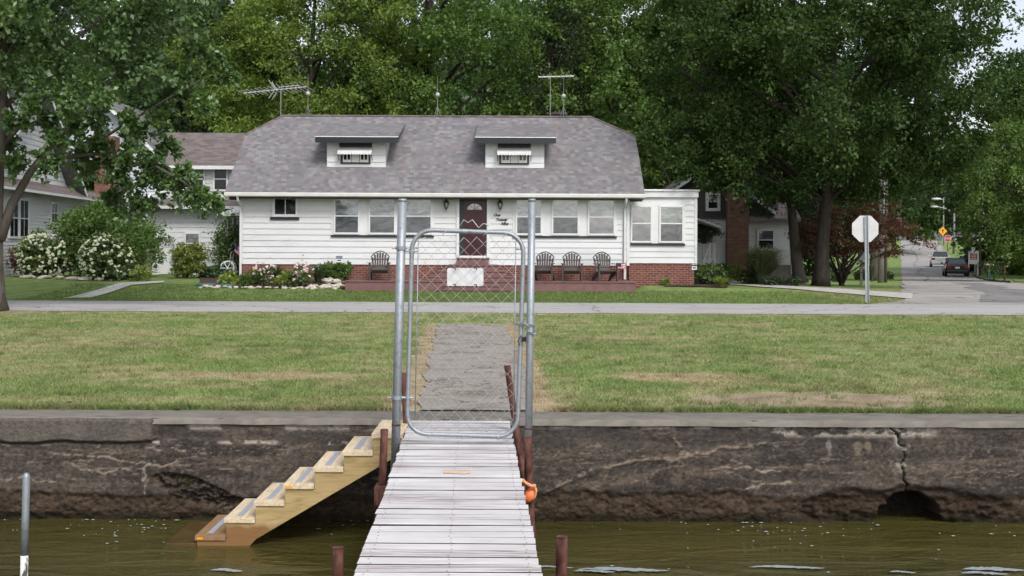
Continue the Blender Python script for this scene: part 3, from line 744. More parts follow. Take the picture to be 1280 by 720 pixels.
for (px, py, L_, w_) in ((780, 714.5, .36, .040), (745, 716.5, .16, .028), (985, 710.5, .30, .026), (1243, 712, .24, .042), (1232, 717, .18, .03), (692, 711.5, .17, .020), (285, 717.5, .13, .030), (588, 521, 0, 0), (1130, 716, .10, .02)):  # pale film patches painted where wave crests would mirror the sky
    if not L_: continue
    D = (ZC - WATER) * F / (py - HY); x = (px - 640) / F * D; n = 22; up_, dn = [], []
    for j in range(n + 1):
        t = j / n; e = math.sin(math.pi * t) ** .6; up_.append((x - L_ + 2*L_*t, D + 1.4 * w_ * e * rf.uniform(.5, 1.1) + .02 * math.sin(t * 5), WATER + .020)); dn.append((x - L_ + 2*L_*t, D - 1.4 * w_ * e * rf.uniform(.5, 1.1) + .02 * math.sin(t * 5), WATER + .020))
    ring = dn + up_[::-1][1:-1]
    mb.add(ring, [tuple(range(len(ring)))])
tag(mb.build('foam_and_glints', MT['foam_and_glints'], org=(0, 0, 0)), 'small pale froth flecks and painted sky glints on the green water', 'foam_and_glints', kind='stuff')

# ---------------------------------------------------------------- sea wall
def wpt(px, py): p = P(px, py, WF); return p.x, p.z
X = axis([(-24, -5.4, .3), (-5.4, 5.4, .0115), (5.4, 24, .3)]); Z = np.linspace(-1.25, -.004, 112)
XW, ZW = np.meshgrid(X, Z)
n1 = fbm(XW * 3, ZW * 5, 61, 5); n2 = fbm(XW * 14, ZW * 22, 63, 4); n3 = fbm(XW * 1.1, ZW * 1.4, 65, 4); st = fbm(XW * 1.2, ZW * 16, 67, 5); n4 = fbm(XW * 40, ZW * 50, 69, 3)
dep = .012 * (n1 - .5) + .010 * (n2 - .5) + .006 * (n4 - .5)
C = np.zeros(XW.shape + (3,))
def lay(mask, col):
    global C
    m = mask[..., None]; C = C * (1 - m) + np.array(col) * m
C[:] = (.074, .063, .054)
lay(nstep(n3, .40, .62), (.044, .037, .034)); lay(.65 * nstep(st, .50, .68), (.125, .100, .082)); lay(.5 * nstep(n4, .58, .70), (.13, .105, .085)); lay(.6 * nstep(n4, .42, .30), (.030, .025, .022)); lay(.5 * nstep(st, .40, .28), (.036, .030, .028))
lay(.6 * nstep(ZW, -.36, -.16) * nstep(n1, .35, .6), (.050, .045, .043))
low = ZW < -.25
# pale mineral veins
def ridge(sx, sz, s, w):
    v = fbm(XW * sx + .5 * fbm(XW * 2, ZW * 2, s + 3, 3), ZW * sz, s, 4); return 1 - nstep(np.abs(v - .5), 0, w)
zone = nstep(ZW, -.68, -.56) * (1 - nstep(ZW, -.26, -.12))
lay(.60 * ridge(1.5, 7.5, 71, .018) * zone * nstep(n2, .35, .55), (.26, .21, .17))
lay(.50 * ridge(2.6, 10, 75, .014) * zone * nstep(n1, .42, .6), (.30, .25, .20))
lay(.35 * ridge(5, 14, 79, .02) * zone, (.16, .13, .105))
def seg_dist(pts, amp=.02, fr=6, s=83):
    wx_, wz_ = XW + amp * 2 * (fbm(XW * fr, ZW * fr, s, 4) - .5), ZW + amp * 2 * (fbm(XW * fr, ZW * fr, s + 5, 4) - .5)
    d = np.full(XW.shape, 9.0); q = [wpt(*p) for p in pts]
    for (ax_, az), (bx, bz) in zip(q, q[1:]):
        vx, vz = bx - ax_, bz - az; t = np.clip(((wx_ - ax_) * vx + (wz_ - az) * vz) / (vx * vx + vz * vz), 0, 1)
        d = np.minimum(d, np.hypot(wx_ - ax_ - vx * t, wz_ - az - vz * t))
    return d
band = seg_dist([(682, 613), (725, 594), (790, 576), (860, 570), (900, 560), (960, 552)], .045, 11)
lay(.9 * (1 - nstep(band, .003, .022)) * nstep(n2, .36, .50), (.25, .195, .15)); dep -= .010 * (1 - nstep(band, .01, .04))
below = seg_dist([(682, 625), (780, 600), (900, 590)], .06); lay(.35 * (1 - nstep(below, .02, .10)) * nstep(n2, .4, .6), (.20, .155, .12))
for pts in ([(880, 587), (930, 583), (975, 590)], [(90, 582), (130, 588), (180, 585), (220, 577)], [(180, 588), (182, 620)], [(60, 565), (130, 570), (180, 578)], [(160, 560), (230, 562)], [(0, 596), (70, 600)], [(840, 545), (858, 565)], [(930, 610), (990, 604)]):
    d = seg_dist(pts, .05, 10, 91 + len(pts)); lay(.9 * (1 - nstep(d, .002, .013)) * nstep(n2, .32, .5), (.30, .25, .20))
# upper band: smooth grey slab left of the step, broken pale edge elsewhere
lx, _ = wpt(190, 540); edge = -.215 + .05 * (fbm(XW * 2.2, ZW * 0, 95, 4) - .5) * 2
slab = (1 - nstep(XW, lx - .015, lx + .015)) * nstep(ZW, edge - .008, edge + .012)
lay(.85 * slab, (.125, .110, .095)); lay(.5 * slab * nstep(fbm(XW * 9, ZW * 1.5, 97, 4), .5, .7), (.08, .072, .065)); dep -= .028 * slab
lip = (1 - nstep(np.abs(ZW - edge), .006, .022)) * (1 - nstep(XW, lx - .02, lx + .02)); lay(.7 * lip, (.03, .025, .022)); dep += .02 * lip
def spall(x0, x1, z0, amt, col, s):
    m = nstep(ZW, z0 - .04, z0 + .02) * nstep(fbm(XW * 7, ZW * 12, s, 5), .56 - amt, .62 - amt)
    m = m * nstep(XW, x0, x0 + .15) * (1 - nstep(XW, x1 - .15, x1)); lay(.85 * m, col); return m
m = spall(wpt(195, 0)[0], wpt(500, 0)[0], -.085, .10, (.42, .39, .35), 101); dep += .03 * m
m = spall(wpt(668, 0)[0], wpt(980, 0)[0], -.055, .12, (.42, .39, .35), 103); dep += .015 * m
m = spall(wpt(955, 0)[0], wpt(1180, 0)[0], -.125, .12, (.42, .39, .34), 105); lay(.6 * m * nstep(n4, .5, .64), (.14, .12, .10)); dep += .03 * m * (.4 + n2)
m = spall(wpt(1150, 0)[0], 5.6, -.045, .05, (.26, .24, .215), 107); dep += .012 * m
m = nstep(np.abs(ZW + .225 + .03 * (n1 - .5)), .022, .006) * nstep(fbm(XW * 4, ZW * 3, 109, 4), .5, .62) * nstep(XW, wpt(150, 0)[0], wpt(200, 0)[0]) * (1 - nstep(XW, -1.3, -1.0)); m = np.clip(m, 0, 1); lay(.85 * m * nstep(n2, .50, .60), (.40, .36, .31))
dep += .05 * nstep(ZW, -.03, -.004) * .3
# vertical crack
cr = seg_dist([(1113, 527), (1121, 545), (1131, 560), (1127, 578), (1132, 600), (1134, 622)], .045, 15, 111)
lay(.85 * (1 - nstep(cr, .022, .055)) * nstep(n2, .38, .52) * nstep(ZW, -.5, -.4), (.31, .285, .25)); lay(1 - nstep(cr, .002, .009), (.014, .012, .010)); dep += .05 * (1 - nstep(cr, .002, .012))
# undercut tide band and cavities
ub = -.66 + .07 * (fbm(XW * 1.7, ZW * 0 + 3, 113, 4) - .5) * 2 - .04 * nstep(XW, -5, -3) * (1 - nstep(XW, -2, 0))
ub = ub + .05 * (fbm(XW * 9, ZW * 0 + 8, 117, 4) - .5)
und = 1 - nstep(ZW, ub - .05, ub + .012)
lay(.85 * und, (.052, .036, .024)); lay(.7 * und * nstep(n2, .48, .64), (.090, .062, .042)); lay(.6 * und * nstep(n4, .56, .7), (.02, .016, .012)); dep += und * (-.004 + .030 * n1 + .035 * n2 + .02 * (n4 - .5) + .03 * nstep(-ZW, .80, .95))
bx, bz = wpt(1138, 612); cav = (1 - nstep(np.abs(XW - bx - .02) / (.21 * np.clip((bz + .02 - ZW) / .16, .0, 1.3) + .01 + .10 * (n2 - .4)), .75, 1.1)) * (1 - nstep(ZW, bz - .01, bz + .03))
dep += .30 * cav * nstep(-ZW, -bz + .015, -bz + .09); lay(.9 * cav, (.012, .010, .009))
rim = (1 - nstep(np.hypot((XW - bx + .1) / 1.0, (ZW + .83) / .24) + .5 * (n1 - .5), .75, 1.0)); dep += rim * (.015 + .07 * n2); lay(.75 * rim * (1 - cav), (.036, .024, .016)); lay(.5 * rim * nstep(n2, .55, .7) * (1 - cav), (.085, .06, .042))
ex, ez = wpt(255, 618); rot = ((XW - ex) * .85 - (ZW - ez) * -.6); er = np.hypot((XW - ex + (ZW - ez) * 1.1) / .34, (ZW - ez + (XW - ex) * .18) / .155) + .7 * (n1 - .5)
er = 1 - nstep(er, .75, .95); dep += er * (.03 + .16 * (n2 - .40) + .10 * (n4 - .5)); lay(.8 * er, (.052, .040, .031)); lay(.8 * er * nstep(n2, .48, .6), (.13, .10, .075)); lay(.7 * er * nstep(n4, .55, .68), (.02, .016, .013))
for (px, py, w, h) in ((788, 0, 0, 0), (1036, 557, .035, .10), (1072, 560, .06, .09), (1085, 558, .04, .07)):
    if w: a, b = wpt(px, py); lay(.6 * (1 - nstep(np.hypot((XW - a) / w, (ZW - b) / h) + n2 - .5, .4, 1.0)), (.24, .19, .14) if px > 1040 else (.26, .245, .225))
alg = (1 - nstep(ZW, WATER + .02, WATER + .075 + .06 * n1)); lay(.8 * alg, (.014, .013, .007))
Yw = WF + dep
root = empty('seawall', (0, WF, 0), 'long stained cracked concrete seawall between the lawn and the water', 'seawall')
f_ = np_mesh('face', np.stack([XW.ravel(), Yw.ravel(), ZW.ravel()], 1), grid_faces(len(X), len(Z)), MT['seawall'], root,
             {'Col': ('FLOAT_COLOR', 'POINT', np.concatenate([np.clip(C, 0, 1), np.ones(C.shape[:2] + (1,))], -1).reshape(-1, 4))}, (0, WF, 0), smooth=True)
cy = np.array([0, .012, .03, .06, .14, .24, .36, .5, .57]); cx_ = axis([(-24, -5.6, .6), (-5.6, 5.6, .03), (5.6, 24, .6)])
CX, CY = np.meshgrid(cx_, cy); w_ = fbm(CX * 5, CY * 0, 121, 4) - .5
cz = np.where(CY < .001, -.055, np.where(CY < .02, -.018, 0.0)) + .008 * (fbm(CX * 6, CY * 6, 123, 4) - .5); cz = np.where(CY > .52, -.03, cz)
yy = WF - .018 + CY + np.where(CY < .05, .035 * w_, .0) + np.where(CY > .45, .05 * (fbm(CX * 3, CY * 0, 125, 4) - .5), 0)
np_mesh('coping', np.stack([CX.ravel(), yy.ravel(), cz.ravel()], 1), grid_faces(len(cx_), len(cy)), MT['concrete'], root, None, (0, WF, 0), smooth=True)
# ================================================================ HOUSES
U = Vector((1, 0, 0)); NF = Vector((0, -1, 0))
def siding(mb, a, b, z0, z1, exp=.2, lip=.026, clip=None, mi=0):
    """lapped boards from plan point a to b (outside on the walker's right)"""
    a, b = Vector((a[0], a[1], 0)), Vector((b[0], b[1], 0)); d = b - a; L = d.length; d /= L; n = Vector((d.y, -d.x, 0))
    z = z0
    while z < z1 - .01:
        zt = min(z + exp, z1)
        l0, r0 = clip(z) if clip else (0, L); l1, r1 = clip(zt) if clip else (0, L)
        q = lambda s, o, h: a + d * s + n * o + Vector((0, 0, h))
        mb.add([q(l0, lip, z), q(r0, lip, z), q(r1, .002, zt), q(l1, .002, zt), q(l0, 0, z), q(r0, 0, z), q(l0, -.1, z), q(r0, -.1, z), q(r1, -.1, zt), q(l1, -.1, zt)],
               [(0, 1, 2, 3), (5, 1, 0, 4), (0, 3, 9, 6, 4), (1, 5, 7, 8, 2)], mi)
        z = zt
    return mb
def window(par, o, u, n, u0, u1, z0, z1, top='pane_light', bot='pane_screen', fw=.07, split=.5, proud=.06, fm='white_paint', label=None, rail=True, grid=0):
    """double hung window: casing, meeting rail, two panes"""
    mb = MB()
    mb.ubox(o, u, n, u0, u0 + fw, 0, proud, z0, z1); mb.ubox(o, u, n, u1 - fw, u1, 0, proud, z0, z1)
    mb.ubox(o, u, n, u0 + fw, u1 - fw, 0, proud, z1 - fw, z1); mb.ubox(o, u, n, u0 + fw, u1 - fw, 0, proud, z0, z0 + fw)
    zm = z0 + fw + (z1 - z0 - 2 * fw) * split
    if rail: mb.ubox(o, u, n, u0 + fw, u1 - fw, 0, proud - .012, zm - .022, zm + .022)
    for k in range(grid): x = u0 + fw + (u1 - u0 - 2 * fw) * (k + 1) / (grid + 1); mb.ubox(o, u, n, x - .015, x + .015, 0, proud - .014, z0 + fw, z1 - fw)
    w = mb.build('window', MT[fm], par, bevel=.004)
    if label: w['label'] = label
    for (za, zb, m) in ((zm, z1 - fw, top), (z0 + fw, zm, bot)):
        p = MB(); p.ubox(o, u, n, u0 + fw - .01, u1 - fw + .01, .004, proud - .020, za, zb); p.build('pane', MT[m], w)
    return w
HW = 39.0
def WX_(px, D=HW): return P(px, 307, D).x
def WZ_(py, D=HW, px=545): return P(px, py, D).z

# ---------------------------------------------------------------- main bungalow
g0 = .10
hx0, hx1 = WX_(302), WX_(785)
home = empty('bungalow', ((hx0 + hx1) / 2, HW, g0), 'long white bungalow with mauve shingle roof, two dormers and a dark red door', 'house')
SB = WZ_(331); EZ = 3.18
mb = MB(); o = Vector((0, HW, 0))
siding(mb, (hx0, HW), (hx1, HW), SB, EZ + .1)
for (pa, pb) in (((hx1, HW), (hx1, HW + 7.6)), ((hx1, HW + 7.6), (hx0, HW + 7.6)), ((hx0, HW + 7.6), (hx0, HW))): siding(mb, pa, pb, SB, EZ + .1)
def gclip(L):
    def c(z):
        t = (z - EZ) / .737; return (max(0, t - .5), min(L, L - t + .5))
    return c
siding(mb, (hx1, HW), (hx1, HW + 7.6), EZ + .1, 5.3, clip=gclip(7.6)); siding(mb, (hx0, HW + 7.6), (hx0, HW), EZ + .1, 5.3, clip=gclip(7.6))
for x in (hx0, hx1): mb.box(x - .05, x + .05, HW - .03, HW + .07, SB, EZ + .1)
mb.build('wall', MT['white_siding'], home)
mb = MB(); mb.box(hx0 + .02, hx1 - .02, HW + .006, HW + 7.5, -.3, SB + .02); mb.build('brick_base', MT['brick'], home)
# roof with clipped gables
y0, y1, yr = 38.46, 46.74, 42.6; ze, zc, zr = 3.32, 5.53, 6.33; yc0, yc1 = 41.46, 43.74
rl, rr = P(281, 243, 38.5).x, P(806, 243, 38.5).x; gl, gr = P(353, 146, yr).x, P(739, 146, yr).x
e1, e2, c1, c2, r1, r2 = (rl, y0, ze), (rr, y0, ze), (rr, yc0, zc), (rl, yc0, zc), (gl, yr, zr), (gr, yr, zr)
k1, k2, b1, b2 = (rr, yc1, zc), (rl, yc1, zc), (rl, y1, ze), (rr, y1, ze)
mb = MB(); mb.slab([[e1, e2, c1, r2, r1, c2], [b2, b1, k2, r1, r2, k1], [c1, k1, r2], [k2, c2, r1]], .10, 0, 1)
roof = mb.build('roof', [MT['shingle'], MT['white_paint']], home)
mb = MB(); mb.tube([(gl, yr, zr + .012), (gr, yr, zr + .012)], .05, 6); mb.build('ridge_cap', MT['shingle_brown'], roof)
for a, b in ((c2, r1), (c1, r2)): mb = MB(); mb.tube([Vector(a) + Vector((0, 0, .01)), Vector(b) + Vector((0, 0, .01))], .035, 6); mb.build('hip_cap', MT['shingle_brown'], roof)
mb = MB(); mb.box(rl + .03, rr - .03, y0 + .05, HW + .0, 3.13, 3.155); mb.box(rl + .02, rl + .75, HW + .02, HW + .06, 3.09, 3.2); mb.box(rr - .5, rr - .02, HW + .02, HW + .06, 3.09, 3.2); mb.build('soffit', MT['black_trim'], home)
mb = MB(); mb.prism([(rl - .03, y0 - .1, 3.30), (rl - .03, y0 - .085, 3.20), (rl - .03, y0 + .02, 3.17), (rl - .03, y0 + .035, 3.30)], (rr - rl + .06, 0, 0)); mb.build('gutter', MT['old_white'], home, bevel=.006)
for (px, side) in ((300.5, -1), (781, 1)):
    x = WX_(px, HW - .1); yb = HW - .09; mb = MB()
    mb.tube([(x, y0 - .03, 3.2), (x, y0 + .05, 3.05), (x, yb, 2.85), (x, yb, .38 if side < 0 else .46)], .042, 6)
    if side < 0: mb.tube([(x, yb, .42), (x - .10, yb - .12, .26), (x - .42, yb - .45, .20)], .045, 6)
    mb.build('downspout', MT['white_paint'], home)
# front windows
wz0, wz1 = WZ_(293.5), WZ_(247.5)
for grp in ((417, 450, 460.5, 495, 505, 540.5), (644, 678, 689, 724, 734, 769)):
    xa, xb = WX_(grp[0] - 3), WX_(grp[-1] + 2)
    mb = MB(); mb.ubox(o, U, NF, xa, xb, .0, .036, wz0 - .02, wz1 + .06); mb.build('window_casing', MT['white_paint'], home)
    for i in range(3): window(home, o, U, NF, WX_(grp[2*i]), WX_(grp[2*i+1]), wz0, wz1, 'pane_light', 'pane_sky' if i == 2 and grp[0] > 600 else 'pane_screen', .065, .5, .075)
    mb = MB(); mb.ubox(o, U, NF, xa, xb, .0, .075, wz0 - .085, wz0 - .022); mb.build('sill', MT['black_trim'], home)
w = window(home, o, U, NF, WX_(340.5), WX_(373), WZ_(272), WZ_(246.5), 'pane_dark', 'pane_dark', .09, .5, .07, rail=False, grid=1, label='small high dark window in white casing')
mb = MB(); mb.ubox(o, U, NF, WX_(338), WX_(374), .0, .075, WZ_(275.5), WZ_(272.3)); mb.build('sill', MT['black_trim'], home)
# front door
dx0, dx1, dz0, dz1 = WX_(574), WX_(608.5), WZ_(321), WZ_(245)
mb = MB()
for (a, b) in ((WX_(570.5), dx0), (dx1, WX_(612))): mb.ubox(o, U, NF, a, b, 0, .06, dz0 - .02, dz1 + .05)
mb.build('door_casing', MT['white_paint'], home)
mb = MB(); mb.ubox(o, U, NF, dx0 + .002, dx1 - .002, 0, .034, dz0, dz1 + .02); dm = mb.build('door_frame', MT['black_trim'], home)
da, db = WX_(579.5), WX_(606.5); dw = db - da; dzt = dz1 - .06
mb = MB(); mb.ubox(o, U, NF, da, db, .034, .0455, dz0 + .03, dzt)
for (a, b) in ((.12, .44), (.56, .88)):
    for (c, e) in ((.05, .36), (.42, .74)):
        xa, xb, za, zb = da + dw*a, da + dw*b, dz0 + (dzt-dz0)*c, dz0 + (dzt-dz0)*e
        mb.ubox(o, U, NF, xa, xb, .046, .056, za, za + .02); mb.ubox(o, U, NF, xa, xb, .046, .056, zb - .02, zb); mb.ubox(o, U, NF, xa, xa + .02, .046, .056, za + .021, zb - .021); mb.ubox(o, U, NF, xb - .02, xb, .046, .056, za + .021, zb - .021)
door = mb.build('door', MT['door_red'], home)
mb = MB(); cx = (da + db) / 2 - .0; zf = dz0 + (dzt - dz0) * .80; rf_ = dw * .36
mb.prism([Vector((cx + rf_*math.cos(math.pi*i/12), HW - .055, zf + rf_*.82*math.sin(math.pi*i/12))) for i in range(13)], (0, .008, 0)); mb.build('fanlight', MT['pane_light'], door)
mb = MB()
for i in range(1, 4): a = math.pi * i / 4; mb.tube([(cx, HW - .057, zf), (cx + rf_*math.cos(a), HW - .057, zf + rf_*.82*math.sin(a))], .006, 4)
mb.tube([(cx + rf_*math.cos(math.pi*i/12), HW - .056, zf + rf_*.82*math.sin(math.pi*i/12)) for i in range(13)], .010, 5); mb.build('fanlight_bar', MT['door_red'], door)
mb = MB(); mb.ball((db - .07, HW - .085, dz0 + .95), .028); mb.build('handle', MT['bronze_lamp'], door, smooth=True)
mb = MB(); mb.ubox(o, U, NF, WX_(574.5), WX_(608), .06, .16, dz0 - .035, dz0 + .045); mb.build('threshold', MT['white_paint'], home)
# cursive house number in words
def lettering(s, x, y, z, size, par, mt, shear=.45, rot=0.0):
    c = bpy.data.curves.new('lettering', 'FONT'); c.body = s; c.size = size; c.shear = shear; c.extrude = .006; c.offset = .004
    ob = bpy.data.objects.new('lettering_source', c); COL.objects.link(ob)
    bpy.context.view_layer.update(); me = bpy.data.meshes.new_from_object(ob.evaluated_get(bpy.context.evaluated_depsgraph_get()))
    bpy.data.objects.remove(ob); M_ = Matrix.Rotation(rot, 4, 'Y') @ Matrix.Rotation(R(90), 4, 'X')
    me.transform(Matrix.Translation(Vector((x, y, z)) - rootloc(par)) @ M_)
    me.materials.clear(); return link_mesh('lettering', me, MT[mt], par)
for (s, px, py) in (('One', 616.5, 270), ('Twenty', 619.5, 275.5), ('Nine', 626, 280.5)): lettering(s, WX_(px), HW - .036, WZ_(py), .125, home, 'black_metal')
# dormers
def dormer(pxa, pxb, rxa, rxb):
    yd = 39.77; xa, xb = P(pxa, 190, yd).x, P(pxb, 190, yd).x; zb, zt = 4.20, 5.12
    od = Vector((0, yd, 0)); mb = MB(); siding(mb, (xa, yd), (xb, yd), zb, zt, .24)
    for (x, s) in ((xa, 0), (xb, 1)):
        a, b = ((x, yd + 2.4), (x, yd)) if not s else ((x, yd), (x, yd + 2.4))
        sl_f = (lambda z: (max(0.0, (z - 5.16) / .266 - .41), 2.4)) if s else (lambda z: (0.0, 2.4 - max(0.0, (z - 5.16) / .266 - .41)))
        siding(mb, a, b, zb, zt + .5, .1, .018, sl_f)
    dm = mb.build('dormer', MT['white_siding'], home)
    ya, yb_ = 39.36, 42.1; xl, xr = P(rxa, 175, ya).x, P(rxb, 175, ya).x
    mb = MB(); mb.slab([[(xl, ya, 5.30), (xr, ya, 5.30), (xr, yb_, 6.03), (xl, yb_, 6.03)]], .06); mb.build('dormer_roof', MT['shingle_low'], dm)
    mb = MB(); mb.box(xl, xr, ya - .03, ya - .002, 5.07, 5.255); mb.slab([[(xl + .02, ya, 5.20), (xr - .02, ya, 5.20), (xr - .02, yd + .3, 5.28), (xl + .02, yd + .3, 5.28)]], .05); mb.build('fascia', MT['black_trim'], dm)
    mb = MB(); mb.box(xl - .01, xr + .01, ya - .045, ya - .004, 5.262, 5.290); mb.build('drip_edge', MT['old_white'], dm)
    w = xb - xa; wx0, wx1 = xa + w * .235, xa + w * .745
    z0, z1 = zb + .18, zt - .17
    window(dm, od, U, NF, wx0, wx1, z0, z1 - .05, 'pane_dark', 'pane_dark', .045, .96, .062, 'black_trim', rail=False)
    mb = MB(); mb.ubox(od, U, NF, wx0 - .05, wx1 + .05, .0, .05, z1 + .0, zt - .03); mb.build('awning_housing', MT['black_trim'], dm)
    # small striped metal awning on two arms
    mb = MB(); n = 12
    for i in range(n):
        x0, x1 = wx0 - .07 + (wx1 - wx0 + .14) * i / n, wx0 - .07 + (wx1 - wx0 + .14) * (i + 1) / n
        q = lambda x, y_, z_: (x, yd - y_, z_)
        mb.add([q(x0, .05, z1 - .01), q(x1, .05, z1 - .01), q(x1, .36, z1 - .20), q(x0, .36, z1 - .20), q(x0, .36, z1 - .255), q((x0 + x1) / 2, .365, z1 - .285), q(x1, .36, z1 - .255)],
               [(3, 2, 1, 0), (3, 4, 5, 6, 2)], i % 2)
    mb.build('awning', [MT['old_white'], MT['white_paint']], dm)
    mb = MB()
    for x in (wx0 - .06, wx1 + .06): mb = MB(); mb.tube([(x, yd - .03, z0 + .12), (x, yd - .34, z1 - .23)], .012, 5); mb.build('awning_arm', MT['black_metal'], dm)
    mb = MB(); zs_, zm_ = z0 + .05, z0 + .32   # sashes with their muntins
    for (a, b) in ((.07, .36), (.64, .93), (.38, .62)):
        x0, x1 = wx0 + (wx1 - wx0) * a, wx0 + (wx1 - wx0) * b
        if a == .38: mb.ubox(od, U, NF, x0, x1, .043, .066, zs_, zm_); continue
        for (u0, u1, za, zb2) in ((x0, x1, zs_, zs_ + .09), (x0, x0 + .04, zs_ + .091, zm_), (x1 - .04, x1, zs_ + .091, zm_), ((x0 + x1) / 2 - .018, (x0 + x1) / 2 + .018, zs_ + .091, zm_)): mb.ubox(od, U, NF, u0, u1, .043, .064, za, zb2)
    mb.build('sash', MT['old_white'], dm)
dormer(409, 482, 394, 497.5); dormer(607, 680, 594, 695)
# flat roofed sun room on the side
XE = WX_(868, 39.6); ye = 39.35; oe = Vector((0, ye, 0)); sbe = WZ_(329, ye, 820); zte = WZ_(246, ye, 820)
mb = MB(); siding(mb, (hx1 + .06, ye), (XE, ye), sbe, zte, .2); siding(mb, (XE, ye), (XE, ye + 5), sbe, zte, .2); mb.box(XE - .04, XE + .05, ye - .03, ye + .05, sbe, zte)
mb.build('side_wall', MT['white_siding'], home)
mb = MB(); mb.box(hx1 + .07, XE - .03, ye + .007, ye + 5, -.3, sbe + .02); mb.build('brick_base', MT['brick'], home)
mb = MB(); mb.box(hx1 + .04, XE + .08, ye - .10, ye + 5.1, zte - .02, zte + .18); mb.box(hx1 + .03, XE + .13, ye - .15, ye + 5.15, zte + .182, zte + .25); mb.build('flat_roof', MT['white_paint'], home, bevel=.01)
ze0, ze1 = WZ_(303.5, ye, 820), WZ_(257, ye, 820)
mb = MB(); mb.ubox(oe, U, NF, WX_(784.5, ye) + .07, WX_(856, ye), 0, .036, ze0 - .02, ze1 + .05); mb.build('window_casing', MT['white_paint'], home)
window(home, oe, U, NF, WX_(786, ye) + .05, WX_(815, ye), ze0, ze1, 'pane_sky', 'pane_sky', .06, .52, .075, label='window mirroring bare sky and tree tops')
window(home, oe, U, NF, WX_(823.5, ye), WX_(854.5, ye), ze0, ze1, 'pane_blind', 'pane_screen', .06, .52, .075, label='window with slatted blind in its upper sash')
mb = MB(); mb.ubox(oe, U, NF, WX_(785.5, ye) + .07, WX_(856, ye), 0, .075, ze0 - .09, ze0 - .022); mb.build('sill', MT['black_trim'], home)
mb = MB(); mb.box(gr - 1.35, gr - .95, 43.6, 44.1, 5.4, 6.55); mb.box(gr - 1.45, gr - .85, 43.5, 44.2, 6.55, 6.62); mb.build('vent', MT['grey_shakes'], home)

# lanterns beside the door: each its own thing
def lantern(px, label):
    x, z = WX_(px), WZ_(257); root = empty('wall_lantern', (x, HW - .03, z), label, 'lantern', 'lanterns beside the front door')
    c = Vector((x, HW - .16, z)); mb = MB()
    mb.lathe([(.01, .26), (.02, .2), (.05, .17), (.095, .11), (.10, .085), (.02, .085)], c, 10); mb.lathe([(.02, -.17), (.015, -.13), (.05, -.10), (.05, -.085)], c, 10)
    for i in range(6): a = i * math.pi / 3; mb.tube([c + Vector((.09*math.cos(a), .09*math.sin(a), .09)), c + Vector((.045*math.cos(a), .045*math.sin(a), -.09))], .008, 4)
    mb.build('cage', MT['bronze_lamp'], root)
    mb = MB(); mb.lathe([(.035, -.085), (.075, .08)], c, 10); mb.build('glass', MT['lamp_glass'], root, smooth=True)
    mb = MB(); mb.box(x - .05, x + .05, HW - .05, HW - .022, z - .02, z + .18); mb.tube([(x, HW - .05, z + .08), (x, HW - .11, z + .28), c + Vector((0, 0, .25))], .012, 5); mb.build('bracket', MT['bronze_lamp'], root)
lantern(558, 'bronze wall lantern on white boards, on the plain side of the red door'); lantern(625, 'bronze wall lantern directly above the cursive house number')

# painted deck and the steps to the door
dkx0, dkx1 = P(430, 350, 37.2).x, P(796, 352, 37.2).x; dz_ = .42
deck = empty('deck', ((dkx0 + dkx1) / 2, 37.2, .08), 'low brown painted deck along the bungalow front', 'deck')
mb = MB(); y = 37.2
while y < HW - .05: mb.box(dkx0, dkx1, y, min(y + .134, HW - .01), dz_ - .03, dz_); y += .14
mb.build('platform', MT['deck_paint'], deck)
mb = MB(); mb.box(dkx0 + .03, dkx1 - .03, 37.23, 37.27, -.05, dz_ - .032); mb.box(dkx0 + .03, dkx0 + .07, 37.275, HW - .02, -.05, dz_ - .032); mb.box(dkx1 - .07, dkx1 - .03, 37.275, HW - .02, -.05, dz_ - .032); mb.build('skirt', MT['deck_paint'], deck)
steps = empty('door_steps', (WX_(591), 38.3, .42), 'brown tiered wooden steps climbing from the deck to the red door', 'steps')
TI = [(571, 611.5, WZ_(322), 38.45), (560, 622.5, WZ_(330.2), 38.15), (547, 634, WZ_(337.4), 37.86), (535, 646, WZ_(344), 37.58)]
zprev = .425
for i, (a, b, zt, yf) in enumerate(TI[::-1]):
    xa, xb = P(a, 330, yf).x, P(b, 330, yf).x
    mb = MB(); mb.box(xa + .02, xb - .02, yf + .03, HW - .075, zprev, zt - .035); mb.box(xa, xb, yf, HW - .07, zt - .034, zt); mb.build('tier', MT['deck_paint'], steps); zprev = zt + .001
st2 = empty('garden_steps', (WX_(591), 36.9, .08), 'two broad brown steps from the grass up to the deck', 'steps')
for (a, b, zt, yf) in ((554, 627, .30, 36.9), (544, 638, .18, 36.6)):
    xa, xb = P(a, 360, yf).x, P(b, 360, yf).x; mb = MB(); mb.box(xa + .02, xb - .02, yf + .03, 37.195 if zt > .2 else 36.895, 0.0, zt - .035); mb.box(xa, xb, yf, 37.19 if zt > .2 else 36.92, zt - .034, zt); mb.build('tier', MT['deck_paint'], st2)

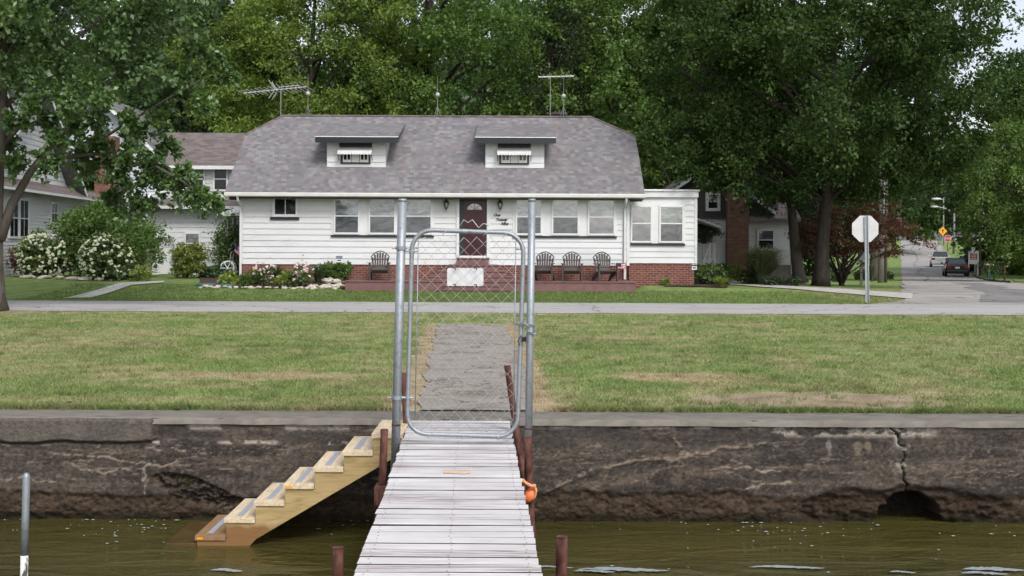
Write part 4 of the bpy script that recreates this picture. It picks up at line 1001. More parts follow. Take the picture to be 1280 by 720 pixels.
# ---------------------------------------------------------------- two storey wing behind
D2 = 44.0; gw = gz(P(240, 345, D2).x, D2)
wing = empty('two_storey_house', (P(240, 345, D2).x, D2, gw), 'white two storey house with brown shingle roof behind the bungalow', 'house')
x0, x1 = P(186, 300, D2).x, P(318, 300, D2).x; zl = P(240, 259, D2).z
mb = MB(); siding(mb, (x0, D2), (x1, D2), gw - .1, zl, .19); siding(mb, (x0, D2 + 6), (x0, D2), gw - .1, zl, .19); mb.box(x0 - .05, x0 + .05, D2 - .03, D2 + .05, gw - .1, zl)
mb.build('wall', MT['white_siding'], wing)
Du = 45.0; ux0, ux1 = P(208, 230, Du).x, P(330, 230, Du).x; zu0, zu1 = P(240, 250, Du).z, P(250, 207, Du).z
mb = MB(); siding(mb, (ux0, Du), (ux1, Du), zu0 - .3, zu1 + .1, .19); siding(mb, (ux0, Du + 6), (ux0, Du), zu0 - .3, zu1 + .1, .19); mb.build('upper_wall', MT['white_siding'], wing)
xa, xb = P(172, 258, D2 - .5).x, P(322, 258, D2 - .5).x; zg = P(240, 257.5, D2 - .5).z
mb = MB(); mb.slab([[(xa, D2 - .5, zg), (xb, D2 - .5, zg), (xb, Du + .05, zu0 + .05), (xa + .6, Du + .05, zu0 + .05)]], .1, 0, 1); mb.build('skirt_roof', [MT['shingle_brown'], MT['white_paint']], wing)
mb = MB(); mb.prism([(xa - .03, D2 - .62, zg), (xa - .03, D2 - .6, zg - .11), (xa - .03, D2 - .51, zg - .11), (xa - .03, D2 - .5, zg)], (xb - xa, 0, 0)); mb.build('gutter', MT['white_paint'], wing)
xd = P(187, 300, D2).x; mb = MB(); mb.tube([(xd - .25, D2 - .55, zg - .05), (xd - .25, D2 - .5, zg - .2), (xd + .02, D2 - .12, zg - .55), (xd + .02, D2 - .1, gw + .1), (xd - .1, D2 - .3, gw + .05)], .05, 6); mb.tube([(xd - .1, D2 - .35, zg + .12), (xd + .05, D2 - .1, zg + .45), (xd + .5, Du - .1, zu0 + .35)], .045, 6); mb.build('downspout', MT['white_paint'], wing)
yv = Du - .4; zv = P(250, 207, yv).z; xl, xr = P(197, 200, yv).x, P(335, 200, yv).x; yr2 = Du + 2.9; zr2 = P(260, 166, yr2).z
xrl = P(204, 166, yr2).x
mb = MB(); mb.slab([[(xl, yv, zv), (xr, yv, zv), (xr, yr2, zr2), (xrl, yr2, zr2)], [(xr, yr2 + 3.3, zv), (xl, yr2 + 3.3, zv), (xrl, yr2, zr2), (xr, yr2, zr2)]], .14, 0, 1); mb.build('roof', [MT['shingle_brown'], MT['white_paint']], wing)
ou = Vector((0, Du, 0))
for (a, b) in ((217, 234), (238.5, 256.5), (266.5, 285.5)): window(wing, ou, U, NF, P(a, 220, Du).x, P(b, 220, Du).x, P(250, 239, Du).z, P(250, 208.5, Du).z, 'pane_dark', 'pane_dark', .07, .5, .065)
ol = Vector((0, D2, 0))
mb = MB(); a, b, za, zb = P(200, 300, D2).x, P(223, 300, D2).x, gw + .02, P(210, 291, D2).z
mb.ubox(ol, U, NF, a, b, 0, .05, za, zb); dr = mb.build('side_door', MT['white_paint'], wing)
mb = MB(); mb.ubox(ol, U, NF, a + .15, b - .12, .052, .06, za + 1.05, zb - .15); dp = mb.build('door_pane', MT['pane_light'], dr)
mb = MB()
for k in range(4): x = a + .15 + (b - a - .27) * k / 3; mb.ubox(ol, U, NF, x - .012, x + .012, .061, .068, za + 1.05, zb - .15)
for k in range(4): z = za + 1.05 + (zb - za - 1.2) * k / 3; mb.ubox(ol, U, NF, a + .15, b - .12, .069, .074, z - .012, z + .012)
mb.build('muntin', MT['white_paint'], dr)
window(wing, ol, U, NF, P(230.5, 300, D2).x, P(251, 300, D2).x, P(240, 318, D2).z, P(240, 290.5, D2).z, 'pane_blind', 'pane_dark', .07, .5, .065)
# small back porch
pa, pb = P(281, 260, 42.5).x, P(312, 260, 42.5).x
mb = MB(); mb.slab([[(pa - .2, 42.2, P(290, 267, 42.2).z), (pb, 42.2, P(290, 266, 42.2).z), (pb, 43.9, P(290, 258, 43.9).z), (pa + .3, 43.9, P(290, 258, 43.9).z)]], .1); mb.build('porch_roof', MT['white_paint'], wing)
mb = MB()
for px in (286.5, 294, 299.5): x = P(px, 300, 42.4).x; mb.box(x - .035, x + .035, 42.37, 42.44, gz(x, 42.4), P(px, 270, 42.4).z)
mb.box(pa + .1, pb, 42.36, 42.45, P(290, 271, 42.4).z, P(290, 267.5, 42.4).z); mb.build('porch_post', MT['black_metal'], wing)
mb = MB(); mb.box(pa, pb, 42.38, 42.43, P(290, 328, 42.4).z, P(290, 326, 42.4).z); mb.build('porch_rail', MT['white_paint'], wing)
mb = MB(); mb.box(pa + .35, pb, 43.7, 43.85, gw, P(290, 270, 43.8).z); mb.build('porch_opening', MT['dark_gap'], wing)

# ---------------------------------------------------------------- neighbour with the side gable
def X3(px, D): return P(px, 250, D).x
A, B = Vector((X3(-45, 37.0), 37.0, 0)), Vector((X3(118, 52), 52.0, 0)); uA = (B - A).normalized(); nA = Vector((uA.y, -uA.x, 0)); LA = (B - A).length
gA = gz(A.x, 41)
nh = empty('gabled_house', (A.x, A.y, gA), 'white gable sided house with paired windows behind the cream hydrangeas', 'house')
zw = 3.55
mb = MB(); siding(mb, A, B, gA - .2, zw, .13); siding(mb, A - nA * 8, A, gA - .2, zw, .13); mb.build('wall', MT['white_siding'], nh)
oA = Vector((A.x, A.y, 0)); sk = MB()
sk.slab([[A + nA*.55 - uA*.5 + Vector((0, 0, zw - .02)), B + nA*.55 + Vector((0, 0, zw - .02)), B + Vector((0, 0, zw + .38)), A - uA*.5 + Vector((0, 0, zw + .38))]], .09, 0, 1); sk.build('skirt_roof', [MT['shingle_brown'], MT['white_paint']], nh)
g1, g2, zp = 1.5, 11.6, 7.6; gm = (g1 + g2) / 2
def gcl(z): t = (z - zw - .2) / (zp - zw - .2); return (g1 + (gm - g1) * t, g2 - (g2 - gm) * t)
mb = MB(); siding(mb, A - nA*.12, B - nA*.12, zw + .2, zp, .2, clip=gcl); mb.build('gable', MT['white_siding'], nh)
q = lambda s, off, z: A + uA * s + nA * off + Vector((0, 0, z))
mb = MB(); mb.slab([[q(g1 - .6, .5, zw + .15), q(gm, .5, zp + .18), q(gm, -8, zp + .18), q(g1 - .6, -8, zw + .15)][::-1], [q(gm, .5, zp + .18), q(g2 + .6, .5, zw + .15), q(g2 + .6, -8, zw + .15), q(gm, -8, zp + .18)][::-1]], .22, 0, 1); mb.build('roof', [MT['shingle_grey'], MT['white_paint']], nh)
for (s0, s1) in ((4.0, 5.0), (5.05, 6.1), (8.7, 9.6)): window(nh, oA, uA, nA, s0, s1, 1.75 if s0 < 6 else 2.35, 3.25, 'pane_screen', 'pane_dark', .09, .5, .065, grid=1)

# ---------------------------------------------------------------- pale blue house with a brick chimney
D4 = 53.0; bh = empty('pale_blue_house', (P(160, 300, D4).x, D4, gz(-18, D4)), 'pale blue grey house with brick chimney glimpsed behind maple leaves', 'house')
xa, xb = P(120, 250, D4).x, P(200, 250, D4).x; zt = P(165, 200, D4).z
mb = MB(); siding(mb, (xa, D4), (xb, D4), .1, zt, .13); mb.build('wall', MT['blue_siding'], bh)
xm = P(128, 0, D4).x; zk = P(128, 120, D4).z; ll_ = P(40, 0, D4).x
mb = MB(); mb.slab([[(xb + .4, D4 - .5, zt - .1), (xb + .4, D4 + 7, zt - .1), (xm, D4 + 7, zk), (xm, D4 - .5, zk)], [(xm, D4 - .5, zk), (xm, D4 + 7, zk), (ll_, D4 + 7, zt - .1), (ll_, D4 - .5, zt - .1)]], .2, 0, 1); mb.build('roof', [MT['shingle_grey'], MT['white_paint']], bh)
mb = MB(); mb.prism([(ll_ + .5, D4 + .02, zt), (xb, D4 + .02, zt), (xm, D4 + .02, zk - .3)], (0, .1, 0)); mb.build('gable', MT['blue_siding'], bh)
mb = MB(); a, b = P(122, 0, D4 - .5).x, P(146, 0, D4 - .5).x; mb.box(a, b, D4 - .8, D4 - .03, 0, P(130, 172, D4).z); mb.build('chimney', MT['brick'], bh)
window(bh, Vector((0, D4, 0)), U, NF, P(148, 0, D4).x, P(159, 0, D4).x, P(150, 255, D4).z, P(150, 205, D4).z, 'pane_sky', 'pane_sky', .08, .5, .065)

# ---------------------------------------------------------------- shingled house to the side with brown brick chimney
D5 = 50.0; g5 = gz(12, D5); rh = empty('shake_sided_house', (P(930, 350, D5).x, D5, g5), 'grey shake and white sided house with tall brown brick chimney', 'house')
xa, xb = P(800, 300, D5).x, P(990, 300, D5).x; zs_ = P(930, 274, D5).z; o5 = Vector((0, D5, 0))
mb = MB(); siding(mb, (xa, D5), (xb, D5), P(930, 331, D5).z, zs_, .105, .012); siding(mb, (xb, D5), (xb, D5 + 7), P(930, 331, D5).z, zs_, .105, .012); mb.box(xb - .05, xb + .06, D5 - .03, D5 + .05, .4, zs_); mb.build('wall', MT['white_siding'], rh)
ax_, az = P(884, 0, D5).x, P(884, 212, D5).z; rx_, rz_ = P(955, 0, D5).x, P(955, 261, D5).z; lx_ = 2 * ax_ - rx_; LW = rx_ - lx_
def shk(z): t = max(0.0, (z - rz_) / (az - rz_)); return (LW / 2 * t, LW - LW / 2 * t)
mb = MB(); siding(mb, (lx_, D5 - .05), (rx_, D5 - .05), zs_, az, .15, .02, shk); mb.build('shake_wall', MT['grey_shakes'], rh)
mb = MB(); mb.box(xa, xb - .02, D5 + .02, D5 + 6.9, g5 - .3, P(930, 331, D5).z + .01); mb.build('foundation', MT['concrete'], rh)
k_ = (az - rz_) / (rx_ - ax_); e_ = .45
mb = MB(); mb.slab([[(lx_ - e_, D5 - .5, rz_ - e_ * k_ + .2), (ax_, D5 - .5, az + .2), (ax_, D5 + 8, az + .2), (lx_ - e_, D5 + 8, rz_ - e_ * k_ + .2)][::-1], [(ax_, D5 - .5, az + .2), (rx_ + e_, D5 - .5, rz_ - e_ * k_ + .2), (rx_ + e_, D5 + 8, rz_ - e_ * k_ + .2), (ax_, D5 + 8, az + .2)][::-1]], .18, 0, 1); mb.build('roof', [MT['shingle_brown'], MT['white_paint']], rh)
zl5 = P(970, 273.5, D5).z; xl5 = P(936, 0, D5).x
mb = MB(); mb.slab([[(xl5, D5 - .4, zl5), (xb + .3, D5 - .4, zl5), (xb + .3, D5 + 1.2, zl5 + .75), (xl5, D5 + 1.2, zl5 + .75)]], .12, 0, 0); mb.build('lower_roof', [MT['shingle_brown'], MT['white_paint']], rh)
mb = MB(); a, b = P(908, 0, D5).x, P(934.5, 0, D5).x; mb.box(a, b, D5 - .5, D5 - .075, g5 - .2, P(920, 190, D5).z); mb.build('chimney', MT['brick_brown'], rh)
window(rh, o5, U, NF, P(947, 0, D5).x, P(970, 0, D5).x, P(958, 314, D5).z, P(958, 286, D5).z, 'pane_screen', 'pane_dark', .09, .5, .065)
window(rh, Vector((0, D5 - .07, 0)), U, NF, P(882.5, 0, D5).x, P(901, 0, D5).x, P(890, 264, D5).z, P(890, 240, D5).z, 'pane_light', 'pane_dark', .13, .5, .065)
a, b = P(880, 0, D5).x, P(893.5, 0, D5).x
mb = MB(); mb.ubox(o5, U, NF, a, b, 0, .05, g5 + .35, P(890, 290, D5).z); dr = mb.build('side_door', MT['white_paint'], rh)
mb = MB(); mb.ubox(o5, U, NF, a + .14, b - .1, .052, .06, g5 + 1.0, P(890, 293, D5).z); mb.build('door_pane', MT['pane_screen'], dr)
# its entrance canopy
yc = 47.2
mb = MB(); mb.slab([[(P(862, 0, yc).x, yc, P(862, 271, yc).z), (P(902, 0, yc).x, yc, P(902, 283, yc).z), (P(902, 0, yc).x, D5 - .1, P(902, 283, yc).z), (P(862, 0, yc).x, D5 - .1, P(862, 271, yc).z)]], .14); mb.build('canopy', MT['shingle_grey'], rh)
mb = MB(); mb.tube([(P(866, 0, yc).x, yc - .06, P(866, 268, yc).z), (P(872, 0, yc).x, yc - .06, P(872, 274, yc).z), (P(902, 0, yc).x, yc - .06, P(902, 284.5, yc).z)], .05, 6); mb.build('gutter', MT['old_white'], rh)
mb = MB(); x = P(872, 0, yc).x; mb.box(x - .06, x + .06, yc + .1, yc + .22, g5, P(872, 275, yc).z); mb.build('canopy_post', MT['old_white'], rh)
mb = MB()   # handrail beside the entrance steps
ra, rb = P(886, 306, 48), P(878, 331, 47.2)
mb.tube([ra, rb], .035, 6); mb.tube([ra - Vector((0, 0, .6)), rb - Vector((0, 0, .3))], .025, 6)
for k in range(7): t = k / 6; p = ra.lerp(rb, t); mb.tube([p, p - Vector((0, 0, .6 - .3 * t))], .016, 5)
for px in (887, 893): p = P(px, 304, 48); mb.box(p.x - .05, p.x + .05, 47.95, 48.05, g5, p.z)
mb.build('railing', MT['white_paint'], rh)
mb = MB(); mb.box(P(876, 0, 48).x, P(894, 0, 48).x, 48.2, D5 - .05, g5 - .1, g5 + .3); mb.build('step', MT['concrete'], rh)
# slim far house up the street
D6 = 205.0; x = P(1221, 0, D6).x; g6 = gz(x, D6); fh = empty('distant_house', (x, D6, g6), 'small pale blue house with grey gable at the top of the street', 'house')
mb = MB(); x0, x1 = P(1216, 0, D6).x, P(1245, 0, D6).x; mb.box(x0, x1, D6, D6 + 8, g6 - .5, P(1221, 277, D6).z); mb.build('wall', MT['blue_siding'], fh)
zt = P(1221, 277, D6).z
mb = MB(); mb.slab([[(x0 - .4, D6 - .4, zt), (x1 + .4, D6 - .4, zt), (x1, D6 + 4, zt + 2.4), (x0, D6 + 4, zt + 2.4)]], .25, 0, 1); mb.build('roof', [MT['shingle_grey'], MT['white_paint']], fh)
window(fh, Vector((0, D6, 0)), U, NF, x0 + .6, x0 + 1.7, zt - 2.1, zt - .6, 'pane_dark', 'pane_dark', .12, .5, .06)
# ================================================================ DOCK, GATE, STAIRS
def dkc(D): return -.304 - .0347 * (D - 5.58)
DKW = .905
dock = empty('dock', (dkc(10.4), 10.4, -.01), 'narrow dock of weathered grey white boards with a pale gap line', 'dock')
mb = MB(); y = 2.4; i = 0; rd = random.Random(3)
while y + .120 < WF - .01:
    gap = rd.uniform(.012, .018) if i != 41 else .024; x = dkc(y); w = DKW / 2; a, b = rd.uniform(-.007, .007), rd.uniform(-.007, .007); z = -.012 + rd.uniform(-.0025, .0025); tl = rd.uniform(-.002, .002); sk = rd.uniform(-.0015, .0015)
    y1_ = y + .119
    mb.add([(x-w+a, y+sk, z-.036), (x+w+b, y-sk, z-.036), (x+w+b, y1_-sk, z-.036), (x-w+a, y1_+sk, z-.036), (x-w+a, y+sk, z+tl), (x+w+b, y-sk, z-tl), (x+w+b, y1_-sk, z-tl+.001), (x-w+a, y1_+sk, z+tl+.001)],
           [(0,3,2,1)], 1).m.pop(); mb.f.pop(); b_ = len(mb.v) - 8
    for q_, m_ in (((0,3,2,1),1),((4,5,6,7),0),((0,1,5,4),1),((1,2,6,5),0),((2,3,7,6),1),((3,0,4,7),0)): mb.f.append([b_ + j_ for j_ in q_]); mb.m.append(m_)
    y = y1_ + gap; i += 1
mb.build('decking', [MT['dock_wood'], MT['board_edge']], dock)
for s in (-.40, .0, .40):
    mb = MB(); a, b = dkc(2.4) + s, dkc(WF - .02) + s
    mb.add([(a-.02, 2.4, -.24), (a+.02, 2.4, -.24), (b+.02, WF-.03, -.24), (b-.02, WF-.03, -.24), (a-.02, 2.4, -.052), (a+.02, 2.4, -.052), (b+.02, WF-.03, -.052), (b-.02, WF-.03, -.052)], [(0,3,2,1),(4,5,6,7),(0,1,5,4),(1,2,6,5),(2,3,7,6),(3,0,4,7)])
    mb.build('joist', MT['joist_wood'], dock)
mb = MB()   # nail heads along the joists
y = 2.46
while y < WF - .1:
    for s in (-.40, 0, .40):
        for dy in (0, .06): mb.lathe([(.004, 0), (.003, .0012)], (dkc(y) + s + rd.uniform(-.01, .01), y + dy, -.0095), 6)
    y += .135
mb.build('nail', MT['rust'], dock)
# scrap of bare board lying on the dock
p = P(571.5, 589.5, 8.05); mb = MB(); w = .092; z0 = -.006
mb.prism([(p.x - w, 8.02, z0), (p.x + w*.55, 7.99, z0), (p.x + w, 8.02, z0), (p.x + w*.93, 8.055, z0), (p.x + w*.3, 8.05, z0), (p.x - w*.97, 8.075, z0)], (0, 0, .014))
tag(mb.build('wood_scrap', MT['scrap_wood'], bevel=.002), 'flat peach coloured scrap of bare wood lying on the dock', 'wood scrap')

# posts of the gate
def pipe(name, label, cat, pts, r, mt, group=None, n=12, hollow=True, wear=0):
    mb = MB(); pts = [Vector(q) for q in pts]; d = (pts[0] - pts[1]).normalized()
    k = max(2, int((pts[0] - pts[-1]).length / .12)); path = []
    for i in range(k + 1):
        t = i / k * (len(pts) - 1); j = min(int(t), len(pts) - 2); path.append(pts[j].lerp(pts[j + 1], t - j))
    rs = [r * (1 + (random.uniform(-wear, wear))) for _ in path]
    mb.tube(path, rs, n)
    if hollow: mb.tube([path[0] + d * .002, path[0] - d * .0005], [r * 1.08, r * 1.08], n); 
    o = mb.build(name, MT[mt], smooth=False, org=pts[-1])
    o.data.polygons.foreach_set('use_smooth', [len(pl.vertices) == 4 for pl in o.data.polygons])
    return tag(o, label, cat, group) if label else o
GD = 9.25
lp = empty('gate_post', P(494, 590, GD), 'galvanised gate post carrying the two hinges beside the wooden stairs', 'post', 'gate posts on the dock')
def post_tube(root, top, bot, r):
    mb = MB(); mb.tube([top, top.lerp(bot, .5), bot], r, 16); mb.tube([top + Vector((0, 0, .010)), top - Vector((0, 0, .012))], [r * .96, r * 1.06], 16)
    t = mb.build('tube', MT['galv'], root); t.data.polygons.foreach_set('use_smooth', [len(q.vertices) == 4 for q in t.data.polygons])
    jn = MB(); q = top.lerp(bot, (523 - 250) / 340); d = (top - bot).normalized() * .008; jn.tube([q - d, q + d], r * 1.03, 16); jn.build('joint', MT['rust'], root)
lt, lb = P(503, 250, GD), P(493.3, 600, GD); post_tube(lp, lt, lb, .0355)
rp_ = empty('gate_post', P(660, 590, GD), 'galvanised gate post with chain and padlock wrapped round it', 'post', 'gate posts on the dock')
rt, rb_ = P(665, 250, GD), P(659.7, 606, GD); post_tube(rp_, rt, rb_, .0295)
mb = MB(); q = lt.lerp(lb, (566 - 250) / 350); mb.tube([q + Vector((-.045, 0, 0)), q + Vector((.08, 0, 0))], .009, 6); mb.build('clamp', MT['galv'], lp)
# gate leaf
FR = .018; GDL = GD - .01
gate = empty('gate', P(580, 548, GDL), 'chain link walk gate in a round cornered tube frame above the dock', 'gate')
def rnd_frame(c, rad):
    out = []; n = len(c)
    for i in range(n):
        a, b, d = c[i - 1], c[i], c[(i + 1) % n]; u, v = (a - b).normalized(), (d - b).normalized(); p0, p1 = b + u * rad, b + v * rad
        cen = b + (u + v) * rad
        for k in range(9): t = math.pi / 2 * k / 8; out.append(cen - v * rad * math.cos(t) - u * rad * math.sin(t) if True else b)
    return out
cor = [P(515.5, 287, GDL), P(655, 291.5, GDL), P(646.8, 546, GDL), P(508.5, 542, GDL)]
mb = MB(); mb.tube(rnd_frame(cor, .16), FR, 12, closed=True); mb.build('frame', MT['galv'], gate, smooth=True)
mb = MB()   # sleeves where the bent tubes meet
for t in (.42,):
    for (a, b) in ((cor[0], cor[3]), (cor[1], cor[2])): mb = MB(); q = a.lerp(b, t); d = (a - b).normalized() * .012; mb.tube([q - d, q + d], FR * 1.1, 12); mb.build('sleeve', MT['galv'], gate)
mb = MB(); q = cor[0].lerp(cor[1], .47); d = (cor[1] - cor[0]).normalized() * .02; mb.tube([q - d, q + d], FR * 1.1, 12); mb.build('sleeve', MT['galv'], gate)
# woven mesh, zigzag by zigzag
tl, tr, br, bl = P(524, 296, GDL), P(644.5, 297, GDL), P(641, 541, GDL), P(519.5, 537, GDL)
NC, NR = 15, 30
def mq(u, v): return tl.lerp(tr, u).lerp(bl.lerp(br, u), v)
mb = MB()
for c in range(NC):
    u0, u1 = c / NC, (c + 1) / NC
    for (off, sgn) in ((0, 1),):
        pts = []
        for r in range(NR + 1):
            u = u0 if (r + c) % 2 else u1; p = mq(u, r / NR)
            p = p + Vector((random.uniform(-.003, .003), (.003 if (r + c) % 2 else -.003), random.uniform(-.003, .003))); pts.append(p)
        mb.tube(pts, .0020, 5)
mb.build('mesh', MT['wire'], gate, smooth=True)
mb = MB(); mb.tube([mq(-.008, -.0), mq(-.008, .95)], .0042, 6); mb.tube([mq(1.004, .0), mq(1.004, 1.0)], .0042, 6)
for v in (.06, .62, .9): mb.tube([mq(-.008, v), mq(-.008, v) + Vector((-.075, 0, 0))], .006, 5)
for v in (.06, .9): mb.tube([mq(1.0, v), mq(1.0, v) + Vector((.05, 0, 0))], .006, 5)
mb.build('tension_bar', MT['galv'], gate, smooth=True)
mb = MB()   # loose wire end standing above the top rail, and tie wires
zz = [(380, 225), (410, 178), (437, 197), (465, 178), (505, 230), (535, 203), (552, 206), (570, 216)]
mb.tube([P(500 + x / 5.14, 240 + y / 5.14, GDL) for x, y in zz], .0035, 6)
mb.build('loose_wire', MT['wire'], gate, smooth=True)
for px in (530, 556, 607, 632): mb = MB(); a = P(px, 289.3 + (px - 515) * .03, GDL); mb.tube([a + Vector((.02*math.cos(k), -.021*math.sin(k), .021*math.cos(k))) for k in np.linspace(0, 5.5, 8)], .0022, 5); mb.build('tie_wire', MT['wire'], gate, smooth=True)
for px in (535, 578, 622): mb = MB(); a = P(px, 543.5 + (px - 515) * .03, GDL); mb.tube([a + Vector((.012*math.cos(k*.5), -.021*math.sin(k), .021*math.cos(k))) for k in np.linspace(0, 5.5, 8)], .0022, 5); mb.build('tie_wire', MT['wire'], gate, smooth=True)
for (py, s) in ((310, 1), (497, 0)):   # hinges
    ql = lt.lerp(lb, (py - 250) / 350); qf = cor[0].lerp(cor[3], (py + 4 * s - 287) / 255); mb = MB()
    mb.tube([ql + Vector((0, 0, -.014)), ql + Vector((0, 0, .014))], .043, 14); mb.tube([ql + Vector((-.07, -.005, 0)), ql + Vector((.06, -.005, 0))], .008, 6)
    mb.tube([qf + Vector((0, 0, -.014)), qf + Vector((0, 0, .014))], FR * 1.3, 12); mb.tube([qf + Vector((-.05, -.01, 0)), qf + Vector((.045, -.01, 0))], .009, 6); mb.tube([ql + Vector((.07, -.006, .0)), qf + Vector((-.045, -.008, 0))], .012, 6)
    h = mb.build('hinge', MT['galv'], gate)
# blank board tied to the mesh
sg = empty('blank_board', P(581, 346, GD + .012), 'blank white board tied to the gate mesh by four black ties', 'board')
mb = MB(); a, c = P(559, 335, GD + .015), P(604.3, 357.5, GD + .015); pts = []
for (cx, cz, s) in ((a.x, a.z, 0), (c.x, a.z, 1), (c.x, c.z, 2), (a.x, c.z, 3)):
    dx, dz = (.012 if s in (0, 3) else -.012), (-.012 if s < 2 else .012)
    for k in range(4):
        t = (math.pi * (1 - .5 * s)) - math.pi / 2 * k / 3; pts.append(Vector((cx + dx + .012*math.cos(t), GD + .012, cz + dz + .012*math.sin(t))))
mb.prism(pts, (0, .004, 0)); mb.build('panel', MT['sign_white'], sg)
for (px, py) in ((568, 336), (594, 336), (568, 356.5), (594, 356.5)):
    q = P(px, py, GD); mb = MB(); mb.tube([q + Vector((-.010, -.016, .006)), q + Vector((.008, -.016, .006)), q + Vector((.012, -.016, -.010))], .0042, 5); mb.tube([q + Vector((.01, -.016, 0)), q + Vector((.01, .02, 0))], .003, 5); mb.build('cable_tie', MT['black_metal'], sg)
# chain and padlock
ch = empty('chain', P(655, 410, GD - .05), 'short steel chain locking the gate to its post', 'chain')
mb = MB(); qa = cor[1].lerp(cor[2], (405 - 291) / 255.); qb = rt.lerp(rb_, (407 - 250) / 356.)
path = [qa + Vector((-.055, -.03, .0)), qa + Vector((-.02, -.045, .012)), qa + Vector((.02, -.045, .02)), qa + Vector((.05, -.055, -.01)), qb + Vector((-.03, -.045, -.035)), qb + Vector((.0, -.045, -.05)), qb + Vector((.035, -.035, -.07)),
        qb + Vector((.040, -.01, -.05)), qb + Vector((.042, -.02, .005)), qb + Vector((.0, -.048, .012)), qb + Vector((-.06, -.05, .012)), qa + Vector((.03, -.05, .03))]
for i in range(len(path) - 1):
    for h in (0.25, .75):
        c = path[i].lerp(path[i + 1], h); d = (path[i + 1] - path[i]).normalized(); s = d.cross(Vector((0, 1, 0)) if h < .5 else Vector((.2, .3, 1))).normalized()
        mb.tube([c + d * .015 * math.cos(k) + s * .0075 * math.sin(k) for k in np.linspace(0, 2*math.pi, 9)[:-1]], .0032, 5, closed=True)
mb.build('links', MT['galv'], ch, smooth=True)
pl = empty('padlock', P(655, 425, GD - .05), 'small dark padlock hanging from the gate chain', 'padlock')
q = P(655.2, 424, GD - .055); mb = MB(); mb.obox(q, (.034, .022, .040)); mb.build('body', MT['black_metal'], pl, bevel=.004)
mb = MB(); mb.tube([q + Vector((.011*math.cos(k), 0, .02 + .026*math.sin(k))) for k in np.linspace(0, math.pi, 8)], .004, 6); mb.build('shackle', MT['galv'], pl)
mb = MB(); mb.tube([q + Vector((-.02, 0, .03)), q + Vector((-.05, .0, -.01)), q + Vector((-.035, 0, -.05))], .004, 5); mb.build('key_cord', MT['black_metal'], pl)

# rusty pipes and other stakes
GRP = 'rusty pipes beside the dock'
pipe('rusty_pipe', 'rusty pipe tilted inward above the dock behind the gate mesh', 'pipe', [P(634, 457, 9.9), P(644.5, 530, 9.85), P(667, 672, 9.4)], .027, 'rust', GRP, wear=.05)
pipe('rusty_pipe', 'rusty pipe with the orange float tied to it', 'pipe', [P(659.5, 546, 8.9), P(662, 600, 8.9), P(664.5, 680, 8.85)], .029, 'rust', GRP, wear=.05)
pipe('rusty_pipe', 'rusty pipe standing against the wooden stair side', 'pipe', [P(480.5, 537, 8.5), P(478, 600, 8.5), P(473, 690, 8.5)], .028, 'rust', GRP, wear=.05)
pipe('rusty_pipe', 'rusty pipe half hidden behind the hinge post of the gate', 'pipe', [P(504.2, 466, 10.25), P(507.5, 530, 10.2), P(510, 640, 10.1)], .025, 'rust', GRP, wear=.05)
pipe('rusty_pipe', 'short capped rusty pipe in open water on the stair side', 'pipe', [P(422.6, 684.5, 6.4), P(422, 760, 6.4)], .030, 'rust', GRP, wear=.04)
pipe('rusty_pipe', 'short capped rusty pipe in open water on the far side from the stairs', 'pipe', [P(702.5, 671, 6.4), P(701, 760, 6.4)], .031, 'rust', GRP, wear=.04)
mb = MB(); q = P(474, 617, 8.42); mb.box(q.x - .035, q.x + .06, 8.40, 8.58, q.z - .08, q.z + .05); mb.build('bracket', MT['rust'], dock)
mb = MB(); q = P(500, 560, 9.1); mb.box(q.x - .02, q.x + .05, 9.05, 9.25, -.14, -.055); mb.build('bracket', MT['rust'], dock)
gp = empty('mooring_pole', P(30, 740, 8.5), 'round topped grey steel pole rising from open water', 'pole')
mb = MB(); a, b = P(33, 596, 8.5), P(30.6, 694, 8.5); mb.tube([a + Vector((0, 0, .03)), a + Vector((0, 0, .026)), a + Vector((0, 0, .012)), a - Vector((0, 0, .005)), a.lerp(b, .5), b], [.007, .016, .024, .027, .027, .027], 14); mb.build('tube', MT['galv'], gp, smooth=True)
mb = MB(); mb.tube([b, P(29, 770, 8.5)], .0275, 14); mb.build('lower_tube', MT['pipe_peel'], gp, smooth=True)
# orange float on its rope
fl = empty('float', P(664, 618, 8.75), 'deflated orange float hanging from a rusty dock pipe', 'float')
c = P(662.5, 619, 8.8); mb = MB(); AX = Matrix.Rotation(R(38), 4, 'Y')
mb.lathe([(.004, -.062), (.026, -.054), (.040, -.030), (.046, .0), (.040, .030), (.026, .052), (.010, .064)], c, 14, AX); mb.build('buoy', MT['orange'], fl, smooth=True)
mb = MB(); mb.tube([P(653, 600.5, 8.78), P(658, 604.5, 8.76), P(664, 607.5, 8.75), P(668.5, 609, 8.76)], .014, 8); mb.tube([P(668.5, 609, 8.76), P(670.3, 613, 8.76), P(668.5, 621, 8.77), P(664, 626, 8.78)], .010, 8); mb.ball(P(667.5, 607.5, 8.755), .017); mb.ball(P(653.5, 601, 8.78), .018); mb.build('rope', MT['rope'], fl, smooth=True)

